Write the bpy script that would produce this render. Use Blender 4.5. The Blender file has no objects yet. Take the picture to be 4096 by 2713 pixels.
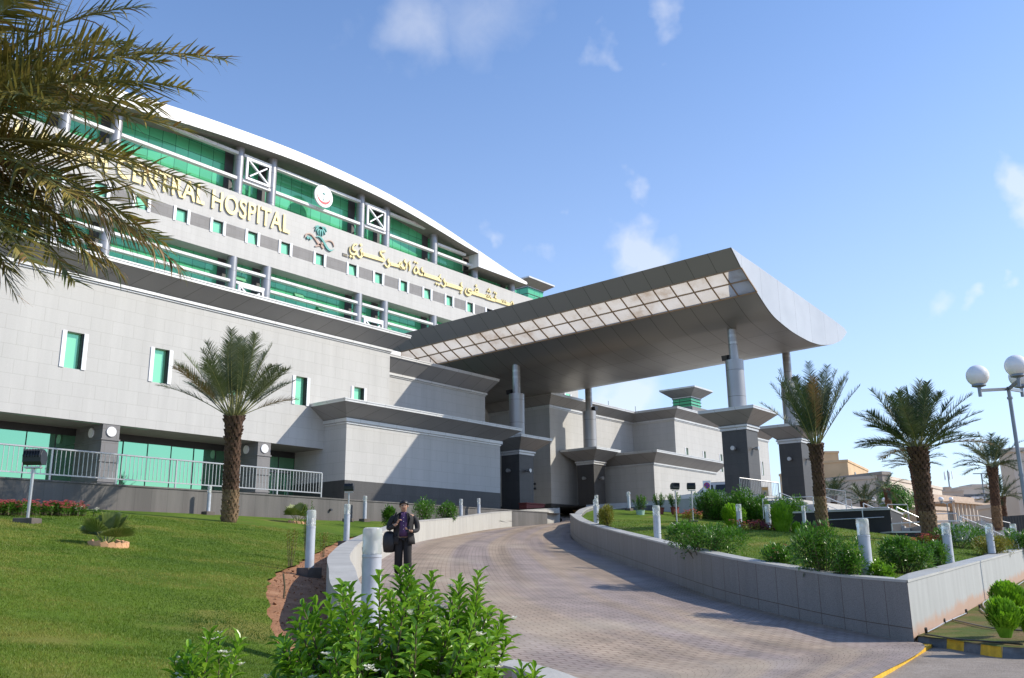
import bpy, bmesh, math, random
import numpy as np
from mathutils import Vector, Matrix, geometry
random.seed(7)
R = math.radians
scene = bpy.context.scene
col = scene.collection

# ------------------------------------------------------------------ camera geometry (measured from the photograph)
FPX = 3600.0
YAW, PITCH, ROLL = -0.8988393821587439, 0.24744695197199498, -0.011836614604570297
CX, CY = 2048.0, 1356.5
_fwd = Vector((-math.sin(YAW)*math.cos(PITCH), math.cos(YAW)*math.cos(PITCH), math.sin(PITCH)))
_right = Vector((math.cos(YAW), math.sin(YAW), 0)); _up = _right.cross(_fwd)
_r2 = _right*math.cos(ROLL)+_up*math.sin(ROLL); _u2 = -_right*math.sin(ROLL)+_up*math.cos(ROLL)
def ray(x, y): return _r2*((x-CX)/FPX)-_u2*((y-CY)/FPX)+_fwd
def onY(x, y, v): d = ray(x, y); return d*(v/d.y)
def onX(x, y, v): d = ray(x, y); return d*(v/d.x)
def onZ(x, y, v): d = ray(x, y); return d*(v/d.z)
def dep(x, y, v): return ray(x, y)*v
K = 4096/2367.0                      # photo thumbnail px -> full px
def dd(x, y, v): return dep(x*K, y*K, v)

# ------------------------------------------------------------------ materials
MATS = {}
def nmat(name):
    m = bpy.data.materials.new(name); m.use_nodes = True
    nt = m.node_tree; b = nt.nodes['Principled BSDF']; MATS[name] = m
    return m, nt, b
def N(nt, t, **kw):
    n = nt.nodes.new(t)
    for k, v in kw.items():
        if k.startswith('_'): n.inputs[k[1:].replace('_', ' ')].default_value = v
        else: setattr(n, k, v)
    return n
def mixc(nt, fac, a, b, mode='MIX'):
    n = nt.nodes.new('ShaderNodeMix'); n.data_type = 'RGBA'; n.blend_type = mode
    for s, v in ((0, fac), (6, a), (7, b)):
        if hasattr(v, 'is_linked') or hasattr(v, 'links'): nt.links.new(v, n.inputs[s])
        else: n.inputs[s].default_value = v if s == 0 else (tuple(v)+(1,))[:4]
    return n.outputs[2]
def pos(nt): return nt.nodes.new('ShaderNodeNewGeometry').outputs['Position']
def noise(nt, vec, scale, detail=4, rough=.55):
    n = N(nt, 'ShaderNodeTexNoise'); n.inputs['Scale'].default_value = scale
    n.inputs['Detail'].default_value = detail; n.inputs['Roughness'].default_value = rough
    nt.links.new(vec, n.inputs['Vector']); return n.outputs['Fac']
def ramp(nt, fac, stops):
    n = nt.nodes.new('ShaderNodeValToRGB'); e = n.color_ramp.elements
    while len(e) < len(stops): e.new(0.5)
    for i, (p, c) in enumerate(stops):
        e[i].position = p; e[i].color = (tuple(c)+(1,))[:4] if not isinstance(c, (int, float)) else (c, c, c, 1)
    nt.links.new(fac, n.inputs[0]); return n.outputs['Color']
def bump(nt, b, h, strength=.3, dist=.02):
    n = nt.nodes.new('ShaderNodeBump'); n.inputs['Strength'].default_value = strength
    n.inputs['Distance'].default_value = dist
    nt.links.new(h, n.inputs['Height']); nt.links.new(n.outputs[0], b.inputs['Normal'])
def simple(name, c, rough=.6, metal=0, var=.12, scale=3.0, spec=.5, bmp=0):
    m, nt, b = nmat(name)
    g = pos(nt)
    f = noise(nt, g, scale)
    f = ramp(nt, f, [(.3, 1-var), (.7, 1+var*.6)])
    o = mixc(nt, 1.0, c, f, 'MULTIPLY')
    nt.links.new(o, b.inputs['Base Color'])
    b.inputs['Roughness'].default_value = rough; b.inputs['Metallic'].default_value = metal
    b.inputs['Specular IOR Level'].default_value = spec
    if bmp: bump(nt, b, noise(nt, g, scale*12), bmp)
    return m
def wallvec(nt):
    # (x + y, z) works for every wall that runs along x or y
    g = pos(nt); s = N(nt, 'ShaderNodeSeparateXYZ'); nt.links.new(g, s.inputs[0])
    a = N(nt, 'ShaderNodeMath', operation='ADD'); nt.links.new(s.outputs[0], a.inputs[0]); nt.links.new(s.outputs[1], a.inputs[1])
    c = N(nt, 'ShaderNodeCombineXYZ'); nt.links.new(a.outputs[0], c.inputs[0]); nt.links.new(s.outputs[2], c.inputs[1])
    return c.outputs[0], g
def stone(name, c1, c2, cm, bw=.92, bh=.56, mortar=.012, speck=.1, rough=.55, zoff=0.0, streak=.12):
    m, nt, b = nmat(name)
    v, g = wallvec(nt)
    mp = N(nt, 'ShaderNodeMapping'); mp.inputs['Location'].default_value = (0, zoff, 0)
    nt.links.new(v, mp.inputs['Vector'])
    br = N(nt, 'ShaderNodeTexBrick', offset=.5, squash=1)
    br.inputs['Scale'].default_value = 1; br.inputs['Brick Width'].default_value = bw
    br.inputs['Row Height'].default_value = bh; br.inputs['Mortar Size'].default_value = mortar
    br.inputs['Mortar Smooth'].default_value = .2; br.inputs['Bias'].default_value = 0
    br.inputs['Color1'].default_value = c1+(1,); br.inputs['Color2'].default_value = c2+(1,); br.inputs['Mortar'].default_value = cm+(1,)
    nt.links.new(mp.outputs[0], br.inputs['Vector'])
    sp = ramp(nt, noise(nt, g, 55, 2), [(.3, 1-speck), (.7, 1+speck)])
    o = mixc(nt, 1.0, br.outputs['Color'], sp, 'MULTIPLY')
    # rain streaks: noise stretched along z
    mp2 = N(nt, 'ShaderNodeMapping'); mp2.inputs['Scale'].default_value = (1.6, 1.6, .12); nt.links.new(g, mp2.inputs['Vector'])
    st = ramp(nt, noise(nt, mp2.outputs[0], 1.2, 5), [(.35, 1-streak), (.65, 1.0+streak*.3)])
    o = mixc(nt, 1.0, o, st, 'MULTIPLY')
    nt.links.new(o, b.inputs['Base Color']); b.inputs['Roughness'].default_value = rough
    bump(nt, b, br.outputs['Fac'], -.15, .01)
    return m
stone('light_stone', (.445, .438, .418), (.462, .455, .435), (.355, .345, .32), mortar=.008, streak=.07, speck=.07)
stone('dark_stone', (.055, .053, .052), (.066, .063, .061), (.04, .036, .033), bw=.9, bh=.6, mortar=.006, speck=.25, rough=.5)
stone('strip_stone', (.155, .15, .15), (.18, .175, .175), (.12, .11, .10), bw=.9, bh=.56, mortar=.01)
stone('wall_granite', (.235, .23, .22), (.25, .245, .235), (.15, .12, .09), bw=.62, bh=5.0, mortar=.012, speck=.3, rough=.5, streak=.3)
stone('base_stone', (.115, .108, .10), (.13, .12, .112), (.08, .075, .07), bw=.6, bh=1.4, mortar=.008, speck=.25, rough=.6, streak=.35)
stone('pillar_side', (.055, .053, .052), (.066, .063, .061), (.04, .036, .033), bw=.9, bh=.6, mortar=.006, speck=.2, rough=.35)
def panel(name, c, rough, metal, w, h, joint=.012, var=.06, dirt=.0):
    m, nt, b = nmat(name)
    v, g = wallvec(nt)
    br = N(nt, 'ShaderNodeTexBrick', offset=0, squash=1)
    br.inputs['Scale'].default_value = 1; br.inputs['Brick Width'].default_value = w
    br.inputs['Row Height'].default_value = h; br.inputs['Mortar Size'].default_value = joint
    br.inputs['Mortar Smooth'].default_value = .1
    k = 1-var
    br.inputs['Color1'].default_value = c+(1,); br.inputs['Color2'].default_value = (c[0]*k, c[1]*k, c[2]*k, 1)
    br.inputs['Mortar'].default_value = (c[0]*.35, c[1]*.33, c[2]*.3, 1)
    nt.links.new(v, br.inputs['Vector'])
    f = ramp(nt, noise(nt, g, .7, 5), [(.3, 1-.1-dirt), (.7, 1.03)])
    nt.links.new(mixc(nt, 1.0, br.outputs['Color'], f, 'MULTIPLY'), b.inputs['Base Color'])
    b.inputs['Roughness'].default_value = rough; b.inputs['Metallic'].default_value = metal
    return m
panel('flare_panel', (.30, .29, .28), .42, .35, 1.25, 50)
panel('fascia_metal', (.58, .58, .57), .4, .3, 1.25, 50, joint=.008)
panel('white_panel', (.80, .80, .80), .45, 0, 1.3, 50, joint=.01, var=.03)
panel('ledge_panel', (.70, .70, .69), .45, .0, 1.3, 50, joint=.012)
panel('column_metal', (.36, .36, .37), .36, .4, 90, 1.55, joint=.012)
panel('canopy_end', (.50, .50, .49), .35, .35, 2.4, 60, joint=.012)
simple('white_frame', (.78, .79, .82), .5, 0, .06)
simple('dark_frame', (.03, .03, .03), .5)
simple('dark_metal', (.035, .04, .05), .45, .2)
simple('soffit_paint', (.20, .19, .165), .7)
simple('rail_metal', (.44, .44, .44), .35, .6, .1, 2)
simple('grey_rail', (.46, .47, .48), .35, .7, .1, 2)
simple('gold_letter', (.72, .60, .28), .4, .15, .1)
simple('gold_dark', (.40, .30, .12), .6, .1)
simple('teal_paint', (.06, .33, .30), .5)
simple('tan_paint', (.42, .28, .22), .5)
simple('red_paint', (.55, .05, .06), .5)
simple('white_paint', (.8, .8, .8), .5, 0, .04)
simple('concrete', (.38, .37, .345), .75, 0, .18, 1.6, bmp=.3)
simple('concrete_dark', (.12, .10, .085), .85, 0, .3, 4, bmp=.3)
simple('bollard_body', (.46, .48, .52), .45, .1, .15, 6)

simple('black_stone', (.014, .013, .013), .7, 0, .3, 3)
simple('black_plastic', (.02, .02, .022), .35)
simple('brick_orange', (.62, .34, .18), .85, 0, .15, 8)
simple('planter_red', (.22, .05, .04), .7)
simple('bench_wood', (.50, .30, .13), .7)

def glass_green(name, base, rough, metal, var):
    m, nt, b = nmat(name)
    v, g = wallvec(nt)
    br = N(nt, 'ShaderNodeTexBrick', offset=0, squash=1)
    br.inputs['Scale'].default_value = 1; br.inputs['Brick Width'].default_value = 1.28
    br.inputs['Row Height'].default_value = 1.12; br.inputs['Mortar Size'].default_value = .02; br.inputs['Mortar Smooth'].default_value = 0
    k = 1-var
    br.inputs['Color1'].default_value = base+(1,); br.inputs['Color2'].default_value = (base[0]*k, base[1]*k, base[2]*k, 1)
    br.inputs['Mortar'].default_value = (.01, .06, .035, 1)
    nt.links.new(v, br.inputs['Vector'])
    nt.links.new(br.outputs['Color'], b.inputs['Base Color'])
    b.inputs['Roughness'].default_value = rough; b.inputs['Metallic'].default_value = metal
    return m
glass_green('curtain_glass', (.12, .54, .28), .1, .2, .22)
def plain_glass(name, base, rough, metal):
    m, nt, b = nmat(name)
    b.inputs['Base Color'].default_value = base+(1,); b.inputs['Roughness'].default_value = rough; b.inputs['Metallic'].default_value = metal
    g = pos(nt); bump(nt, b, noise(nt, g, .35, 2), .02, .05)
    return m
plain_glass('mirror_green', (.25, .54, .33), .02, .93)
plain_glass('window_green', (.28, .72, .42), .05, .35)
plain_glass('window_dark', (.05, .07, .08), .05, .6)

# canopy underside: brushed satin panels with joints along x
def canopy_mat():
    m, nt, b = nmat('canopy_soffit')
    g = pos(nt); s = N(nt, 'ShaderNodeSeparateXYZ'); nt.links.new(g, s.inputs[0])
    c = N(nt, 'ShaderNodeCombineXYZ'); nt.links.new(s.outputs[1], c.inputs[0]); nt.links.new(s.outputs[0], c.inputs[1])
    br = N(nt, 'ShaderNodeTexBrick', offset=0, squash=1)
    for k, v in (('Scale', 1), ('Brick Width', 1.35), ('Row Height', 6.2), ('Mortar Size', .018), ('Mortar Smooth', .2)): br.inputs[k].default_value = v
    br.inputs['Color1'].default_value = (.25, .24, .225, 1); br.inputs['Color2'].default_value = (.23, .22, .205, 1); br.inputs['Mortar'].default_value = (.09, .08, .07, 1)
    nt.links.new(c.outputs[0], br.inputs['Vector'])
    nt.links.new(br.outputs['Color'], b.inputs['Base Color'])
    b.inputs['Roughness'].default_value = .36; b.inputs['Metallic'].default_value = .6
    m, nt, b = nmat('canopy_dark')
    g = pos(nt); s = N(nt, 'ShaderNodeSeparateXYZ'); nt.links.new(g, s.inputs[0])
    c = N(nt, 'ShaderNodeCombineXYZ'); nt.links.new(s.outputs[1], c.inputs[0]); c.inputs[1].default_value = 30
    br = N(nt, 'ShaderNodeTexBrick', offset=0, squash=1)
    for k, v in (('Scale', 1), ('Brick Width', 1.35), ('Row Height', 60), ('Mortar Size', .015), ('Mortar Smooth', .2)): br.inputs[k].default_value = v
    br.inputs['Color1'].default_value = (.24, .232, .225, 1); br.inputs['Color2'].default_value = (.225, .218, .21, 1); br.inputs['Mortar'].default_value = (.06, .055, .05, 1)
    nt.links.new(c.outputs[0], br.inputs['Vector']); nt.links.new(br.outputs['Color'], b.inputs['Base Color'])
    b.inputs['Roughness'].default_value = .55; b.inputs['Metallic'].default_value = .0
    m, nt, b = nmat('skylight_panel')
    g = pos(nt)
    f = noise(nt, g, .55, 6, .65)
    o = ramp(nt, f, [(.28, (.40, .31, .23)), (.46, (.60, .55, .49)), (.75, (.70, .67, .63))])
    nt.links.new(o, b.inputs['Base Color']); b.inputs['Roughness'].default_value = .5
    tr = N(nt, 'ShaderNodeBsdfTranslucent'); nt.links.new(o, tr.inputs['Color'])
    mx = N(nt, 'ShaderNodeMixShader'); mx.inputs[0].default_value = .6
    nt.links.new(b.outputs[0], mx.inputs[1]); nt.links.new(tr.outputs[0], mx.inputs[2])
    nt.links.new(mx.outputs[0], nt.nodes['Material Output'].inputs['Surface'])
canopy_mat()

# ------------------------------------------------------------------ object helpers
def children(o): return [c for c in bpy.data.objects if c.parent == o]
def meta(o, label=None, cat=None, group=None, kind=None):
    if label: o['label'] = label
    if cat: o['category'] = cat
    if group: o['group'] = group
    if kind: o['kind'] = kind
    return o
def thing(name, loc, label, cat, group=None):
    o = bpy.data.objects.new(name, None); o.empty_display_size = .3; col.objects.link(o); o.location = loc
    return meta(o, label, cat, group)
def wpos(o):
    p = Vector((0, 0, 0))
    while o is not None: p = p+Vector(o.location); o = o.parent
    return p
class MB:
    def __init__(s): s.v = []; s.f = []; s.mi = []; s.mats = []; s.m = 0
    def use(s, mat):
        if mat not in s.mats: s.mats.append(mat)
        s.m = s.mats.index(mat); return s
    def add(s, vs, fs):
        o = len(s.v); s.v += [tuple(v) for v in vs]
        for f in fs: s.f.append(tuple(i+o for i in f)); s.mi.append(s.m)
        return s
    def box(s, a, b):
        x0, y0, z0 = a; x1, y1, z1 = b
        return s.add([(x0,y0,z0),(x1,y0,z0),(x1,y1,z0),(x0,y1,z0),(x0,y0,z1),(x1,y0,z1),(x1,y1,z1),(x0,y1,z1)],
                     [(0,3,2,1),(4,5,6,7),(0,1,5,4),(1,2,6,5),(2,3,7,6),(3,0,4,7)])
    def obox(s, c, ax, ay, az):
        # oriented box: centre, half-axis vectors
        c = Vector(c); vs = []
        for k in (-1, 1):
            for i, j in ((-1,-1),(1,-1),(1,1),(-1,1)): vs.append(c+ax*i+ay*j+az*k)
        return s.add(vs, [(0,3,2,1),(4,5,6,7),(0,1,5,4),(1,2,6,5),(2,3,7,6),(3,0,4,7)])
    def bar(s, p, q, w, h=None, up=Vector((0,0,1))):
        p, q = Vector(p), Vector(q); d = q-p; L = d.length; d = d/L
        x = d.cross(up)
        if x.length < 1e-4: x = Vector((1,0,0))
        x.normalize(); z = x.cross(d)
        return s.obox((p+q)/2, d*(L/2), x*(w/2), z*((h or w)/2))
    def cyl(s, p, q, r0, r1=None, n=16, cap=True):
        p, q = Vector(p), Vector(q); r1 = r0 if r1 is None else r1
        d = (q-p).normalized(); x = d.orthogonal().normalized(); y = d.cross(x)
        vs = []
        for c, r in ((p, r0), (q, r1)):
            for i in range(n):
                a = 2*math.pi*i/n; vs.append(c+x*(r*math.cos(a))+y*(r*math.sin(a)))
        fs = [(i, (i+1) % n, n+(i+1) % n, n+i) for i in range(n)]
        if cap: fs += [tuple(range(n-1, -1, -1)), tuple(range(n, 2*n))]
        return s.add(vs, fs)
    def tube(s, pts, r, n=8, cap=True):
        pts = [Vector(p) for p in pts]; rs = r if isinstance(r, (list, tuple)) else [r]*len(pts)
        vs = []; x = None
        for i, p in enumerate(pts):
            d = (pts[min(i+1, len(pts)-1)]-pts[max(i-1, 0)]).normalized()
            if x is None: x = d.orthogonal().normalized()
            x = (x-d*x.dot(d)).normalized(); y = d.cross(x)
            for k in range(n):
                a = 2*math.pi*k/n; vs.append(p+(x*math.cos(a)+y*math.sin(a))*rs[i])
        fs = []
        for i in range(len(pts)-1):
            for k in range(n): fs.append((i*n+k, i*n+(k+1) % n, (i+1)*n+(k+1) % n, (i+1)*n+k))
        if cap: fs += [tuple(range(n-1, -1, -1)), tuple(range((len(pts)-1)*n, len(pts)*n))]
        return s.add(vs, fs)
    def lathe(s, c, prof, n=20):
        c = Vector(c); vs = []
        for r, z in prof:
            for i in range(n):
                a = 2*math.pi*i/n; vs.append(c+Vector((r*math.cos(a), r*math.sin(a), z)))
        fs = [(j*n+i, j*n+(i+1) % n, (j+1)*n+(i+1) % n, (j+1)*n+i) for j in range(len(prof)-1) for i in range(n)]
        fs += [tuple(range(n-1, -1, -1)), tuple(range((len(prof)-1)*n, len(prof)*n))]
        return s.add(vs, fs)
    def quad(s, a, b, c, d): return s.add([a, b, c, d], [(0, 1, 2, 3)])
    def build(s, name, mat=None, parent=None, smooth=False, label=None, bevel=0):
        me = bpy.data.meshes.new(name)
        off = wpos(parent) if parent is not None else Vector((0, 0, 0))
        if parent is None and s.v:
            a = np.array(s.v); off = Vector(((a[:,0].min()+a[:,0].max())/2, (a[:,1].min()+a[:,1].max())/2, a[:,2].min()))
        me.from_pydata([(v[0]-off.x, v[1]-off.y, v[2]-off.z) for v in s.v], [], s.f)
        ms = s.mats if s.mats else [mat]
        for m_ in ms: me.materials.append(MATS[m_])
        if len(ms) > 1: me.polygons.foreach_set('material_index', s.mi)
        if smooth: me.polygons.foreach_set('use_smooth', [True]*len(me.polygons))
        me.update()
        o = bpy.data.objects.new(name, me); col.objects.link(o)
        if parent is not None: o.parent = parent
        else: o.location = off
        if smooth == 'auto' or smooth is True:
            try: me.shade_smooth()
            except Exception: pass
        if smooth == 'auto':
            md = o.modifiers.new('es', 'EDGE_SPLIT'); md.split_angle = R(35)
        if bevel:
            md = o.modifiers.new('bv', 'BEVEL'); md.width = bevel; md.segments = 1; md.limit_method = 'ANGLE'
        if label: o['label'] = label
        return o
def copy_tree(o, parent=None):
    c = o.copy(); col.objects.link(c)
    if parent is not None: c.parent = parent
    for ch in children(o): copy_tree(ch, c)
    return c
def miter(poly, off, closed=False):
    # offset an open polyline (x,y) to its right-hand (outward) side
    out = []; n = len(poly)
    for i in range(n):
        p = Vector(poly[i])
        a = Vector(poly[i-1]) if (i > 0 or closed) else None
        b = Vector(poly[(i+1) % n]) if (i < n-1 or closed) else None
        ns = []
        for u, v in ((a, p), (p, b)):
            if u is None or v is None: continue
            d = (v-u).normalized(); ns.append(Vector((d.y, -d.x)))
        if len(ns) == 1: m = ns[0]
        else:
            m = (ns[0]+ns[1]); m = m/max(m.dot(ns[0]), .2)
        out.append(p+m*off)
    return out
def sweep(mb, poly, prof, closed=False, matseq=None):
    rows = [[(q.x, q.y, z) for q in miter(poly, o, closed)] for o, z in prof]
    n = len(poly); m = n if closed else n-1
    for j in range(len(prof)-1):
        if matseq: mb.use(matseq[j])
        for i in range(m):
            k = (i+1) % n
            mb.quad(rows[j][i], rows[j][k], rows[j+1][k], rows[j+1][i])
def cornice(parent, poly, zb, z1, z2, z3, e, closed=False):
    # band (two strips with a shadow gap), flared soffit, fascia and its drip edge
    mb = MB(); zm = zb+(z1-zb)*.32
    prof = [(0, zb), (.05, zb), (.05, zm-.015), (.02, zm-.012), (.02, zm+.012), (.11, zm+.015), (.11, z1), (.06, z1)]
    sweep(mb, poly, prof, closed); mb.build('band', 'fascia_metal', parent)
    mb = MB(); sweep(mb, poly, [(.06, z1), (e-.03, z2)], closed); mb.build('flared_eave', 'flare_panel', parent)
    zc = z2+(z3-z2)*.6
    mb = MB(); sweep(mb, poly, [(e-.03, z2), (e, z2), (e, zc), (e+.025, zc+.004), (e+.025, z3), (0, z3+.02)], closed)
    mb.build('fascia', 'fascia_metal', parent)
def holed_wall(mb, x0, x1, z0, z1, y, holes, depth, rmat=None):
    # front face at y with rectangular openings and reveals
    xs = sorted({x0, x1}|{h[0] for h in holes}|{h[1] for h in holes}); zs = sorted({z0, z1}|{h[2] for h in holes}|{h[3] for h in holes})
    for i in range(len(xs)-1):
        for j in range(len(zs)-1):
            cx, cz = (xs[i]+xs[i+1])/2, (zs[j]+zs[j+1])/2
            if any(h[0] < cx < h[1] and h[2] < cz < h[3] for h in holes): continue
            mb.quad((xs[i], y, zs[j]), (xs[i+1], y, zs[j]), (xs[i+1], y, zs[j+1]), (xs[i], y, zs[j+1]))
    for a, b, c, d in holes:
        mb.quad((a, y, c), (b, y, c), (b, y+depth, c), (a, y+depth, c)); mb.quad((a, y, d), (a, y+depth, d), (b, y+depth, d), (b, y, d))
        mb.quad((a, y, c), (a, y+depth, c), (a, y+depth, d), (a, y, d)); mb.quad((b, y, c), (b, y, d), (b, y+depth, d), (b, y+depth, c))
def wins(parent, wl, y, fw=.17, depth=.22, mat='window_green'):
    for a, b, c, d in wl:
        g = MB(); g.quad((a+fw, y+depth-.01, c), (b-fw, y+depth-.01, c), (b-fw, y+depth-.01, d), (a+fw, y+depth-.01, d))
        w = g.build('window', mat, parent)
        for u, v in ((a, a+fw), (b-fw, b)):
            fr = MB(); fr.box((u, y-.04, c), (v, y+.03, d)); fr.build('window_frame', 'white_frame', w)
        fr = MB(); fr.box((b-fw-.05, y+.03, c), (b-fw, y+depth, d)); fr.build('dark_jamb', 'dark_frame', w)

def uvslab(name, c1, c2, cm, w, h, speck, rough=.55, soilfoot=False, voff=0.0):
    # upright slabs laid out along the wall: object-space length is stored in a UV map by strip_wall
    m, nt, b = nmat(name); uv = N(nt, 'ShaderNodeUVMap'); g = pos(nt)
    br = N(nt, 'ShaderNodeTexBrick', offset=0, squash=1)
    for k, v in (('Scale', 1), ('Brick Width', w), ('Row Height', h), ('Mortar Size', .008), ('Mortar Smooth', .2)): br.inputs[k].default_value = v
    br.inputs['Color1'].default_value = c1+(1,); br.inputs['Color2'].default_value = c2+(1,); br.inputs['Mortar'].default_value = cm+(1,)
    mpv = N(nt, 'ShaderNodeMapping'); mpv.inputs['Location'].default_value = (0, voff, 0); nt.links.new(uv.outputs[0], mpv.inputs['Vector'])
    nt.links.new(mpv.outputs[0], br.inputs['Vector'])
    sp = ramp(nt, noise(nt, g, 70, 3, .7), [(.3, 1-speck), (.7, 1+speck)])
    o = mixc(nt, 1.0, br.outputs['Color'], sp, 'MULTIPLY')
    mp2 = N(nt, 'ShaderNodeMapping'); mp2.inputs['Scale'].default_value = (2.5, 2.5, .3); nt.links.new(g, mp2.inputs['Vector'])
    st = ramp(nt, noise(nt, mp2.outputs[0], 1.5, 6, .6), [(.3, .88), (.65, 1.05)])
    o = mixc(nt, 1.0, o, st, 'MULTIPLY')
    if soilfoot:
        s = N(nt, 'ShaderNodeSeparateXYZ'); nt.links.new(uv.outputs[0], s.inputs[0])
        a_ = N(nt, 'ShaderNodeMath', operation='MULTIPLY_ADD'); nt.links.new(noise(nt, g, 2.5, 5), a_.inputs[0]); a_.inputs[1].default_value = -.35; nt.links.new(s.outputs[1], a_.inputs[2])
        fm = ramp(nt, a_.outputs[0], [(.0, .75), (.14, 0)])
        o = mixc(nt, fm, o, (.42, .24, .15))
    nt.links.new(o, b.inputs['Base Color']); b.inputs['Roughness'].default_value = rough
    bump(nt, b, br.outputs['Fac'], -.2, .008)
uvslab('slab_granite', (.20, .195, .19), (.175, .17, .165), (.08, .055, .04), .62, .95, .38, voff=.73)
uvslab('concrete_wall', (.42, .405, .365), (.40, .385, .35), (.33, .28, .22), 1.2, 3, .12, .7)
uvslab('render_wall', (.37, .375, .365), (.355, .36, .35), (.26, .23, .19), 5.2, 3, .05, .7, True)
simple('coping_stone', (.42, .415, .39), .5, 0, .14, 1.5)

# ================================================================== HOSPITAL: left wing
def wing():
    t = thing('hospital_wing', (20, 35.4, 2.8), 'long pale stone wing with narrow green windows above the railed terrace', 'building')
    y, x0, x1 = 35.44, 2.0, 33.7
    wl = [(15.91, 16.95, 7.83, 9.31), (19.68, 20.72, 7.81, 9.31), (27.2, 28.25, 7.83, 9.25), (30.98, 32.04, 8.5, 9.27),
          (12.1, 13.14, 7.83, 9.31), (23.44, 24.48, 7.82, 9.28)]
    mb = MB(); holed_wall(mb, x0, x1, 5.8, 11.5, y, [(a+.17, b-.17, c, d) for a, b, c, d in wl], .25)
    mb.quad((x1, y, 5.8), (x1, 60, 5.8), (x1, 60, 11.5), (x1, y, 11.5))
    mb.quad((x0, y, 5.8), (x0, y, 11.5), (x0, 60, 11.5), (x0, 60, 5.8))
    mb.build('wall', 'light_stone', t)
    wins(t, wl, y, .17, .22)
    cornice(t, [(x0, 60), (x0, y), (x1, y), (x1, 60)][::1], 11.5, 11.7, 12.36, 12.54, .8)
    mb = MB(); mb.quad((x0-.7, y-.7, 12.5), (x1+.7, y-.7, 12.5), (x1+.7, 60, 12.5), (x0-.7, 60, 12.5)); mb.build('roof', 'concrete', t)
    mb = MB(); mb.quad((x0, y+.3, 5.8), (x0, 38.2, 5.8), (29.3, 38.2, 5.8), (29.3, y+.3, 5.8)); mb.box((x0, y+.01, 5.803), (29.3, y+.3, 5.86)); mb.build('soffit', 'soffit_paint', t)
    # recessed glass front: flat mirror panes with mullions
    yg = 37.7
    for a, b in ((2.0, 18.3), (18.9, 25.8), (26.3, 29.3)):
        g = MB(); n = max(1, round((b-a)/1.15)); 
        for i in range(n):
            u, v = a+(b-a)*i/n+.012, a+(b-a)*(i+1)/n-.012
            k = random.uniform(-.006, .006); k2 = random.uniform(-.008, .008); g.quad((u, yg+k, 2.86), (v, yg-k, 2.86), (v, yg-k+k2, 5.5), (u, yg+k+k2, 5.5))
        gl = g.build('glazing', 'mirror_green', t)
        f = MB()
        for i in range(n+1): f.box((a+(b-a)*i/n-.02, yg-.02, 2.86), (a+(b-a)*i/n+.02, yg+.03, 5.5))
        f.box((a, yg-.03, 5.5), (b, yg+.04, 5.8)); f.box((a, yg-.02, 2.8), (b, yg+.02, 2.87))
        f.build('mullions', 'dark_frame', gl)
    for cx, cw in ((18.3, .72), (25.78, .72)):
        c = MB().use('strip_stone'); c.box((cx-cw/2, y+.02, 2.7), (cx+cw/2, yg+.2, 5.8))
        for zz in (5.18, 4.3, 3.5): c.box((cx-cw/2-.04, y-.02, zz-.03), (cx+cw/2+.04, yg+.2, zz+.03))
        p = c.build('pillar', 'strip_stone', t)
        d = MB(); d.cyl((cx, y+.02, 5.5), (cx, y-.03, 5.5), .2, n=28); d.build('wall_light', 'white_paint', p)
        d = MB(); d.cyl((cx-cw/2, y+.9, 5.5), (cx-cw/2-.05, y+.9, 5.5), .2, n=28); d.build('wall_light', 'white_paint', p)
    # glazed doors at the right end of the terrace
    d = MB(); 
    for u in (27.1, 28.0, 28.9): d.box((u-.04, yg-.12, 2.8), (u+.04, yg-.04, 4.75))
    d.box((27.06, yg-.12, 4.7), (29.0, yg-.04, 4.8)); d.box((27.06, yg-.12, 2.8), (29.0, yg-.04, 2.95))
    d.build('door_frame', 'rail_metal', t)
    return t
wing()

def block(name, label, poly, z0, zb, z1, z2, z3, e, plinth, back=None):
    c = poly[1]
    t = thing(name, (poly[0][0], poly[0][1], z0), label, 'building')
    mb = MB(); sweep(mb, poly, [(0, plinth), (0, zb)]); mb.build('wall', 'light_stone', t)
    mb = MB(); sweep(mb, poly, [(.004, z0), (.004, plinth), (0, plinth+.001)]); mb.build('plinth', 'dark_stone', t)
    cornice(t, poly, zb, z1, z2, z3, e)
    mb = MB(); xs = [p[0] for p in poly]; ys = [p[1] for p in poly]
    q = miter(poly, e-.05)
    mb.add([(p.x, p.y, z3) for p in q], [tuple(range(len(q)))]); mb.build('roof', 'concrete', t)
    return t
block('stone_block', 'low stone block with flared cornice between the railed terrace and the canopy', [(29.29, 42), (29.29, 33.76), (41.18, 33.76), (41.18, 42)], 2.4, 6.92, 7.19, 7.81, 7.97, .95, 4.16)
t = block('stone_block', 'taller shaded stone block behind the low block, under the canopy edge', [(30, 50), (30, 38), (44.83, 38), (44.83, 50)], 2.5, 10.94, 11.15, 11.95, 12.12, .68, 4.1)
mb = MB(); mb.box((36.6, 38.6, 12.12), (37.6, 39.6, 12.75)); 
for i in range(4): mb.box((36.62, 38.58, 12.2+i*.13), (37.58, 38.6, 12.26+i*.13))
mb.build('air_unit', 'white_paint', t)
mb = MB(); mb.tube([(39.9, 38.3, 12.1), (39.9, 38.3, 12.75)], .012, 5); mb.tube([(39.82, 38.3, 12.55), (39.98, 38.3, 12.55)], .012, 5); mb.build('antenna', 'dark_metal', t)

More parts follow.
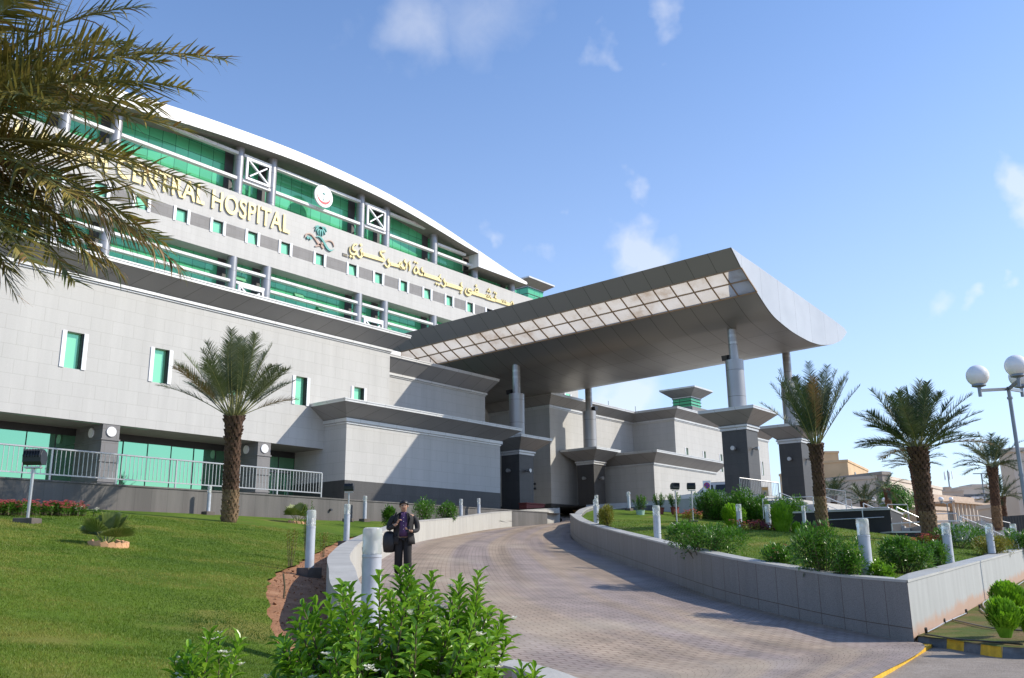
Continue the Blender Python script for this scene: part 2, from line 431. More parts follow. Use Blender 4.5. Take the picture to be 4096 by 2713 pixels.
# centre recess under the canopy: entrance wall with green glass strip
t = thing('entrance_wall', (50, 44, 3.5), 'shaded stone entrance wall with green glass deep under the canopy', 'building')
mb = MB(); mb.box((44.85, 46, 2.5), (56, 47, 12.5)); mb.build('wall', 'light_stone', t)
mb = MB(); mb.quad((45.0, 45.98, 6.2), (50.5, 45.98, 6.2), (50.5, 45.98, 8.2), (45.0, 45.98, 8.2)); mb.build('pane', 'curtain_glass', t)

# right main block: wraps an inner corner
def right_block():
    z0 = 2.8
    poly = [(54.74, 60), (54.74, 39.99), (66.85, 39.99), (66.85, 35.94), (86.04, 35.94), (86.04, 60)]
    t = thing('hospital_wing', (66, 36, z0), 'tall pale stone wing with small green windows behind the canopy pillars', 'building')
    wl = [(68.45, 69.05, 8.98, 9.56), (71.68, 72.26, 8.98, 9.56), (74.88, 75.5, 8.98, 9.58), (78.1, 78.7, 8.98, 9.58), (83.95, 84.45, 8.3, 9.65), (74.9, 75.5, 8.0, 8.45)]
    mb = MB(); sweep(mb, poly[:4], [(0, 4.5), (0, 11.68)]); sweep(mb, poly[4:], [(0, 4.5), (0, 11.68)])
    holed_wall(mb, 66.85, 86.04, 4.5, 11.68, 35.94, [(a+.12, b-.02, c, d) for a, b, c, d in wl], .2)
    mb.build('wall', 'light_stone', t)
    mb = MB(); sweep(mb, poly, [(.004, z0), (.004, 4.5), (0, 4.501)]); mb.build('plinth', 'dark_stone', t)
    for a, b, c, d in wl:
        g = MB(); g.quad((a+.12, 36.12, c), (b-.02, 36.12, c), (b-.02, 36.12, d), (a+.12, 36.12, d)); w = g.build('window', 'window_green', t)
        fr = MB(); fr.box((a, 35.9, c), (a+.12, 35.95, d)); fr.build('window_frame', 'white_frame', w)
    cornice(t, poly, 11.68, 11.9, 12.54, 12.72, .75)
    q = miter(poly, .7); mb = MB(); mb.add([(p.x, p.y, 12.7) for p in q], [tuple(range(len(q)))]); mb.build('roof', 'concrete', t)
    for x, y in ((66.3, 39.3), (62.5, 39.6), (75.5, 35.5)): mb = MB(); mb.tube([(x, y, 12.7), (x, y, 13.2)], .02, 5); mb.build('lightning_rod', 'dark_metal', t)
    for z in (5.6, 5.95): mb = MB(); mb.box((54.6, 41.4, z), (54.74, 41.55, z+.14)); mb.build('wall_box', 'dark_metal', t)
right_block()
block('stone_block', 'low stone block with flared cornice in front of the tall right wing', [(59.64, 39.9), (59.64, 34.0), (69.95, 34.0), (69.95, 35.9)], 2.8, 7.25, 7.42, 8.12, 8.3, .75, 4.5)

def lantern(name, label, cx, cy, hw, z0, zg, z1, z2, e, rows=2, base=None):
    t = thing(name, (cx, cy, z0), label, 'roof lantern')
    poly = [(cx-hw, cy+hw), (cx-hw, cy-hw), (cx+hw, cy-hw), (cx+hw, cy+hw)]
    g = MB(); sweep(g, poly, [(0, z0), (0, zg)], True); gl = g.build('glazing', 'curtain_glass', t)
    f = MB()
    for k in range(rows+1):
        z = z0+(zg-z0)*k/rows
        sweep(f, poly, [(-.02, z-.03), (.06, z-.03), (.06, z+.03), (-.02, z+.03)], True)
    f.build('glazing_bar', 'dark_frame', gl)
    c = MB(); sweep(c, poly, [(0, zg), (.05, zg), (.05, zg+.1)], True); c.build('band', 'fascia_metal', t)
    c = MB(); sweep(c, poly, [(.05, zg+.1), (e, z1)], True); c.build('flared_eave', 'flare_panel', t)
    c = MB(); sweep(c, poly, [(e, z1), (e, z2), (0, z2+.02)], True); q = miter(poly, 0, True); c.add([(p.x, p.y, z2+.02) for p in q], [(0, 1, 2, 3)]); c.build('fascia', 'fascia_metal', t)
    return t
lantern('roof_lantern', 'square green glass lantern with flared cap on the right roof', 78.7+1.0, 40.35+1.0, 1.0, 14.85, 15.82, 16.6, 16.75, .95, 3)
t = thing('roof_house', (79, 42, 12.7), 'dark grey stair house beside the green lantern on the right roof', 'roof house')
mb = MB(); mb.box((77.4, 39.6, 12.7), (81.5, 46, 14.72)); mb.build('wall', 'strip_stone', t)

# far wing glimpsed under the canopy
t = thing('hospital_wing', (80, 66, 3), 'distant pale wing with a dark window strip glimpsed under the canopy', 'building')
mb = MB(); mb.box((70, 62, 3), (91, 75, 24)); mb.build('wall', 'light_stone', t)
mb = MB(); mb.quad((70, 61.98, 19.1), (89.0, 61.98, 19.1), (89.0, 61.98, 20.3), (70, 61.98, 20.3)); mb.build('strip', 'strip_stone', t)
wins(t, [(85.2, 86.7, 19.2, 20.3), (87.9, 89.3, 19.2, 20.3)], 61.9, .17, .05)

# ================================================================== TOWER
YT = 68.0
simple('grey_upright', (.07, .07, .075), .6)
def tower():
    t = thing('hospital_tower', (56, 68, 12), 'tall curved roof hospital tower with green glass bands and gold lettering', 'building')
    x0, x1 = 12.0, 90.0
    ztop, zs1, zs0, zb = 33.85, 30.56, 29.38, 27.68
    ws = [20.5, 24.15, 27.8, 31.44, 34.98, 38.7, 42.3, 46.0, 49.75, 53.96, 58.27, 61.92, 65.68, 69.39, 73.06, 76.7, 80.3, 83.9, 87.4]
    wl = [(a, a+1.6, zs0+.02, zs1-.02) for a in ws]
    mb = MB(); holed_wall(mb, x0, x1, zb, ztop, YT, [(x0, x1, zs0, zs1)], .0)
    mb.box((x0, YT+.02, zb), (x1, YT+1.6, zb+.02)); mb.box((x0, YT+.02, ztop-.02), (x1, YT+1.6, ztop))
    mb.quad((x1, YT, zb), (x1, YT+20, zb), (x1, YT+20, ztop), (x1, YT, ztop))
    mb.build('wall', 'light_stone', t)
    mb = MB(); holed_wall(mb, x0, x1, zs0, zs1, YT+.004, [(a+.25, b-.25, c, d) for a, b, c, d in wl], .3); mb.build('strip', 'strip_stone', t)
    for i, (a, b, c, d) in enumerate(wl):
        dk = MB(); dk.quad((a+.26, YT+.28, c), (b-.26, YT+.28, c), (b-.26, YT+.28, d), (a+.26, YT+.28, d)); w = dk.build('window', 'dark_frame', t)
        for u, v in ((a, a+.26), (b-.26, b)): fr = MB(); fr.box((u, YT-.06, c-.1), (v, YT+.05, d+.1)); fr.build('window_frame', 'white_frame', w)
        g = MB(); k = [0, .12, .05][i % 3]
        g.quad((a+.26, YT+.24-k, c+.03), (b-.28-k*.6, YT+.24-k, c+.03), (b-.3, YT+.25, d-.05), (a+.26, YT+.25, d-.05))
        g.build('pane', 'window_dark' if i == 16 else 'window_green', w)
    # curtain walls set back
    yg = YT+1.55
    mb = MB(); mb.quad((x0, yg, 10), (88.5, yg, 10), (88.5, yg, zb), (x0, yg, zb)); mb.build('curtain_wall', 'curtain_glass', t, label='lower green curtain wall with open vents')
    # open vents in the lower glass
    for x, z in ((60.9, 25.6), (64.9, 25.1), (53.0, 25.9), (55.9, 25.3), (58.2, 24.7), (69.0, 24.9), (46.2, 26.0)):
        mb = MB(); mb.quad((x, yg-.35, z), (x+1.1, yg-.35, z), (x+1.1, yg-.02, z+.55), (x, yg-.02, z+.55)); mb.build('vent_pane', 'window_green', t)
    # roof arc (x, z upper / z lower)
    up = [(12, 36.2), (20, 37.1), (27.35, 38.0), (31.9, 38.55), (37.07, 39.15), (44.29, 39.65), (51.3, 39.95), (59.92, 39.7), (65, 39.25), (69.9, 38.6), (77.45, 37.15), (82.5, 36.1), (87.0, 35.3), (87.6, 35.15)]
    lo = [(12, 34.6), (20, 35.6), (27.35, 36.5), (31.9, 37.15), (37.07, 37.9), (44.29, 38.5), (51.3, 38.9), (59.92, 38.8), (65, 38.4), (69.9, 37.75), (77.9, 36.5)]
    def ev(tb, x):
        for (a, b), (c, d) in zip(tb, tb[1:]):
            if a <= x <= c: return b+(d-b)*(x-a)/(c-a)
        return tb[-1][1]
    xs = [12+i*(77.9-12)/52 for i in range(53)]
    ya, yb = YT-1.0, YT+20
    def sm(tb, x):  # smoothed evaluation
        return sum(ev(tb, min(max(x+k, tb[0][0]), tb[-1][0])) for k in (-3, -1.5, 0, 1.5, 3))/5
    mb = MB()
    for a, b in zip(xs, xs[1:]):
        mb.quad((a, ya, sm(lo, a)), (b, ya, sm(lo, b)), (b, ya, sm(up, b)), (a, ya, sm(up, a)))
        mb.quad((a, ya, sm(up, a)), (b, ya, sm(up, b)), (b, yb, sm(up, b)), (a, yb, sm(up, a)))
    # right tail: deep fascia
    xs2 = [77.9, 79.5, 81, 82.5, 84, 85.5, 87.0]
    for a, b in zip(xs2, xs2[1:]):
        mb.quad((a, ya-.05, 34.95), (b, ya-.05, 34.95), (b, ya-.05, sm(up, b)-.03), (a, ya-.05, sm(up, a)-.03))
        mb.quad((a, ya-.05, sm(up, a)-.03), (b, ya-.05, sm(up, b)-.03), (b, yb, sm(up, b)), (a, yb, sm(up, a)))
    e = sm(up, 87.0)-.03
    mb.add([(87.0, ya-.05, 34.95), (87.35, ya-.05, 34.98), (87.5, ya-.05, 35.12), (87.35, ya-.05, 35.32), (87.0, ya-.05, e)], [(0, 1, 2, 3, 4)])
    mb.quad((77.9, ya-.05, 34.95), (77.9, ya-.05, sm(up, 77.9)), (77.9, ya+1.5, sm(up, 77.9)), (77.9, ya+1.5, 34.95))
    mb.build('roof', 'white_panel', t)
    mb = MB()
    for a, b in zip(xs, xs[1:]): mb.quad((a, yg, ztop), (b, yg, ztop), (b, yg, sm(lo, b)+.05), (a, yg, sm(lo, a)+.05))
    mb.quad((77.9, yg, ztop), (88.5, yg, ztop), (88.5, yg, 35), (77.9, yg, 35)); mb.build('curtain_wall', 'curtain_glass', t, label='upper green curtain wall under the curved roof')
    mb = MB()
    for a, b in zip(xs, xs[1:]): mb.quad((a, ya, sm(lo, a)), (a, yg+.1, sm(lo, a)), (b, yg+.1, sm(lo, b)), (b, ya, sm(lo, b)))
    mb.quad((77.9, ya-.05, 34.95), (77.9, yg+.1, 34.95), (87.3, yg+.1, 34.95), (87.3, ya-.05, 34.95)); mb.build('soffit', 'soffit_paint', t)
    # round columns
    cols = [29.0, 33.2, 45.1, 48.85, 60.3, 64.0, 71.6, 78.8, 86.0]
    for cx in cols+[17.5, 21.3]:
        zt = sm(lo, cx) if cx < 77.9 else 34.95
        mb = MB(); mb.cyl((cx, YT+.42, ztop-.02), (cx, YT+.42, zt+.02), .45, n=24); mb.build('column', 'column_metal', t, smooth='auto')
        if cx < 75:
            mb = MB(); mb.cyl((cx, YT+.42, 12), (cx, YT+.42, zb+.02), .45, n=24); mb.build('column', 'column_metal', t, smooth='auto')
    # dark uprights of the curtain wall behind each column
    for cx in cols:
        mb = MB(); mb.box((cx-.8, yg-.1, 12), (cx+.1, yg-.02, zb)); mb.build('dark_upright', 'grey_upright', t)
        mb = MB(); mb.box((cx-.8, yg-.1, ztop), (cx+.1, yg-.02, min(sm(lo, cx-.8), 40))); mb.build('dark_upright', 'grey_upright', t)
    # ledges between columns
    def ledge(xa, xb, z, h=.3):
        mb = MB(); mb.box((xa, YT+.05, z), (xb, YT+.5, z+h)); mb.build('ledge', 'ledge_panel', t, bevel=.03)
    cs = [17.5, 21.3, 29.0, 33.2, 45.1, 48.85, 60.3, 64.0, 71.6, 78.8]
    for a, b in zip(cs, cs[1:]):
        zmax = min(sm(lo, a), sm(lo, b))
        ledge(a+.3, b-.3, 35.2)
        if zmax > 37.0 or True:
            zt = 37.72
            if a >= 71: ledge(a+.3, 76.9, 36.3)
            elif a >= 33 or a > 28: ledge(a+.3, b-.3, zt)
    for a, b in zip(cs, cs[1:]):
        for z in (26.52, 25.2, 23.9, 22.6): ledge(a+.3, b-.3, z, .27)
    # X braced frames between the paired columns
    for xa, xb in ((45.1, 48.85), (60.3, 64.0)):
        for z0, z1 in ((35.5, 37.7), (23.0, 25.15)):
            mb = MB(); a, b, y = xa+.5, xb-.5, YT-.12; w = .22
            mb.box((a, y, z0), (b, y+.2, z0+w)); mb.box((a, y, z1-w), (b, y+.2, z1)); mb.box((a, y, z0+w), (a+w, y+.2, z1-w)); mb.box((b-w, y, z0+w), (b, y+.2, z1-w))
            for s in (1, -1):
                p = ((a+b)/2-(b-a)/2*.9, (z0+z1)/2-s*(z1-z0)/2*.85); q = ((a+b)/2+(b-a)/2*.9, (z0+z1)/2+s*(z1-z0)/2*.85)
                mb.bar((p[0], y+.09+.02*s, p[1]), (q[0], y+.09+.02*s, q[1]), .14, .2, up=Vector((0, 1, 0)))
            for sx in (a+w, b-w):
                for sz in (z0+w, z1-w):
                    dx = .38 if sx < (a+b)/2 else -.38; dz = .38 if sz < (z0+z1)/2 else -.38
                    mb.add([(sx, y+.01, sz), (sx+dx, y+.01, sz), (sx, y+.01, sz+dz)], [(0, 1, 2), (0, 2, 1)])
            mb.build('braced_frame', 'white_frame', t)
    # round emblem
    cx, cz, y = 54.55, 36.52, YT-.35
    mb = MB(); mb.cyl((cx, y, cz), (cx, y-.16, cz), 1.16, n=48); em = mb.build('round_emblem', 'white_paint', t)
    y -= .17
    mb = MB(); n = 40  # red crescent
    vs = []; fs = []
    for i in range(n+1):
        a = R(-190)+R(200)*i/n
        ro = .86; k = math.sin(math.pi*i/n)
        vs.append((cx+ro*math.cos(a), y, cz-.0+ro*math.sin(a))); vs.append((cx+(ro-.26*k)*math.cos(a), y, cz+(ro-.26*k)*math.sin(a)))
    for i in range(n): fs.append((2*i, 2*i+1, 2*i+3, 2*i+2))
    mb.add(vs, fs); mb.build('crescent', 'red_paint', em)
    mb = MB(); mb.box((cx-.025, y-.01, cz-.45), (cx+.025, y+.01, cz+.25)); mb.box((cx-.1, y-.01, cz-.47), (cx+.1, y+.01, cz-.42))
    for k in range(7):
        a = R(20+k*23); mb.bar((cx, y, cz+.22), (cx+.24*math.cos(a), y, cz+.22+.2*math.sin(a)-.03*abs(k-3)), .05, .02)
    mb.build('palm_mark', 'teal_paint', em)
    mb = MB()
    for k in range(9):
        a = R(130-k*10); mb.bar((cx+.93*math.cos(a), y, cz+.93*math.sin(a)), (cx+.93*math.cos(a-.11), y, cz+.93*math.sin(a-.11)+(.03 if k % 2 else -.02)), .05 if k % 3 else .09, .02)
    mb.bar((cx-.3, y, cz+.66), (cx+.3, y, cz+.66), .03, .02); mb.bar((cx-.35, y, cz-.3), (cx-.05, y, cz-.38), .02, .02)
    mb.build('emblem_writing', 'black_plastic', em)
    # --- lettering
    def strokes(name, mat, zx, zy, sc, lst, thick=.16, y0=None, parent=t):
        mb = MB(); yb_ = YT-.02
        for pts, w in lst:
            P = [onY(zx+a*sc, zy+b*sc, YT) for a, b in pts]
            m = (YT/ray(zx, zy).y)*sc/FPX*1.02*FPX/ (1)  # metres per zoom px
            P = [Vector((p.x, p.z)) for p in P]
            ws_ = w if isinstance(w, (list, tuple)) else [w]*len(P)
            if len(P) == 1:
                h = ws_[0]*PM*.5; c = P[0]
                mb.obox((c.x, yb_-thick/2, c.y), Vector((.71*h, 0, .71*h)), Vector((0, thick/2, 0)), Vector((-.71*h, 0, .71*h))); continue
            # smooth resample
            S = [];
            for i in range(len(P)-1):
                a0, a1, a2, a3 = P[max(i-1, 0)], P[i], P[i+1], P[min(i+2, len(P)-1)]
                ns = 5 if len(P) > 2 else 1
                for k in range(ns):
                    u = k/ns; S.append((.5*((2*a1)+(-a0+a2)*u+(2*a0-5*a1+4*a2-a3)*u*u+(-a0+3*a1-3*a2+a3)*u**3), ws_[i]+(ws_[i+1]-ws_[i])*u))
            S.append((P[-1], ws_[-1]))
            L, Rr = [], []
            for i, (p, w_) in enumerate(S):
                d = (S[min(i+1, len(S)-1)][0]-S[max(i-1, 0)][0]).normalized(); nn = Vector((-d.y, d.x))*(w_*PM*.5)
                L.append(p+nn); Rr.append(p-nn)
            n = len(S); vs = []
            for yy in (yb_-thick, yb_):
                for q in L: vs.append((q.x, yy, q.y))
                for q in Rr: vs.append((q.x, yy, q.y))
            fs = []
            for i in range(n-1):
                fs += [(i, i+1, n+i+1, n+i), (2*n+i, 3*n+i, 3*n+i+1, 2*n+i+1), (i, 2*n+i, 2*n+i+1, i+1), (n+i, n+i+1, 3*n+i+1, 3*n+i)]
            fs += [(0, n, 3*n, 2*n), (n-1, 3*n-1, 4*n-1, 2*n-1)]
            mb.add(vs, fs)
        return mb.build(name, mat, parent)
    T1 = (1350, 950, 450/2368); T2 = (1700, 1050, 400/2368)
    PM = .0062
    w1 = [([(372,178),(385,150),(340,152),(303,210),(310,265),(365,288),(385,320),(350,355),(300,362),(255,330),(238,270),(247,200)],[8,22,32,30,30,34,40,44,40,30,20,8]),
      ([(255,405)],[42]),([(315,425)],[42]),([(475,165)],[46]),
      ([(495,240),(475,290),(500,345),(490,395),(455,425),(400,390),(378,360)],[10,36,46,44,36,22,6]),
      ([(500,355),(960,490)],[66,72]),([(988,300),(905,305)],[34,36]),([(888,300),(890,345),(940,420),(975,500)],[30,40,44,30]),
      ([(1062,450),(1045,500),(1078,560),(1062,605),(1020,625),(965,575)],[8,36,48,40,30,8]),
      ([(1085,560),(1270,612)],[62,62]),
      ([(1275,600),(1290,545),(1330,530),(1325,580),(1300,620),(1340,670)],[30,34,34,30,40,20]),([(1270,605),(1330,665)],[40,34]),
      ([(1412,462),(1392,510),(1432,560),(1422,640),(1405,685)],[8,36,38,40,10]),([(1320,640),(1420,660)],[52,56]),
      ([(1512,505),(1488,555),(1505,620),(1488,715)],[8,34,34,10]),
      ([(1608,522)],[38]),([(1657,545)],[38]),
      ([(1632,608),(1600,670),(1590,725),(1625,762),(1665,735),(1672,680),(1640,630),(1632,608)],[20,30,36,40,36,30,26,20]),
      ([(1772,628),(1752,680),(1788,750),(1765,795),(1690,765),(1700,690)],[8,32,44,44,36,10]),
      ([(1775,775),(2165,905)],[76,80]),([(2155,785),(2132,835),(2165,905)],[8,38,34]),([(2062,975)],[40]),([(2108,1000)],[40])]
    PM = onY(T1[0]+1200*T1[2], T1[1]+500*T1[2], YT); PM = (onY(T1[0]+1200*T1[2], T1[1]+600*T1[2], YT)-PM).length/100
    strokes('arabic_lettering', 'gold_letter', *T1, w1)
    w2 = [([(440,385),(425,435),(465,500),(450,555),(415,578),(350,530)],[8,38,50,42,32,8]),([(470,515),(870,640)],[78,80]),
      ([(855,475),(832,525),(865,605)],[8,38,34]),([(832,718)],[50]),
      ([(1078,650),(1020,640),(1005,690),(1060,720),(1060,755),(1000,780),(945,740),(932,680),(968,605)],[30,40,30,36,46,48,36,24,8]),
      ([(1190,555)],[48]),([(1202,618),(1168,665),(1180,700),(1228,700),(1235,650),(1202,618)],[18,26,36,36,26,18]),
      ([(1075,715),(1430,825)],[74,80]),
      ([(1498,640)],[40]),([(1470,682)],[40]),([(1520,700)],[40]),
      ([(1445,750),(1432,800),(1450,850)],[8,30,34]),([(1488,765),(1478,810),(1490,850)],[8,28,34]),([(1535,780),(1522,825),(1535,870)],[8,28,34]),
      ([(1430,840),(1640,905)],[70,72]),
      ([(1625,715)],[38]),([(1665,740)],[38]),([(1665,775),(1642,820),(1665,880)],[8,32,34]),([(1645,895),(1765,935)],[72,72]),
      ([(1815,880),(1802,925),(1815,960)],[8,26,30]),([(1855,892),(1842,935),(1855,970)],[8,26,30]),([(1897,905),(1882,945),(1895,985)],[8,26,30]),
      ([(1765,935),(2010,1015)],[76,76]),
      ([(2050,925),(2012,985),(2020,1040),(2060,1062),(2070,1000),(2050,925)],[18,30,42,36,26,16])]
    PM *= T2[2]/T1[2]*(1.12)
    strokes('arabic_lettering', 'gold_letter', *T2, w2)
    T3 = (1150, 900, 350/2368)
    PM = (onY(T3[0]+1000*T3[2], T3[1]+500*T3[2], YT)-onY(T3[0]+1000*T3[2], T3[1]+400*T3[2], YT)).length/100
    e1 = strokes('emblem_stroke', 'tan_paint', *T3, [([(455,345),(478,275),(545,240),(620,260),(690,325),(760,415),(820,500),(880,550)],[8,28,34,38,44,50,62,80]),
       ([(880,520),(960,645)],[80,50]),([(880,540),(735,585)],[70,30]),([(900,530),(985,465),(1060,432),(1140,435),(1210,490),(1245,600)],[70,46,36,34,28,8])], .1)
    strokes('emblem_stroke', 'teal_paint', *T3, [([(750,335),(820,325),(890,370),(955,465),(1010,565),(1070,655),(1150,705),(1232,672)],[10,34,48,58,62,58,38,6]),
       ([(530,350)],[70]),([(600,370)],[70])], .14)
    fr = [((880,85),(790,40),(712,78)),((880,85),(770,100),(738,185)),((880,90),(800,160),(815,280)),((885,90),(865,190),(862,300)),((890,90),(925,190),(920,318)),((890,85),(970,170),(1000,275)),((885,80),(990,90),(1045,195)),((880,40),(882,70),(880,100))]
    strokes('emblem_fronds', 'teal_paint', *T3, [([a, b, c], [50, 46, 6]) for a, b, c in fr[:7]]+[([(880,40),(880,110)],[10,60])], .12)
    mb = MB(); p, q = onY(1369, 1012, YT), onY(1388, 1031, YT)
    mb.box((p.x, YT-.05, q.z), (q.x, YT-.01, p.z)); sg = mb.build('small_plate', 'dark_stone', t)
    mb = MB()
    for k in range(5): mb.bar((p.x+.12+k*.1, YT-.06, (p.z+q.z)/2-.03), (p.x+.2+k*.1, YT-.06, (p.z+q.z)/2+.05*(-1)**k), .05, .02)
    mb.build('plate_writing', 'gold_letter', sg)
    # English words
    for word, xa, xb in (('HOSPITAL', 42.25, 50.85), ('CENTRAL', 33.35, 41.5), ('BURAIDAH', 23.3, 32.55)):
        cu = bpy.data.curves.new('tmp', 'FONT'); cu.body = word; cu.size = 2.55; cu.extrude = .045; cu.offset = .04; cu.space_character = 1.08
        to = bpy.data.objects.new('tmp', cu); col.objects.link(to)
        dg = bpy.context.evaluated_depsgraph_get(); me = bpy.data.meshes.new_from_object(to.evaluated_get(dg))
        bpy.data.objects.remove(to)
        co = np.array([v.co[:] for v in me.vertices]); mn, mx = co.min(0), co.max(0)
        sx = (xb-xa)/(mx[0]-mn[0]); sz = 1.85/(mx[1]-mn[1])
        for v in me.vertices: v.co = (xa+(v.co.x-mn[0])*sx-t.location.x, YT-.1-v.co.z-t.location.y, 31.48+(v.co.y-mn[1])*sz-t.location.z)
        me.materials.clear(); me.materials.append(MATS['gold_letter'])
        o = bpy.data.objects.new('latin_lettering', me); col.objects.link(o); o.parent = t
tower()
lantern('roof_lantern', 'green glass lantern with flared cap at the right end of the tower', 92.3, 71.0, 1.7, 30.5, 35.95, 36.75, 36.95, 1.15, 6)

# ================================================================== CANOPY
def canopy():
    t = thing('entrance_canopy', (46, 27, 12), 'huge wing shaped grey canopy with a translucent skylight strip over the entrance drive', 'canopy')
    yF, yB, sl = 18.85, 46.0, -.022
    A5 = (1500, 950, 1950/2368)
    def pt(a, b):
        p = onY(A5[0]+a*A5[2], A5[1]+b*A5[2], yF); return (p.x, p.z)
    bot = [pt(*p) for p in ((1730,48),(1780,148),(1815,205),(1855,265),(1900,335),(1930,375),(1960,405),(2030,460),(2100,500),(2135,514),(2170,522),(2220,520),(2250,508),(2270,495),(2293,462))]
    top = [pt(*p) for p in ((2280,440),(2220,395),(1860,140),(1780,85),(1730,48))]
    def strip(mb, seg, ya=yF, yb=yB, n=12):
        for (xa, za), (xb, zb) in zip(seg, seg[1:]):
            for i in range(n):
                y0, y1 = ya+(yb-ya)*i/n, ya+(yb-ya)*(i+1)/n
                mb.quad((xa, y0, za+(y0-yF)*sl), (xa, y1, za+(y1-yF)*sl), (xb, y1, zb+(y1-yF)*sl), (xb, y0, zb+(y0-yF)*sl))
    def fine(seg, k=4):
        out = []
        for i in range(len(seg)-1):
            a0, a1, a2, a3 = seg[max(i-1, 0)], seg[i], seg[i+1], seg[min(i+2, len(seg)-1)]
            for j in range(k):
                u = j/k
                out.append(tuple(.5*((2*a1[q])+(-a0[q]+a2[q])*u+(2*a0[q]-5*a1[q]+4*a2[q]-a3[q])*u*u+(-a0[q]+3*a1[q]-3*a2[q]+a3[q])*u**3) for q in (0, 1)))
        out.append(seg[-1]); return out
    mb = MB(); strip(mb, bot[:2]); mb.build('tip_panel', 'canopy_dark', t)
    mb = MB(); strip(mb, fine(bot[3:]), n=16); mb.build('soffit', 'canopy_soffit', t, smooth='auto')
    mb = MB(); strip(mb, [bot[-1]]+top[:2]); strip(mb, [top[1], (bot[3][0]+.15, bot[3][1]+.3), (bot[3][0], bot[3][1]+.02)]); mb.build('roof', 'fascia_metal', t)
    # skylight: two rows of panels in a frame, open roof above
    (x1, z1), (x2, z2), (x3, z3) = bot[1], bot[2], bot[3]
    npan = 25; ys = [yF+(yB-yF)*i/npan for i in range(npan+1)]
    mb = MB()
    for i in range(npan):
        for (xa, za), (xb, zb) in (((x1, z1), (x2, z2)), ((x2, z2), (x3, z3))):
            y0, y1 = ys[i], ys[i+1]
            mb.quad((xa, y0, za+.05+(y0-yF)*sl), (xa, y1, za+.05+(y1-yF)*sl), (xb, y1, zb+.05+(y1-yF)*sl), (xb, y0, zb+.05+(y0-yF)*sl))
    sk = mb.build('skylight', 'skylight_panel', t)
    mb = MB()
    for x, z in (bot[1], bot[2], bot[3]): mb.bar((x, yF, z), (x, yB, z+(yB-yF)*sl), .07, .07)
    for y in ys: 
        o = (y-yF)*sl
        mb.bar((x1, y, z1+o), (x2, y, z2+o), .06, .06); mb.bar((x2, y, z2+o), (x3, y, z3+o), .06, .06)
    mb.build('skylight_frame', 'skylight_bar', sk)
    # solid ends
    for y, nm in ((yF, 'end_panel'), (yB, 'end_panel')):
        mb = MB(); o = (y-yF)*sl; bb = fine(bot[1:]); 
        P = [bot[0]]+bb
        T = top[::-1]
        # triangulate between the curved underside and the straight top
        def topz(x):
            for (a, b), (c, d) in zip(T, T[1:]):
                if a <= x <= c: return b+(d-b)*(x-a)/(c-a+1e-9)
            return T[-1][1]
        Q = [(x, z) for x, z in P if x <= T[-1][0]+1e-6]
        for (xa, za), (xb, zb) in zip(Q, Q[1:]):
            mb.quad((xa, y, za+o), (xb, y, zb+o), (xb, y, max(topz(xb), zb)+o), (xa, y, max(topz(xa), za)+o))
        lastx = Q[-1]; rest = [p for p in P if p[0] > T[-1][0]]
        mb.add([(lastx[0], y, lastx[1]+o)]+[(x, y, z+o) for x, z in rest]+[(T[-1][0], y, T[-1][1]+o), (lastx[0], y, topz(lastx[0])+o)], [tuple(range(len(rest)+3))])
        mb.build(nm, 'canopy_end', t)
    # solid roof over the tip panel
    mb = MB(); a, b = bot[0], bot[1]
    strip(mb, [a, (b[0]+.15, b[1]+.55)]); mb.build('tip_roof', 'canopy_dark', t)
    return bot
simple('skylight_bar', (.30, .20, .12), .6, .2)
BOT = canopy()
def soffz(x, y):
    for (a, b), (c, d) in zip(BOT, BOT[1:]):
        if a <= x <= c: return b+(d-b)*(x-a)/(c-a)-.022*(y-18.85)
    return 12
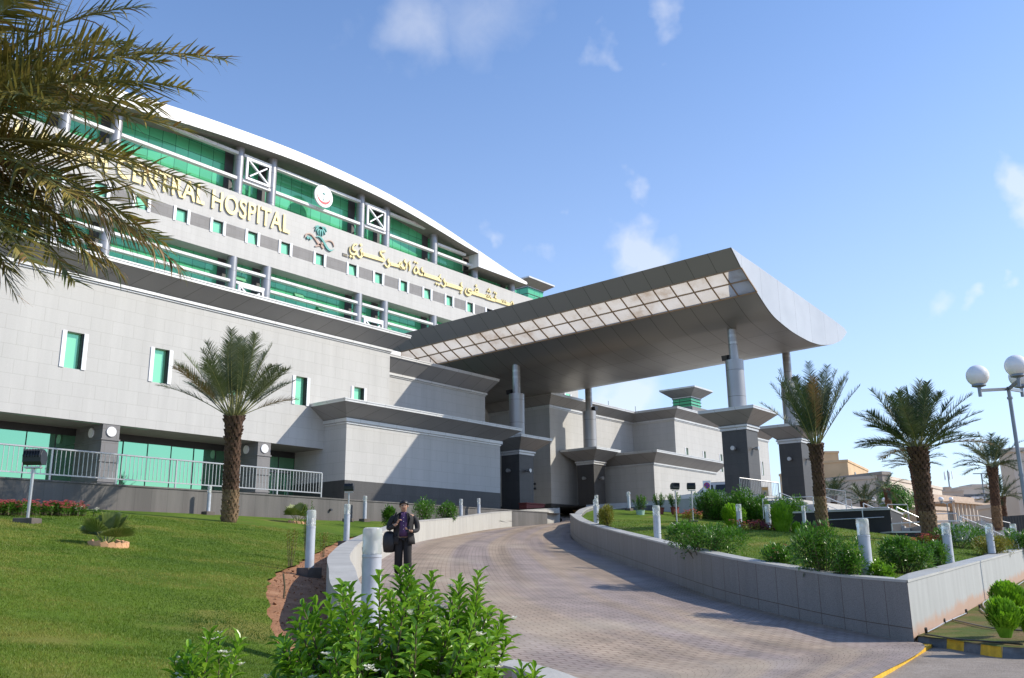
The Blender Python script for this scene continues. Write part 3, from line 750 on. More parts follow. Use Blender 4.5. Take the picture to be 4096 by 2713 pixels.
def pillar(x, y, zb, label, first=[]):
    # x, y = near-left corner; dark square shaft, flared capital, two stage steel column
    w = 1.5; t = thing('canopy_pillar', (x+w/2, y+w/2, 3.0), label, 'pillar', 'pillars carrying the entrance canopy')
    poly = [(x, y+w), (x, y), (x+w, y), (x+w, y+w)]
    mb = MB(); mb.box((x, y, 2.4), (x+w, y+w, zb)); mb.build('shaft', 'dark_stone', t)
    z1 = zb+.27; z2 = z1+.72; z3 = z2+.17; e = .92
    mb = MB(); sweep(mb, poly, [(0, zb), (.06, zb), (.06, zb+.12), (.02, zb+.13), (.02, zb+.15), (.12, zb+.16), (.12, z1), (.05, z1)], True); mb.build('band', 'fascia_metal', t)
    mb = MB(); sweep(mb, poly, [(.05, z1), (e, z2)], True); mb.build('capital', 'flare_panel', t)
    mb = MB(); sweep(mb, poly, [(e, z2), (e, z2+.1), (e+.02, z2+.105), (e+.02, z3), (0, z3+.02)], True); mb.box((x, y, z3-.02), (x+w, y+w, z3+.02)); mb.build('fascia', 'fascia_metal', t)
    cx, cy = x+w/2, y+w/2
    zw = z3+3.0; zt = soffz(cx, cy)
    mb = MB(); mb.cyl((cx, cy, z3), (cx, cy, zw), .52, n=32); mb.build('column_sleeve', 'column_metal', t, smooth='auto')
    mb = MB(); mb.cyl((cx, cy, zw), (cx, cy, zt+.15), .265, n=28); c = mb.build('column', 'column_metal', t, smooth='auto')
    mb = MB()
    for z in (zt-.42, zt-.85): mb.cyl((cx, cy, z), (cx, cy, z+.14), .272, n=28)
    mb.build('column_ring', 'rail_metal', c)
    for a, b, n in ((x, cy, (-1, 0)), (cx, y, (0, -1))):
        mb = MB(); p = Vector((a, b, 6.25+(zb-7.28))); d = Vector((n[0], n[1], 0))
        mb.cyl(p, p+d*.13, .05, n=12); mb.cyl(p+d*.13, p+d*.34, .11, .125, n=18); mb.build('wall_lamp', 'rail_metal', t, smooth='auto')
    mb = MB(); fp = Vector((cx-.15, cy+.45, zw+.2)) if x < 50 else Vector((cx+.2, cy-.4, zw+.22))
    mb.obox(fp, Vector((.2, 0, .05)), Vector((0, .16, 0)), Vector((-.04, 0, .15))); mb.bar(fp-Vector((0, 0, .2)), fp, .05); mb.build('floodlight', 'black_plastic', t)
    return t
pillar(46.25, 36.3, 7.1, 'canopy pillar nearest the low stone block, left of the drive')
pillar(56.8, 37.5, 7.38, 'canopy pillar standing at the crest of the curving drive')
pillar(47.3, 20.97, 7.30, 'largest canopy pillar, behind the short steel railing and garden hedge')
pillar(57.0, 21.6, 7.56, 'rightmost canopy pillar, partly behind the tall palm')

# ================================================================== GROUND, DRIVE, WALLS
def mat_paving():
    m, nt, b = nmat('paving')
    uv = N(nt, 'ShaderNodeUVMap'); 
    br = N(nt, 'ShaderNodeTexBrick', offset=.5, squash=1)
    for k, v in (('Scale', 1), ('Brick Width', .21), ('Row Height', .11), ('Mortar Size', .009), ('Mortar Smooth', .3), ('Bias', 0)): br.inputs[k].default_value = v
    br.inputs['Color1'].default_value = (.32, .272, .24, 1); br.inputs['Color2'].default_value = (.265, .23, .205, 1); br.inputs['Mortar'].default_value = (.13, .09, .07, 1)
    nt.links.new(uv.outputs[0], br.inputs['Vector'])
    g = pos(nt)
    # broad tone bands that follow the drive (different batches of pavers)
    s = N(nt, 'ShaderNodeSeparateXYZ'); nt.links.new(uv.outputs[0], s.inputs[0])
    c = N(nt, 'ShaderNodeCombineXYZ'); nt.links.new(s.outputs[0], c.inputs[0])
    mu = N(nt, 'ShaderNodeMath', operation='MULTIPLY'); nt.links.new(s.outputs[1], mu.inputs[0]); mu.inputs[1].default_value = .07; nt.links.new(mu.outputs[0], c.inputs[1])
    band = ramp(nt, noise(nt, c.outputs[0], .9, 1), [(.44, (1.10, 1.0, .84)), (.56, (.93, .88, .89))])
    o = mixc(nt, 1.0, br.outputs['Color'], band, 'MULTIPLY')
    spt = ramp(nt, noise(nt, g, 1.1, 6, .6), [(.3, (.78, .78, .76)), (.6, (1.12, 1.12, 1.12))])
    o = mixc(nt, 1.0, o, spt, 'MULTIPLY')
    mpt = N(nt, 'ShaderNodeMapping'); mpt.inputs['Scale'].default_value = (1.1, .05, 1); nt.links.new(uv.outputs[0], mpt.inputs['Vector'])
    tk = ramp(nt, noise(nt, mpt.outputs[0], 1.3, 3, .5), [(.38, (.80, .79, .79)), (.52, (1.03, 1.03, 1.03))])
    o = mixc(nt, 1.0, o, tk, 'MULTIPLY')
    ol = ramp(nt, noise(nt, g, 1.7, 2, .4), [(.70, 0), (.76, .35)])
    o = mixc(nt, ol, o, (.10, .085, .075))
    st = ramp(nt, noise(nt, g, .35, 4, .5), [(.56, 0), (.72, .35)])
    o = mixc(nt, st, o, (.46, .40, .30))
    nt.links.new(o, b.inputs['Base Color']); b.inputs['Roughness'].default_value = .75
    bump(nt, b, br.outputs['Fac'], -.5, .008)
mat_paving()
def mat_ground(name, stops, sc, rough=.95, bmp=.5, bs=60, spots=None):
    m, nt, b = nmat(name); g = pos(nt)
    o = ramp(nt, noise(nt, g, sc, 8, .62), stops)
    f = ramp(nt, noise(nt, g, sc*22, 3, .7), [(.25, .72), (.75, 1.25)])
    o = mixc(nt, 1.0, o, f, 'MULTIPLY')
    if spots: o = mixc(nt, ramp(nt, noise(nt, g, spots[0], 4, .6), [(spots[1], 0), (spots[1]+.12, spots[2])]), o, spots[3])
    nt.links.new(o, b.inputs['Base Color']); b.inputs['Roughness'].default_value = rough
    b.inputs['Specular IOR Level'].default_value = .2
    bump(nt, b, noise(nt, g, bs, 4, .7), bmp, .03); return m
mat_ground('lawn', [(.3, (.050, .100, .006)), (.5, (.085, .145, .010)), (.7, (.12, .175, .016))], .45, spots=(.5, .55, .75, (.19, .17, .04)))
mat_ground('patchy_grass', [(.25, (.05, .10, .015)), (.45, (.09, .11, .02)), (.62, (.17, .12, .05)), (.75, (.28, .14, .08))], 1.6)
mat_ground('soil', [(.3, (.22, .11, .06)), (.55, (.33, .17, .095)), (.75, (.42, .25, .15))], 2.2, bmp=.5, bs=18)
mat_ground('asphalt', [(.3, (.26, .22, .185)), (.7, (.36, .31, .265))], 2.0, bs=150, bmp=.6)
mat_ground('sand', [(.3, (.36, .26, .17)), (.7, (.46, .34, .23))], .1, bmp=.2, bs=5)
mat_ground('plaza_paving', [(.3, (.30, .28, .26)), (.7, (.36, .34, .31))], 1, bmp=.1)

def interp_z(ctrl):
    C_ = np.array([(p[0], p[1]) for p in ctrl]); z = np.array([p[2] for p in ctrl]); n = len(z)
    def phi(r): return np.where(r > 0, r, 0.0)
    A = np.zeros((n+3, n+3)); D_ = np.linalg.norm(C_[:, None]-C_[None], axis=2); A[:n, :n] = phi(D_)+np.eye(n)*.02
    A[:n, n] = 1; A[:n, n+1:] = C_; A[n:, :n] = A[:n, n:].T
    wgt = np.linalg.lstsq(A, np.concatenate([z, [0, 0, 0]]), rcond=None)[0]
    def f(x, y):
        r = np.hypot(C_[:, 0]-x, C_[:, 1]-y); return float(r@wgt[:n]+wgt[n]+wgt[n+1]*x+wgt[n+2]*y)
    return f
def inside(pt, poly):
    x, y = pt; c = False; n = len(poly)
    for i in range(n):
        x1, y1 = poly[i]; x2, y2 = poly[(i+1) % n]
        if (y1 > y) != (y2 > y) and x < (x2-x1)*(y-y1)/(y2-y1)+x1: c = not c
    return c
def sheet(name, poly, zf, mat, step=1.0, kind='structure'):
    pts = []; n = len(poly)
    for i in range(n):
        a, b = Vector(poly[i]), Vector(poly[(i+1) % n]); k = max(1, int((b-a).length/step))
        for j in range(k): pts.append(a+(b-a)*j/k)
    nb = len(pts); edges = [(i, (i+1) % nb) for i in range(nb)]
    xs = [p.x for p in pts]; ys = [p.y for p in pts]; x = min(xs)+step*.37
    pp = [(p.x, p.y) for p in pts]
    while x < max(xs):
        y = min(ys)+step*.41
        while y < max(ys):
            q = (x+random.uniform(-.1, .1)*step, y+random.uniform(-.1, .1)*step)
            if inside(q, pp): pts.append(Vector(q))
            y += step
        x += step
    r = geometry.delaunay_2d_cdt(pts, edges, [], 1, 1e-5)
    vs = [(v.x, v.y, zf(v.x, v.y)) for v in r[0]]
    mb = MB(); mb.add(vs, [tuple(f) for f in r[2]]); o = mb.build(name, mat, smooth=True); 
    o['kind'] = kind; return o
# ---- inner top edge of the left drive wall (pixel x, y, depth, wall height)
LT = [(2450,2770,8.2,.02),(2200,2673,8.8,.26),(1924,2605,9.3,.42),(1640,2490,9.9,.62),(1455,2355,11,.74),(1417,2274,13,.8),(1397,2234,15,.8),(1404,2207,17.2,.8),(1445,2166,21,.8),(1544,2119,27,.8),(1656,2086,32,.76),(1816,2071,38.5,.74),(1998,2047,44.5,.79),(2239,2031,50.2,.79)]
def spline(P, k=5):
    out = []
    for i in range(len(P)-1):
        a0, a1, a2, a3 = [np.array(P[j], float) for j in (max(i-1, 0), i, i+1, min(i+2, len(P)-1))]
        for j in range(k):
            u = j/k; out.append(.5*((2*a1)+(-a0+a2)*u+(2*a0-5*a1+4*a2-a3)*u*u+(-a0+3*a1-3*a2+a3)*u**3))
    out.append(np.array(P[-1], float)); return out
Lw = [tuple(dep(x, y, D))+(h,) for x, y, D, h in LT]              # x, y, ztop, h
RT = [(3300,2800,8.1),(3490,2710,9.7),(3700,2583,13.2),(3657,2571,13.8),(3379,2520,15.6),(3118,2459,17.3),(2858,2390,19.6),(2598,2293,25),(2425,2224,31),(2321,2177,36),(2283,2140,40)]
Rw = [tuple(dep(x, y, D)) for x, y, D in RT]
# ---- the drive
Lb = [(p[0], p[1], p[2]-p[3]) for p in Lw]
Lb += [tuple(dep(2215, 2052, 60)), tuple(dep(2215, 2044, 74))]
Rb = [Rw[0], Rw[1], Rw[2], Rw[4], Rw[5], Rw[5], Rw[6], Rw[6], Rw[7], Rw[8], Rw[9], Rw[10], tuple(dep(2345, 2095, 46)), tuple(dep(2400, 2064, 54)), tuple(dep(2440, 2050, 63)), tuple(dep(2440, 2044, 74))]
Rb[5] = tuple((np.array(Rw[5])*.6+np.array(Rw[6])*.4)); Rb[4] = tuple((np.array(Rw[4])*.4+np.array(Rw[5])*.6)); Rb[3] = tuple((np.array(Rw[3])*.5+np.array(Rw[4])*.5)); Rb[7] = tuple((np.array(Rw[6])*.65+np.array(Rw[7])*.35))
def drive():
    Ls, Rs = spline(Lb, 6), spline(Rb, 6); nu = len(Ls); nv = 14
    vs = []; uv = []; fs = []; s = 0
    for i in range(nu):
        if i: s += (np.linalg.norm(Ls[i]-Ls[i-1])+np.linalg.norm(Rs[i]-Rs[i-1]))/2
        wd = np.linalg.norm((Rs[i]-Ls[i])[:2])
        for j in range(nv+1):
            t = j/nv; p = Ls[i]*(1-t)+Rs[i]*t; vs.append(tuple(p)); uv.append((s, t*6.5+(wd-6.5)*t*.0))
    for i in range(nu-1):
        for j in range(nv): fs.append((i*(nv+1)+j, i*(nv+1)+j+1, (i+1)*(nv+1)+j+1, (i+1)*(nv+1)+j))
    mb = MB(); mb.add(vs, fs); o = mb.build('drive', 'paving', smooth=True); o['kind'] = 'structure'
    l = o.data.uv_layers.new(name='UVMap')
    for lp in o.data.loops: l.data[lp.index].uv = (uv[lp.vertex_index][1], uv[lp.vertex_index][0])
    return Ls, Rs
DL, DR = drive()
def drive_point(px, py):
    # where the line of sight through a photo pixel meets the drive surface
    best = None
    for i in range(len(DL)):
        for j in range(41):
            p = DL[i]*(1-j/40)+DR[i]*(j/40); v = Vector(p)
            c = Vector((v.dot(_r2), v.dot(_u2), v.dot(_fwd))); e = math.hypot(CX+FPX*c.x/c.z-px, CY-FPX*c.y/c.z-py)
            if best is None or e < best[0]: best = (e, v)
    return best[1]
def strip_wall(name, label, P, width, zb_extra, mat_face, mat_top, side=1, cap=.012, cat='wall', inner=None):
    # P: list of (x, y, zbase, ztop) along the visible face; the wall thickens to the given side
    xy = [(p[0], p[1]) for p in P]; off = miter(xy, -width*side); offc = miter(xy, cap*side)
    if inner is not None:
        s_ = 0; iv = Vector(inner); d0 = (iv-Vector(xy[0])).length
        for i in range(len(xy)):
            if i: s_ += math.hypot(xy[i][0]-xy[i-1][0], xy[i][1]-xy[i-1][1])
            if s_ < d0*.96: off[i] = iv.copy()
    t = thing(name, (P[0][0], P[0][1], P[0][2]), label, cat)
    mb = MB(); n = len(P)
    f = [(p[0], p[1]) for p in P]
    for i in range(n-1):
        a, b, oa, ob = P[i], P[i+1], off[i], off[i+1]
        mb.quad((a[0], a[1], a[2]-zb_extra), (b[0], b[1], b[2]-zb_extra), (b[0], b[1], b[3]-.04), (a[0], a[1], a[3]-.04))
        mb.quad((oa.x, oa.y, a[2]-zb_extra-.6), (oa.x, oa.y, a[3]-.04), (ob.x, ob.y, b[3]-.04), (ob.x, ob.y, b[2]-zb_extra-.6))
    for i in (0, n-1):
        a, oa = P[i], off[i]; mb.quad((a[0], a[1], a[2]-zb_extra), (oa.x, oa.y, a[2]-zb_extra), (oa.x, oa.y, a[3]-.04), (a[0], a[1], a[3]-.04))
    ob_ = mb.build('wall_body', mat_face, t)
    cum = [0]
    for i in range(n-1): cum.append(cum[-1]+math.hypot(P[i+1][0]-P[i][0], P[i+1][1]-P[i][1]))
    l = ob_.data.uv_layers.new(name='UVMap'); k = 0
    for i in range(n-1):
        for q in range(2):
            c = [(cum[i], -zb_extra), (cum[i+1], -zb_extra), (cum[i+1], P[i+1][3]-P[i+1][2]), (cum[i], P[i][3]-P[i][2])]
            for cc in c: l.data[k].uv = cc; k += 1
    for q in range(2):
        for cc in ((0, -.3), (.3, -.3), (.3, .9), (0, .9)): l.data[k].uv = cc; k += 1
    mb = MB()
    for i in range(n-1):
        a, b, oa, ob, ca, cb = P[i], P[i+1], off[i], off[i+1], offc[i], offc[i+1]
        mb.quad((ca.x, ca.y, a[3]), (cb.x, cb.y, b[3]), (ob.x, ob.y, b[3]), (oa.x, oa.y, a[3]))
        mb.quad((ca.x, ca.y, a[3]-.04), (cb.x, cb.y, b[3]-.04), (cb.x, cb.y, b[3]), (ca.x, ca.y, a[3]))
        mb.quad((oa.x, oa.y, a[3]-.04), (oa.x, oa.y, a[3]), (ob.x, ob.y, b[3]), (ob.x, ob.y, b[3]-.04))
        mb.quad((ca.x, ca.y, a[3]-.04), (a[0], a[1], a[3]-.04), (b[0], b[1], b[3]-.04), (cb.x, cb.y, b[3]-.04))
    for i in (0, n-1):
        mb.quad((offc[i].x, offc[i].y, P[i][3]-.04), (off[i].x, off[i].y, P[i][3]-.04), (off[i].x, off[i].y, P[i][3]), (offc[i].x, offc[i].y, P[i][3]))
    mb.build('coping', mat_top, t)
    return off
# curved stone cladding: upright slabs follow the wall length, so the joints use a generic granite with UV-free vertical joints
def mat_slab(name, c1, c2, cm, w):
    m, nt, b = nmat(name); uv = N(nt, 'ShaderNodeUVMap'); g = pos(nt)
    stone_ = None
    return m
Ls4 = [tuple(v) for v in spline([(p[0], p[1], p[2]-p[3], p[2]) for p in Lw], 4)]
LO = strip_wall('drive_wall', 'low curved pale concrete wall with a flat top along the left of the drive', Ls4, .36, .3, 'concrete_wall' if 'concrete_wall' in MATS else 'concrete', 'concrete', side=1)
# right garden wall: curve + tip + back border
hR = .93
RTI = Rw[3:]
Pr = [(p[0], p[1], p[2], p[2]+hR) for p in RTI]
tip = [(2290, 2042+22, 42.5), (2318, 2038, 45.5), (2372, 2022, 47.5)]
Pt = [tuple(dep(x, y, D)) for x, y, D in tip]; Pr += [(p[0], p[1], p[2]-.95, p[2]) for p in Pt]
Rs4 = [tuple(v) for v in spline(Pr, 4)]
Rs4[0] = Pr[0]
c0 = Pr[0]; e1 = dep(4096, 2196, 27); e2 = dep(4420, 2150, 36)
_u1 = (Vector(Rs4[3][:2])-Vector(c0[:2])).normalized(); _u2_ = (Vector((e1.x, e1.y))-Vector(c0[:2])).normalized(); _bis = (_u1+_u2_).normalized(); _h = _u1.angle(_u2_)/2
INN = Vector(c0[:2])+_bis*min(1.3, .38/math.sin(_h))
RO = strip_wall('garden_wall', 'curving grey granite retaining wall of the raised garden, right of the drive', Rs4, .36, .3, 'slab_granite' if 'slab_granite' in MATS else 'wall_granite', 'coping_stone' if 'coping_stone' in MATS else 'concrete', side=-1, inner=INN)
# straight garden wall going right from the corner
Pe = [(c0[0], c0[1], c0[2], c0[3]), (e1.x, e1.y, -.5, e1.z), (e2.x, e2.y, -.1, e2.z)]
Pe = [tuple(np.array(Pe[0])*(1-t)+np.array(Pe[1])*t) for t in np.linspace(0, 1, 9)]+[Pe[2]]
EO = strip_wall('garden_wall', 'straight rendered garden wall running right from the granite corner, soil splashed at its foot', Pe, .4, .3, 'render_wall', 'coping_stone', side=1, inner=INN)
# back border of the raised garden
bk = [(2385, 2019, 47.6), (2430, 2038, 48), (2505, 2028, 49), (2597, 2019, 50), (2738, 2009, 50), (2830, 2004, 47), (2980, 2010, 43)]
Pb = [tuple(dep(x, y, D)) for x, y, D in bk[1:]]
strip_wall('border_wall', 'dark low border wall behind the raised lawn', [(p[0], p[1], p[2]-.5, p[2]) for p in Pb], .3, .3, 'base_stone', 'coping_stone', side=1)

# ---- lawns
lo = [(p.x, p.y) for p in LO]
LOZ = [(p.x, p.y, q[3]) for p, q in list(zip(LO, Ls4))[::2]]
def lawn_z(x, y):
    z = 1.95-.11*(29-y)+.05*max(0, x-24)-.45*math.exp(-((x-8.0)**2+(y-5.8)**2)/13)
    best = (1e9, 0)
    for (a, b, za), (c, d_, zc) in zip(LOZ, LOZ[1:]):
        ux, uy = c-a, d_-b; q = max(0., min(1., ((x-a)*ux+(y-b)*uy)/(ux*ux+uy*uy+1e-9))); d = (a+ux*q-x)**2+(b+uy*q-y)**2
        if d < best[0]: best = (d, za+(zc-za)*q)
    k = best[1]-.42+.20*math.sqrt(best[0]); h = .7
    u = max(0., min(1., .5+.5*(k-z)/h)); return k*(1-u)+z*u-h*u*(1-u)
meet = [p for p in lo if p[1] < 28.9]
left_poly = [(-12, 28.98), (36.5, 28.98)]+meet[::-1][0:]+[(5.6, .3), (-6, 1.0)]
sheet('ground', [(-400, -400), (900, -400), (900, 900), (-400, 900)], lambda x, y: -1.9, 'sand', 120)
sheet('lawn_soil', left_poly, lambda x, y: lawn_z(x, y)-.05, 'soil', .5)
# grass edge drawn inside the soil bed
edge_px = [(1620,2105),(1500,2128),(1400,2150),(1340,2170),(1265,2212),(1195,2250),(1110,2290),(1068,2345),(1072,2440),(1082,2530),(1135,2598),(1180,2680),(1230,2800)]
def lawn_hit(px, py, zf=None):
    zf = zf or lawn_z; d = ray(px, py); t = 3.0
    while t < 90:
        p = d*t
        if p.z <= zf(p.x, p.y)+.001 and d.z < .12 and t > 3.02: 
            return p
        if p.z <= zf(p.x, p.y): return p
        t += .02
    return d*30
ge = [lawn_hit(*p) for p in edge_px]
ge2 = []
for a, b in zip(ge, ge[1:]):
    n = max(2, int((b-a).length/.35))
    for i in range(n):
        q = a+(b-a)*i/n; ge2.append((q.x+random.uniform(-.07, .07), q.y+random.uniform(-.07, .07)))
grass_poly = [(-12, 28.75), (36.0, 28.75)]+[p for p in meet[::-1] if p[1] > ge2[0][1]+1.0 and p[0] > 20]+ge2+[(3.5, .8), (-6, 1.2)]
sheet('lawn', grass_poly, lambda x, y: lawn_z(x, y), 'lawn', .45)
# right lawn
ctl = [(p[0], p[1], p[3]-.14) for p in Rs4[::3]]+[(p[0], p[1], p[3]-.14) for p in Pe]+[tuple(dep(3288, 2103, 33)), tuple(dep(3725, 2172, 28)), tuple(dep(2711, 2086, 36)), tuple(dep(2600, 2050, 47)), tuple(dep(3010, 2120, 27)), tuple(dep(2621, 2183, 24)), tuple(dep(4060, 2170, 34)), tuple(dep(3400, 2152, 36)), tuple(dep(3190, 2128, 38)), tuple(dep(3640, 2172, 35.5)), tuple(dep(3850, 2165, 38))]
rz = interp_z(ctl)
right_poly = [(p.x, p.y) for p in RO[::2]]+[(p[0], p[1]) for p in Pb]+[tuple(dep(3180, 2125, 39.5))[:2], tuple(dep(3560, 2160, 37.5))[:2], tuple(dep(3790, 2160, 37))[:2], tuple(dep(4250, 2150, 40))[:2]]+[(p.x, p.y) for p in EO[::-1][:-1]]
sheet('lawn', right_poly, rz, 'lawn', .9)
# asphalt lot, ramp apron, garden strip outside the wall
sheet('road', [(2, -14), (60, -14), (60, 3.5), (26, 3.9), (15.6, 4.6), (14.2, 4.3), (9.0, 4.8), (5.5, 5.2), (-1, 1.0)], lambda x, y: -1.262+.0*x, 'asphalt', 3)
Z0 = -1.25
kpx = [(3672,2583),(3790,2592),(3890,2610),(3985,2626),(4080,2632),(4200,2634),(4400,2634)]
kp = [onZ(x, y, Z0) for x, y in kpx]
strip_poly = [(p.x, p.y) for p in kp]+[(p[0], p[1]) for p in Pe[::-1]]
sctl = [(p[0], p[1], p[2]+.02) for p in Pe]+[(p.x, p.y, Z0+.13) for p in kp]
sz = interp_z(sctl)
sheet('garden_soil', strip_poly, sz, 'patchy_grass', .5)
def kerb():
    # painted kerb: alternating grey and yellow blocks, each its own object
    P = [Vector((p.x, p.y, 0)) for p in spline([tuple(p) for p in kp], 8) for p in [Vector(p)]]
    acc = 0; out = [P[0]]; seg = 0.5; L = [P[0]]; blocks = []; cur = [P[0]]
    i = 0; rem = .42
    pts = []
    for a, b in zip(P, P[1:]):
        n = max(1, int((b-a).length/.02)); pts += [a+(b-a)*k/n for k in range(n)]
    step = []; d = 0; last = pts[0]; blk = [pts[0]]; 
    for q in pts[1:]:
        d += (q-last).length; last = q; blk.append(q)
        if d > .46: blocks.append(blk); blk = [q]; d = 0
    for k, bl in enumerate(blocks[:16]):
        bl = bl[::8]+[bl[-1]]; xy = [(p.x, p.y) for p in bl]
        inn = miter(xy, -.16); mb = MB(); n = len(bl); top = Z0+.13
        outt = miter(xy, -.03)
        for i in range(n-1):
            a, b, oa, ob, ta, tb = bl[i], bl[i+1], inn[i], inn[i+1], outt[i], outt[i+1]
            mb.quad((a.x, a.y, Z0-.03), (b.x, b.y, Z0-.03), (tb.x, tb.y, top), (ta.x, ta.y, top))
            mb.quad((ta.x, ta.y, top), (tb.x, tb.y, top), (ob.x, ob.y, top), (oa.x, oa.y, top))
            mb.quad((oa.x, oa.y, Z0), (oa.x, oa.y, top), (ob.x, ob.y, top), (ob.x, ob.y, Z0))
        for i in (0, n-1): mb.quad((bl[i].x, bl[i].y, Z0-.03), (outt[i].x, outt[i].y, top), (inn[i].x, inn[i].y, top), (inn[i].x, inn[i].y, Z0))
        o = mb.build('kerb_block', 'kerb_grey' if k % 2 == 0 else 'kerb_yellow')
        od = ['first', 'second', 'third', 'fourth', 'fifth', 'sixth', 'seventh', 'eighth'][min(k//2, 7)]
        meta(o, '%s kerb block, %s of its colour from the granite corner' % ('grey painted' if k % 2 == 0 else 'yellow painted', od), 'kerb', 'painted kerb blocks at the garden edge')
simple('kerb_grey', (.13, .14, .15), .8, 0, .35, 8, bmp=.3); simple('kerb_yellow', (.72, .42, .02), .7, 0, .3, 8, bmp=.3)
kerb()
# yellow painted edge between drive and asphalt
yl = [(3735,2573,1),(3640,2628,1),(3560,2676,1),(3490,2713,1),(3300,2812,1)]
mb = MB(); q = [onZ(x, y, Z0+.035) for x, y, _ in yl]; q2 = [onZ(x-38, y-2+0, Z0+.035) for x, y, _ in yl]
for i in range(len(q)-1):
    mb.quad(q2[i], q[i], q[i+1], q2[i+1]); mb.quad(q[i], q[i]-Vector((0, 0, .1)), q[i+1]-Vector((0, 0, .1)), q[i+1])
    mb.quad(q2[i], q2[i+1], q2[i+1]-Vector((0, 0, .1)), q2[i]-Vector((0, 0, .1)))
meta(mb.build('kerb_edge', 'kerb_yellow'), 'yellow painted edging strip between the brick drive and the asphalt', 'kerb')
# plaza and terrace
sheet('plaza', [(44.5, 14), (110, 14), (110, 60), (44.9, 60), (44.9, 37.9), (44.5, 30)], lambda x, y: 3.45, 'plaza_paving', 10)
sheet('terrace', [(-12, 29.25), (41, 29.25), (44.6, 34), (44.6, 44), (-12, 44)], lambda x, y: 2.78, 'plaza_paving', 10)
# base wall of the terrace
t = thing('terrace_wall', (20, 29, 1.9), 'long grey stone base wall carrying the terrace railing above the left lawn', 'wall')
mb = MB(); mb.box((-12, 29, .8), (39.3, 29.24, 2.74)); mb.build('wall_body', 'base_stone', t)
mb = MB(); mb.box((-12, 28.97, 2.74), (39.4, 29.27, 2.79)); mb.build('coping', 'base_stone', t)
mb = MB(); c = onY(1320, 2040, 29); mb.cyl((c.x, 29.0, c.z), (c.x, 28.9, c.z), .05, n=10); mb.build('drain_pipe', 'dark_metal', t)

# ================================================================== VEGETATION
def leafmat(name, c1, c2, c3, trans=.25, rough=.45, sc=1.5):
    m, nt, b = nmat(name); g = pos(nt)
    o = ramp(nt, noise(nt, g, sc, 5, .7), [(.32, c1), (.5, c2), (.68, c3)])
    nt.links.new(o, b.inputs['Base Color']); b.inputs['Roughness'].default_value = rough
    if trans:
        tr = N(nt, 'ShaderNodeBsdfTranslucent'); nt.links.new(o, tr.inputs['Color'])
        mx = N(nt, 'ShaderNodeMixShader'); mx.inputs[0].default_value = trans
        nt.links.new(b.outputs[0], mx.inputs[1]); nt.links.new(tr.outputs[0], mx.inputs[2])
        nt.links.new(mx.outputs[0], nt.nodes['Material Output'].inputs['Surface'])
leafmat('palm_leaf', (.065, .090, .035), (.125, .155, .07), (.21, .23, .13), .2, .5, 1.2)
leafmat('palm_leaf_dark', (.026, .055, .02), (.05, .085, .032), (.12, .14, .075), .18, .5, .9)
leafmat('palm_leaf_near', (.07, .08, .015), (.19, .17, .04), (.36, .26, .07), .3, .42, 2.2)
leafmat('palm_dry', (.20, .11, .035), (.26, .16, .06), (.16, .12, .04), .15, .6, 3)
leafmat('bush_leaf', (.08, .20, .012), (.18, .36, .025), (.32, .50, .05), .38, .28, 9)
leafmat('hedge_leaf', (.04, .12, .012), (.08, .21, .02), (.15, .30, .035), .35, .36, 5)
leafmat('yellow_leaf', (.16, .17, .02), (.26, .24, .03), (.12, .15, .02), .3, .5, 5)
leafmat('thuja_leaf', (.10, .24, .008), (.18, .38, .012), (.26, .46, .02), .4, .6, 4)
leafmat('petal_red', (.55, .10, .12), (.62, .18, .16), (.5, .06, .10), .3, .6, 9)
leafmat('petal_purple', (.16, .04, .07), (.22, .06, .09), (.10, .05, .04), .2, .6, 9)
leafmat('petal_white', (.75, .73, .62), (.82, .80, .72), (.7, .66, .5), .3, .6, 9)
leafmat('fan_leaf', (.08, .12, .02), (.15, .20, .04), (.26, .27, .09), .2, .5, 4)
simple('palm_boot', (.105, .058, .035), .9, 0, .5, 7, bmp=.5); simple('palm_boot_low', (.23, .15, .085), .9, 0, .4, 7, bmp=.5)
leafmat('grass_blade', (.06, .125, .007), (.13, .205, .012), (.33, .29, .06), .4, .6, .38)
simple('pot_green', (.35, .5, .42), .6)
simple('twig', (.10, .08, .04), .8)
simple('petiole', (.20, .20, .07), .5)

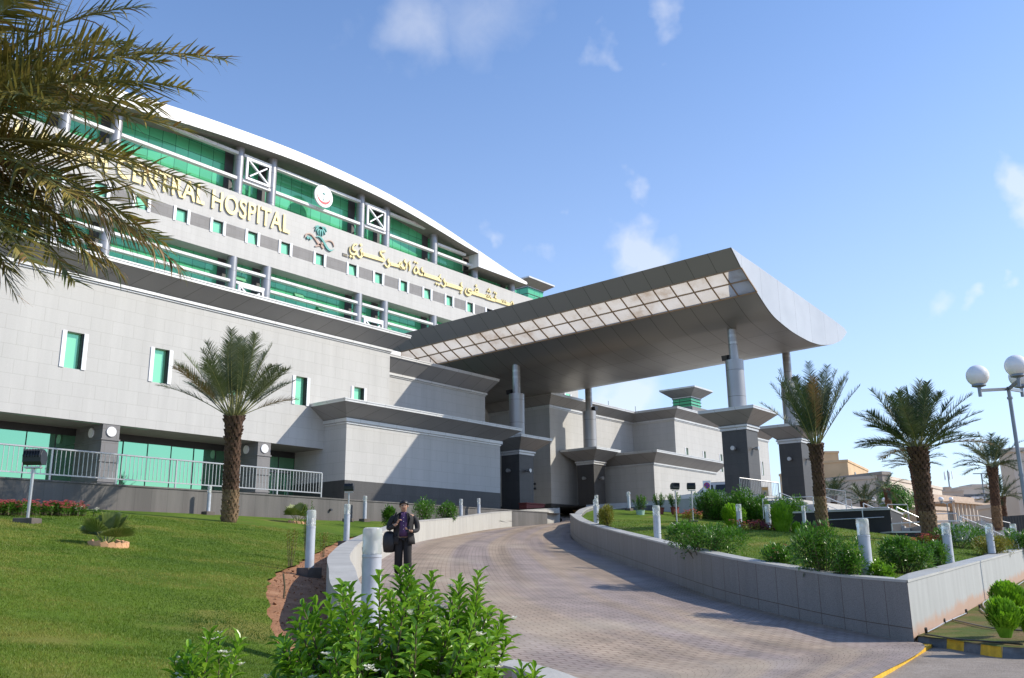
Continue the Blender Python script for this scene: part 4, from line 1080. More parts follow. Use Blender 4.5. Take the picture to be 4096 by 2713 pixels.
def frond(mb, base, az, el, L, droop, nleaf, leafL, leafW, rng, stem=.14, twist=0, bend=0, vee=.6, hang=.25, stemw=.02):
    # a pinnate frond: arching midrib with two ranks of narrow folded leaflets
    pts = []; d = Vector((math.cos(az)*math.cos(el), math.sin(az)*math.cos(el), math.sin(el))); p = Vector(base); n = 18
    side = Vector((-math.sin(az), math.cos(az), 0))
    for i in range(n+1):
        pts.append(p.copy()); t = i/n
        d = (d+Vector((0, 0, -1))*(droop*(.3+1.6*t)/n)+side*(bend/n)).normalized(); p = p+d*(L/n)
    mb.use('petiole'); mb.tube(pts, [max(.004, stemw*(1-.85*i/n)) for i in range(n+1)], 4, False)
    return pts, side
def palm_crown(name, parent, c, nf, L, mats, rng, nleaf=46, leafL=.42, leafW=.022, elmin=-20, elmax=85, droop=1.0, stem=.22, azs=None, dry=0, seg=1, vee=.75, stemw=.022, Lvar=.15, k=1.6):
    mb = MB(); c = Vector(c)
    for f in range(nf):
        u = (f+.5)/nf
        el = R(elmax+(elmin-elmax)*(u**.9))+R(rng.uniform(-7, 7)); az = f*2.39996+rng.uniform(-.25, .25)
        if azs: az, el = azs[f]
        l = L*(.70+.30*max(0, math.sin(el)))*(1-rng.uniform(0, Lvar))*(1.0 if u > .25 else .85)
        b = c+Vector((math.cos(az)*.1, math.sin(az)*.1, rng.uniform(-.12, .08)))
        pts, side = frond(mb, b, az, el, l, droop*(.7+.6*max(0, math.cos(el)))*rng.uniform(.8, 1.2), nleaf, leafL, leafW, rng, bend=rng.uniform(-.25, .25), stemw=stemw)
        m = mats[0] if rng.random() > .35 else mats[1]
        if dry and f >= nf-dry: m = 'palm_dry'
        mb.use(m); n = len(pts)-1
        for j in range(nleaf):
            t = stem+(1-stem)*(j+.5)/nleaf; q = t*n; i = min(int(q), n-1); p = pts[i].lerp(pts[i+1], q-i)
            d = (pts[min(i+1, n)]-pts[max(i-1, 0)]).normalized(); s = d.cross(Vector((0, 0, 1)))
            if s.length < .1: s = side.copy()
            s.normalize(); up = s.cross(d)
            env = min(1, (t-stem)/.12+.35)*min(1, (1-t)/.35+.42)
            for sg in (-1, 1):
                ll = leafL*env*rng.uniform(.8, 1.15)
                dirv = (d*(.75+.5*t)+s*sg*1.0+up*(vee*rng.uniform(.2, 1.2))).normalized()
                w = up.cross(dirv); w = (w if w.length > .01 else s).normalized()*(leafW*rng.uniform(.8, 1.2)); w = w+up*(leafW*.5*rng.uniform(-1, 1))
                prev = (p-w*.5, p+w*.5); dv = dirv.copy(); pp = p.copy()
                for g in range(seg):
                    dv2 = (dv+Vector((0, 0, -1))*(.28*rng.uniform(.3, 1.8)/seg*k*.6)).normalized(); pp = pp+dv2*(ll/seg)
                    if g == seg-1: mb.add([prev[0], prev[1], pp], [(0, 1, 2)])
                    else:
                        ww = w*(1-.35*(g+1)/seg); nx = (pp-ww*.5, pp+ww*.5); mb.add([prev[0], prev[1], nx[1], nx[0]], [(0, 1, 2, 3)]); prev = nx
                    dv = dv2
    return mb.build(name, None, parent)
def palm_trunk(parent, b, tpt, r0, r1, rng, low='palm_boot_low', high='palm_boot', rows=None):
    # trunk wrapped in overlapping cut leaf bases
    b, tpt = Vector(b), Vector(tpt); H = (tpt-b).length; ax = (tpt-b).normalized(); x = ax.orthogonal().normalized(); y = ax.cross(x)
    mb = MB().use(high); n = 14; rows = rows or int(H/.11)
    mb.tube([b-ax*.15, b+ax*H*.5, tpt], [r0*.86, r1*.86, r1*.8], 14)
    for j in range(rows):
        t = j/rows; r = r0+(r1-r0)*min(1, t*1.6); 
        if t > .8: r *= 1+.25*(t-.8)/.2
        mb.use(low if t < .33+rng.uniform(-.06, .06) else high)
        k = 11
        for i in range(k):
            a = 2*math.pi*(i+.5*(j % 2)+j*.11)/k+rng.uniform(-.06, .06); ca, sa = math.cos(a), math.sin(a); nrm = x*ca+y*sa; tn = -x*sa+y*ca
            z = b+ax*(H*t+rng.uniform(-.012, .012)); w = r*math.pi/k*1.15; hh = H/rows*1.55
            out = rng.uniform(.03, .075)*(1.6 if t > .75 else 1)*(r/.25)
            p0, p1 = z+nrm*(r*.84)-tn*w, z+nrm*(r*.84)+tn*w; p2 = z+nrm*(r*.9+out)+ax*hh+tn*w*.62; p3 = z+nrm*(r*.9+out)+ax*hh-tn*w*.62
            q2, q3 = z+nrm*(r*.78)+ax*hh+tn*w*.55, z+nrm*(r*.78)+ax*hh-tn*w*.55
            m_ = z+nrm*(r*.93+out*.6)+ax*hh*.45
            mb.add([p0, p1, p2, p3, q2, q3, m_], [(0, 1, 6), (1, 2, 6), (2, 3, 6), (3, 0, 6), (3, 2, 4, 5), (0, 3, 5), (1, 4, 2)])
    return mb.build('trunk', None, parent)
def date_palm(label, base, top, r0, r1, crownR, nf, mats, seed, group=None, **kw):
    rng = random.Random(seed); t = thing('date_palm', base, label, 'palm tree', group)
    palm_trunk(t, base, top, r0, r1, rng)
    palm_crown('crown', t, Vector(top)+Vector((0, 0, -.05)), nf, crownR, mats, rng, **kw)
    return t
G = 'date palms in the gardens'
# left lawn palm
b = lawn_hit(917, 2088); top = dep(936, 1668, b.dot(_fwd))
date_palm('date palm with brown scaly trunk standing alone on the left lawn', b, top, .25, .23, 3.3, 40, ('palm_leaf', 'palm_leaf'), 3, G, elmin=30, elmax=88, droop=.34, nleaf=66, leafL=.46, leafW=.018, seg=2, stem=.34, dry=2, Lvar=.3)
def palm_at(label, bx, by, D, tx, ty, r0, r1, cr, nf, seed, **kw):
    b = dep(bx, by, D); b.z -= .15; top = dep(tx, ty, D)
    return date_palm(label, b, top, r0, r1, cr, nf, ('palm_leaf_dark', 'palm_leaf_dark'), seed, G, **kw)
palm_at('tall date palm with upright fronds in front of the rightmost canopy pillar', 3290, 2108, 33, 3262, 1780, .21, .2, 3.15, 34, 5, dry=1, elmin=52, elmax=88, droop=.24, nleaf=50, leafL=.42, leafW=.024, seg=2, stem=.25)
palm_at('broadest date palm, right of the one before the canopy pillar', 3728, 2185, 28, 3672, 1790, .235, .22, 2.55, 46, 6, dry=2, elmin=6, elmax=88, droop=.36, nleaf=52, leafL=.42, leafW=.024, seg=2, stem=.25)
palm_at('date palm beside the globe lamp post at the far right', 3990, 2095, 44, 3968, 1862, .22, .2, 2.15, 30, 8, elmin=5, elmax=82, droop=.6, nleaf=40, leafL=.45, leafW=.03, stem=.25)
palm_at('smaller date palm hidden behind the broadest palm', 3700, 2190, 46, 3655, 1850, .2, .2, 1.8, 26, 9, elmin=5, elmax=70, droop=.5, nleaf=36, leafL=.42, leafW=.03)
palm_at('dark date palm behind the globe lamp post, low at the right edge', 4020, 2110, 62, 4003, 1990, .26, .24, 2.1, 26, 10, elmin=0, elmax=80, droop=.7, nleaf=36, leafL=.45, leafW=.035)
palm_at('small thin date palm in front of the beige building', 3558, 2035, 80, 3545, 1958, .28, .24, 2.6, 16, 11, elmin=-15, elmax=70, droop=1.1, nleaf=30, leafL=.5, leafW=.05)
palm_at('low bushy palm left of the thin palm, behind the stairs', 3335, 2060, 75, 3335, 1985, .25, .24, 2.4, 20, 12, elmin=10, elmax=80, droop=.7, nleaf=30, leafL=.5, leafW=.05)
palm_at('low bushy palm right below the beige building, behind the stairs', 3455, 2070, 72, 3455, 2005, .25, .24, 2.3, 22, 13, elmin=-5, elmax=80, droop=.7, nleaf=30, leafL=.5, leafW=.05)
# big near palm: its crown reaches into the picture from the left; trunk stands outside the frame
def near_palm():
    rng = random.Random(21); D = 10.5
    c = dep(-420, 560, D); base = Vector((c.x-.1, c.y, lawn_z(c.x, c.y)))
    t = thing('date_palm', base, 'large near date palm whose long fronds hang across the upper left corner', 'palm tree', G)
    palm_trunk(t, base, c-Vector((0, 0, .2)), .33, .3, rng)
    # fronds that show: (tip px, depth at tip, lift of the arch)
    F = [((905, 236), 10.0, 1.0), ((760, 360), 9.6, .75), ((735, 520), 9.8, .75), ((815, 760), 9.9, .7), ((560, 30), 11.0, .9), ((640, 430), 10.6, .7), ((740, 1085), 9.7, .75),
         ((480, 1090), 10.3, .62), ((300, 1130), 9.6, .5), ((560, 960), 11.3, .6), ((330, 820), 9.2, .5), ((120, 1050), 9.0, .4), ((300, -250), 10.8, .8), ((430, 330), 11.8, .7), ((650, 250), 11.5, .8), ((230, 420), 9.3, .6), ((60, 1180), 10.5, .4),((250,980),9.9,.5),((170,1110),10.6,.5),((390,1070),10.2,.6),((60,960),9.6,.45),((30,1080),10.0,.4),((520,180),10.4,.9),((180,-40),10.2,.8),((600,820),11.0,.7),((200,260),10.8,.7),((660,980),10.6,.7)]
    mb = MB()
    outs = [(a, rng.uniform(-.2, 1.1)) for a in [R(130+i*23) for i in range(9)]]
    tips = [(dep(px, py, d_), lift, k) for k, ((px, py), d_, lift) in enumerate(F)]
    tips += [(c+Vector((math.cos(a)*math.cos(e)*3.2, math.sin(a)*math.cos(e)*3.2, math.sin(e)*3.0)), .7, 50) for a, e in outs]
    for tip, lift, kk in tips:
        b0 = c+Vector((rng.uniform(-.15, .15), rng.uniform(-.15, .15), rng.uniform(-.2, .15)))
        mid = (b0+tip)/2+Vector((0, 0, lift)); n = 26; pts = []
        for i in range(n+1):
            u = i/n; pts.append(b0*(1-u)**2+mid*2*u*(1-u)+tip*u*u)
        Lf = sum((pts[i+1]-pts[i]).length for i in range(n))
        drying = kk in (7, 6, 9); near = rng.random()
        mb.use('palm_dry' if drying else 'petiole'); mb.tube(pts, [max(.005, .032*(1-.85*i/n)) for i in range(n+1)], 5, False)
        nl = int(Lf/.042); roll = rng.uniform(-.5, .5)
        for j in range(nl):
            t_ = .12+.88*(j+.5)/nl; q = t_*n; i = min(int(q), n-1); p = pts[i].lerp(pts[i+1], q-i)
            d = (pts[min(i+1, n)]-pts[max(i-1, 0)]).normalized(); s = d.cross(Vector((0, 0, 1))).normalized(); up = s.cross(d)
            s = (s*math.cos(roll)+up*math.sin(roll)); up = s.cross(d)
            env = min(1, (t_-.1)/.15+.3)*min(1, (1-t_)/.4+.38)
            for sg in (-1, 1):
                if rng.random() < .04: continue
                ll = .6*env*rng.uniform(.8, 1.15)
                dv = (d*(.55+.75*t_)+s*sg+up*rng.uniform(.0, .75)).normalized()
                w = up.cross(dv).normalized()*.027+up*rng.uniform(-.012, .012)
                r_ = rng.random(); mb.use('palm_dry' if (drying and r_ < .6) or r_ < .06 else 'palm_leaf_near' if r_ < .8 else 'palm_leaf')
                pp = p.copy(); prev = (p-w*.35, p+w*.35); hang = rng.uniform(.05, .5) if rng.random() < .8 else rng.uniform(.8, 1.8); ns = 4
                if drying: hang += .9
                for g in range(ns):
                    dv = (dv+Vector((0, 0, -1))*(hang/ns)).normalized(); pp = pp+dv*(ll/ns); ww = w*(1, .85, .55, 0)[g]
                    if g < ns-1:
                        nx = (pp-ww*.5, pp+ww*.5); mb.add([prev[0], prev[1], nx[1], nx[0]], [(0, 1, 2, 3)]); prev = nx
                    else: mb.add([prev[0], prev[1], pp], [(0, 1, 2)])
    mb.build('crown', None, t)
near_palm()

def leafy(mb, base, rng, H, stems, leafL, leafW, spread, mat, per=1.0, flowers=None, lean=(0, 0), curl=.25, seg=2, whorl=.035):
    # upright stems clothed in lance shaped leaves that crowd towards the tips
    tips = []
    for s in range(stems):
        a = rng.uniform(0, 2*math.pi); rr = spread*math.sqrt(rng.random()); b = Vector(base)+Vector((math.cos(a)*rr*.35, math.sin(a)*rr*.35, 0))
        h = H*(rng.uniform(.66, 1.0)*(1-.22*(rr/spread)**2) if stems > 9 else rng.uniform(.8, 1.02)); tip = Vector(base)+Vector((math.cos(a)*rr+lean[0]*h, math.sin(a)*rr+lean[1]*h, h))
        mid = (b+tip)/2+Vector((rng.uniform(-.05, .05)*H, rng.uniform(-.05, .05)*H, .06*H)); n = 8; pts = [b*(1-u)**2+mid*2*u*(1-u)+tip*u*u for u in [i/n for i in range(n+1)]]
        mb.use('twig'); mb.tube(pts, [.009*(1-.7*i/n)*max(.6, H) for i in range(n+1)], 4, False); mb.use(mat)
        L = sum((pts[i+1]-pts[i]).length for i in range(n)); nl = int(L/whorl*per)
        for j in range(nl):
            t = .18+.82*(j/nl)**.8; q = min(t, .999)*n; i = int(q); p = pts[i].lerp(pts[i+1], q-i); d = (pts[i+1]-pts[i]).normalized()
            az = j*2.4+rng.uniform(-.4, .4); x = d.orthogonal().normalized(); y = d.cross(x); o = x*math.cos(az)+y*math.sin(az)
            up_ = .22+.75*t**3; dv = (o+d*up_+Vector((0, 0, .15))).normalized(); l = leafL*rng.uniform(.65, 1.15)*(1-.35*max(0, t-.8)/.2); w = dv.cross(d)
            w = (w if w.length > .05 else x).normalized()*leafW*l/leafL
            nrm = w.cross(dv).normalized(); P = [p]; dd_ = dv.copy()
            m1 = p+dd_*l*.38; dd2 = (dd_+Vector((0, 0, -1))*curl*rng.uniform(0, 1.2)).normalized(); m2 = m1+dd2*l*.34; e_ = m2+(dd2+Vector((0, 0, -1))*curl*.5).normalized()*l*.28
            fold = nrm*(leafW*.28)
            vs = [p, m1-w*.5+fold, m1, m1+w*.5+fold, m2-w*.42+fold, m2, m2+w*.42+fold, e_]
            mb.add(vs, [(0, 1, 2), (0, 2, 3), (1, 4, 5, 2), (2, 5, 6, 3), (4, 7, 5), (5, 7, 6)] if False else [(0, 2, 1), (0, 3, 2), (1, 2, 5, 4), (2, 3, 6, 5), (4, 5, 7), (5, 6, 7)])
        tips.append(tip)
    return tips
def cloud(mb, base, rng, r, H, n, leafL, mat, lobes=9, flat=1.0):
    # rounded shrub: leaves set over several overlapping lobes, with gaps between them
    base = Vector(base); mb.use('twig'); L = []
    for k in range(lobes):
        a = rng.uniform(0, 6.283); q = r*.62*math.sqrt(rng.random()); h = H*rng.uniform(.35, .78)*(1-.3*q/r); c = base+Vector((q*math.cos(a), q*math.sin(a), h)); L.append((c, rng.uniform(.28, .46)*r, rng.uniform(.24, .36)*H))
        mb.tube([base+Vector((rng.uniform(-.1, .1)*r, rng.uniform(-.1, .1)*r, -.05)), base.lerp(c, .5)+Vector((0, 0, .05)), c], [.012, .009, .005], 4, False)
    mb.use(mat)
    for _ in range(n):
        c, rr, hh = rng.choice(L); d = Vector((rng.gauss(0, 1), rng.gauss(0, 1), rng.gauss(.25, 1))).normalized(); s = rng.uniform(.55, 1.12)
        p = c+Vector((d.x*rr*s, d.y*rr*s, d.z*hh*s))
        if p.z < base.z: continue
        g = (d*.8+Vector((rng.uniform(-.5, .5), rng.uniform(-.5, .5), rng.uniform(-.1, .9)))).normalized(); x = g.cross(Vector((rng.uniform(-.4, .4), rng.uniform(-.4, .4), 1)));
        if x.length < .05: continue
        x.normalize(); l = leafL*rng.uniform(.6, 1.2); w = x*l*.17; m1 = p+g*l*.45; e = p+g*l-Vector((0, 0, l*.12))
        mb.add([p, m1-w, e, m1+w], [(0, 1, 2, 3)])
def flowers_at(mb, p, rng, r, n, mat, sz):
    mb.use(mat)
    for k in range(n):
        c = Vector(p)+Vector((rng.uniform(-r, r), rng.uniform(-r, r), rng.uniform(-r*.5, r*.5)))
        for a in range(5):
            an = a*1.2566+rng.uniform(-.2, .2); t1 = Vector((math.cos(an), math.sin(an), .5)).normalized(); s1 = Vector((-math.sin(an), math.cos(an), 0))
            mb.add([c, c+t1*sz*.6-s1*sz*.3, c+t1*sz, c+t1*sz*.6+s1*sz*.3], [(0, 1, 2, 3)])
def bush(name, label, cat, base, H, stems, leafL, leafW, spread, mat, seed, flower=None, group=None, nfl=0, kw_cloud=0, **kw):
    rng = random.Random(seed); mb = MB(); tips = leafy(mb, base, rng, H, stems, leafL, leafW, spread, mat, **kw)
    if kw_cloud: cloud(mb, Vector(base), rng, spread*1.05, H*.95, kw_cloud, leafL, mat)
    if flower:
        for tp in tips:
            if rng.random() < nfl: flowers_at(mb, tp+Vector((rng.uniform(-.05, .05), rng.uniform(-.05, .05), rng.uniform(-.15, -.02)))*H, rng, leafL*.3, 5, flower, leafL*.22)
    o = mb.build(name, None); return meta(o, label, cat, group)
# near bushes
nb = dep(1560, 2560, 3.75); nb.z = -.98
bush('flowering_bush', 'large near glossy green bush with small white flowers, right in front of the drive', 'bush', nb, .99, 120, .088, .034, .52, 'bush_leaf', 31, 'petal_white', nfl=.3, seg=2, whorl=.018, curl=.4)
nb2 = dep(1990, 2480, 3.9); nb2.z = -.95
for i, (px, py, D, H, sp, st) in enumerate(((1905, 2330, 3.9, 0, .10, 6), (1620, 2130, 3.8, 0, .04, 3))):
    p = dep(px, py, D); zb = -.95; hh = (p.z-zb)*1.03
    bq = Vector((p.x-.12, p.y-.05, zb)) if i == 0 else Vector((p.x, p.y, zb))
    bush('flowering_bush', ['tall leaning leafy shoots at the right side of the near bush', 'tallest leafy shoot rising above the near bush in front of the man'][i], 'shrub', bq, hh, st, .085, .026, sp, 'bush_leaf', 40+i, 'petal_white', nfl=.2, whorl=.013)
p = dep(840, 2505, 3.4); bush('flowering_bush', 'small near leafy shoot with white flowers at the bottom edge, left of the big bush', 'shrub', Vector((p.x, p.y, -.95)), p.z+.95, 9, .085, .028, .13, 'bush_leaf', 45, 'petal_white', nfl=.8, whorl=.013)
p = dep(2010, 2690, 3.5); bush('flowering_bush', 'low leafy sprigs at the bottom edge beside the pale kerb', 'shrub', Vector((p.x, p.y, -.95)), p.z+.97, 6, .08, .024, .14, 'bush_leaf', 46, whorl=.013)
# right garden bushes: (px, py of base, depth, height, stems, spread, material, flower, label)
def rg(px, py, D): return dep(px, py, D)
RB_ = [
 (2825, 2235, 21.0, .95, 60, 1.0, 'hedge_leaf', 'petal_white', .12, 'spreading glossy bush behind the curving granite wall'),
 (3130, 2290, 18.2, .62, 30, .42, 'hedge_leaf', 'petal_red', .35, 'leafy bush with a few orange flowers behind the granite wall'),
 (3290, 2290, 16.6, 1.12, 50, .55, 'hedge_leaf', None, 0, 'tallest dense bush left of the large bollard inside the granite corner'),
 (3395, 2300, 15.9, .85, 26, .33, 'hedge_leaf', None, 0, 'bush touching the large bollard inside the granite corner'),
 (3625, 2270, 17.6, .78, 50, .6, 'hedge_leaf', None, 0, 'rounded dark green bush inside the corner of the straight garden wall'),
 (3525, 2310, 15.7, .42, 20, .25, 'bush_leaf', None, 0, 'small bright bush right of the large bollard inside the granite corner'),
 (3752, 2260, 19.3, .62, 18, .26, 'hedge_leaf', 'petal_purple', .3, 'low bush with purple flowers beneath the broadest palm'),
 (2430, 2140, 33.5, .95, 30, .36, 'yellow_leaf', None, 0, 'yellow green bush beside the pair of bollards at the wall tip'),
 (3840, 2190, 27, .8, 50, .95, 'hedge_leaf', None, 0, 'dark hedge bush right of the broadest palm'),
 (3975, 2215, 24.3, .7, 30, .6, 'yellow_leaf', None, 0, 'yellowish bush between two right hand bollards'),
 (4085, 2200, 27, .85, 34, .7, 'hedge_leaf', None, 0, 'hedge bush at the right picture edge above the straight wall'),
]
for i, (px, py, D, H, st, sp, mt, fl, nf_, lb) in enumerate(RB_):
    p = rg(px, py, D); p.z = rz(p.x, p.y)
    bush('garden_bush', lb, 'bush', p-Vector((0, 0, .06)), H*.98, int(st*.45), .10, .034, sp, mt, 60+i, fl, 'bushes of the raised right garden', nfl=nf_, whorl=.03, kw_cloud=int(2600*sp/.6) if D < 22 else 1600)
# hedge along the back of the raised lawn
for i in range(11):
    px = 2835+i*34; py = 2060+i*4.5; D = 45-i*.55
    p = dep(px, py, D)
    bush('hedge_bush', 'bush of the dark hedge row below the canopy pillars, %s' % ['at its left end', 'second from its left end', 'third from its left end', 'fourth from its left end', 'fifth from its left end', 'in its middle', 'fifth from its right end', 'fourth from its right end', 'third from its right end', 'second from its right end', 'at its right end'][i], 'hedge bush', p-Vector((0, 0, .5)), 1.85+.25*math.sin(i*2.1), 14, .15, .06, .9, 'hedge_leaf', 80+i, None, 'hedge below the canopy pillars', whorl=.06, kw_cloud=2200)
# hedge patches by the terrace wall
for i, (px, py, D, H, sp, lb) in enumerate(((1700, 2088, 37, 1.15, .8, 'rounded dark bush behind the man near the terrace wall'), (1790, 2080, 38.5, .95, .5, 'smaller bush right of the one behind the man'), (1555, 2090, 34, .8, .3, 'small bush hidden beside the shoulder of the man'))):
    p = dep(px, py, D); bush('garden_bush', lb, 'bush', p-Vector((0, 0, .15)), H, 14, .12, .04, sp, 'hedge_leaf', 95+i, None, 'bushes along the terrace wall', whorl=.05, kw_cloud=1500)
for i, (px, py, D, H, lb) in enumerate(((430, 2046, 32.5, .85, 'thin yellowish shrub against the terrace wall, right of the flower bed'), (320, 2046, 32, .6, 'lower thin shrub against the terrace wall, above the flower bed'), (460, 2048, 32.4, .55, 'small sparse shrub beside the thin yellowish one at the terrace wall'), (1160, 2255, 17.5, .75, 'sparse yellow green sapling on the soil left of the white bollard'), (1225, 2215, 19, 1.15, 'tall thin sapling directly beside the white bollard'), (1290, 2220, 19.5, .55, 'short sapling right of the white bollard'))):
    p = dep(px, py, D); bush('thin_shrub', lb, 'shrub', p-Vector((0, 0, .05)), H, 6 if i > 2 else 9, .06, .03, .22 if i < 3 else .13, 'yellow_leaf' if i != 4 else 'hedge_leaf', 110+i, None, None, whorl=.035)
# clipped conifer balls
def gz(px, py, D):
    p = dep(px, py, D); return Vector((p.x, p.y, rz(p.x, p.y)-.03))
def ball(label, c, r, h, seed, n=2600, mat='thuja_leaf'):
    rng = random.Random(seed); mb = MB().use(mat); c = Vector(c)
    lobes = [(Vector((rng.uniform(-.25, .25)*r, rng.uniform(-.25, .25)*r, rng.uniform(-.1, .2)*h)), rng.uniform(.72, .95)) for _ in range(7)]
    core = MB()
    for _ in range(n):
        lo_, s = rng.choice(lobes); u = rng.uniform(-1, 1); a = rng.uniform(0, 6.283); q = math.sqrt(1-u*u); d = Vector((q*math.cos(a), q*math.sin(a), u)); rr = s*rng.uniform(.8, 1.02)
        p = c+lo_+Vector((d.x*r*rr, d.y*r*rr, d.z*h*.5*rr+h*.5)); 
        if p.z < c.z-.05: continue
        g = (d*.7+Vector((0, 0, 1.0))+Vector((rng.uniform(-.3, .3), rng.uniform(-.3, .3), 0))).normalized(); x = g.cross(d); x = (x if x.length > .1 else g.orthogonal()).normalized(); L = rng.uniform(.05, .10)*(r/.4)**.5
        mb.add([p-x*L*.3, p+x*L*.3, p+g*L+x*L*.12, p+g*L-x*L*.12], [(0, 1, 2, 3)])
    mb.tube([c-Vector((0, 0, .1)), c+Vector((0, 0, h*.25)), c+Vector((0, 0, h*.5)), c+Vector((0, 0, h*.75)), c+Vector((0, 0, h*.93))], [r*.35, r*.72, r*.82, r*.7, r*.3], 12)
    return meta(mb.build('clipped_conifer', None), label, 'shrub', 'clipped bright green conifers')
ball('clipped bright conifer left of the two tallest bollards on the raised lawn', gz(2935, 2108, 31), .40, .74, 1)
ball('clipped heart shaped conifer between bollard and palm on the raised lawn', gz(3132, 2138, 27.5), .36, .82, 2)
ball('small conifer ball at the foot of the heart shaped conifer', gz(3187, 2140, 27), .14, .32, 3, 1200)
ball('upper clipped conifer ball in the garden strip at the right edge', dep(4035, 2438, 13.4)-Vector((0, 0, .03)), .235, .36, 4, 3200)
ball('front clipped conifer ball in the garden strip at the right edge', dep(4018, 2512, 12.4)-Vector((0, 0, .03)), .20, .37, 5, 3200)
ball('clipped conifer ball cut off by the right picture edge', dep(4125, 2520, 12.6)-Vector((0, 0, .03)), .18, .3, 6, 1500)
# small fan palms
def fan_palm(label, c, s, seed, n=7):
    rng = random.Random(seed); mb = MB(); c = Vector(c)
    for f in range(n):
        az = f*2.4+rng.uniform(-.2, .2); el = R(rng.uniform(25, 80)); d = Vector((math.cos(az)*math.cos(el), math.sin(az)*math.cos(el), math.sin(el))); q = c+d*s*.5
        mb.use('petiole'); mb.tube([c, c+d*s*.28, q], [.012*s*2, .009*s*2, .006*s*2], 4, False); mb.use('fan_leaf')
        x = d.cross(Vector((0, 0, 1))).normalized(); up = x.cross(d)
        for k in range(15):
            a = R(-85+k*12.1); dv = (d*math.cos(a)+x*math.sin(a)+up*.15).normalized(); w = up.cross(dv).normalized()*.045*s*1.4; e = q+dv*s*.62*rng.uniform(.85, 1); m_ = q+dv*s*.4
            mb.add([q, m_-w, e-Vector((0, 0, .06*s)), m_+w], [(0, 1, 2, 3)])
    return meta(mb.build('fan_palm', None), label, 'fan palm', 'small fan palms on the left lawn')
p = lawn_hit(425, 2183); fan_palm('small fan palm ringed by orange bricks in the middle of the left lawn', p, .66, 1)
# brick ring
for i in range(11):
    a = R(200+i*19); q = p+Vector((math.cos(a)*.36, math.sin(a)*.36, 0)); q.z = lawn_z(q.x, q.y)
    mb = MB(); dx = Vector((-math.sin(a), math.cos(a), 0)); mb.obox(q+Vector((0, 0, .03)), dx*.055+Vector((0, 0, .02)), Vector((math.cos(a), math.sin(a), 0))*.03, Vector((0, 0, .06))-dx*.03)
    meta(mb.build('edging_brick', 'brick_orange', bevel=.006), 'orange brick of the ring round the small fan palm in mid lawn', 'brick', 'bricks round the mid lawn fan palm')
p2 = lawn_hit(1190, 2092); fan_palm('fan palm at the far edge of the left lawn, left of the white bollard', p2, .75, 2)
p3 = lawn_hit(1225, 2090); 
for i in range(7):
    a = R(190+i*24); q = p2+Vector((math.cos(a)*.4, math.sin(a)*.4, 0)); q.z = lawn_z(q.x, q.y)
    mb = MB(); dx = Vector((-math.sin(a), math.cos(a), 0)); mb.obox(q+Vector((0, 0, .03)), dx*.055, Vector((math.cos(a), math.sin(a), 0))*.03, Vector((0, 0, .06))-dx*.03)
    meta(mb.build('edging_brick', 'brick_orange', bevel=.006), 'orange brick of the ring round the fan palm at the far lawn edge', 'brick', 'bricks round the far fan palm')
# flower beds
def flowerbed(label, pts, mat, seed, h=.32, n=70, leaf='hedge_leaf', group='flower clumps'):
    rng = random.Random(seed); mb = MB()
    for p in pts:
        for _ in range(max(3, n//len(pts))):
            q = Vector(p)+Vector((rng.gauss(0, .28), rng.gauss(0, .22), 0)); hh = h*rng.uniform(.6, 1.1)
            leafy(mb, q, rng, hh, 2, .09, .05, .08, leaf, whorl=.03); flowers_at(mb, q+Vector((0, 0, hh)), rng, .07, 4, mat, .055)
    return meta(mb.build('flower_clump', None), label, 'flower clump', group)
flowerbed('pink red flower clump at the left picture edge by the terrace wall', [lawn_hit(x, 2062) for x in (-30, 5, 40)], 'petal_red', 1)
flowerbed('long pink red flower clump behind the left floodlight', [lawn_hit(x, 2062) for x in (150, 185, 220, 255, 290)], 'petal_red', 2, n=110)
flowerbed('small white flower clump at the right end of the red flower bed', [lawn_hit(330, 2064)], 'petal_white', 3, n=16, h=.2)
for i, (px, py, D, m_, lb) in enumerate(((3010, 2128, 28, 'petal_red', 'reddish plant clump right of the left clipped conifer'), (3065, 2132, 28, 'petal_purple', 'purple leaved clump left of the heart shaped conifer'), (3215, 2142, 28, 'petal_purple', 'purple clump at the foot of the small conifer ball'), (2745, 2078, 36, 'petal_red', 'rusty leaved clump at the foot of the pair of floodlights'), (3700, 2185, 27.5, 'petal_red', 'orange flower clump at the foot of the broadest palm'))):
    c = dep(px, py, D); flowerbed(lb, [c-Vector((.25, 0, .05)), c+Vector((.25, -.2, -.05))], m_, 20+i, h=.36, n=26, leaf='petal_purple' if m_ == 'petal_purple' else 'yellow_leaf')
# potted plants by the back border
for i, (px, py, D) in enumerate(((2562, 2062, 45), (2640, 2052, 46), (2700, 2050, 46))):
    c = dep(px, py, D); mb = MB(); mb.lathe(c-Vector((0, 0, .1)), [(.17, 0), (.22, .3), (.25, .36), (.2, .36), (.19, .3)], 14)
    pot = thing('potted_plant', c-Vector((0, 0, .1)), ['round bush in a pale green pot on the back of the raised lawn', 'leafy plant in a pot just right of the pale green pot', 'plant in a pot next to the floodlight pair'][i], 'potted plant', 'pots behind the raised lawn')
    mb.build('pot', 'pot_green' if i == 0 else 'planter_red', pot); m2 = MB(); leafy(m2, c+Vector((0, 0, .2)), random.Random(130+i), .85, 26, .12, .045, .42, 'hedge_leaf', whorl=.035); m2.build('foliage', None, pot)

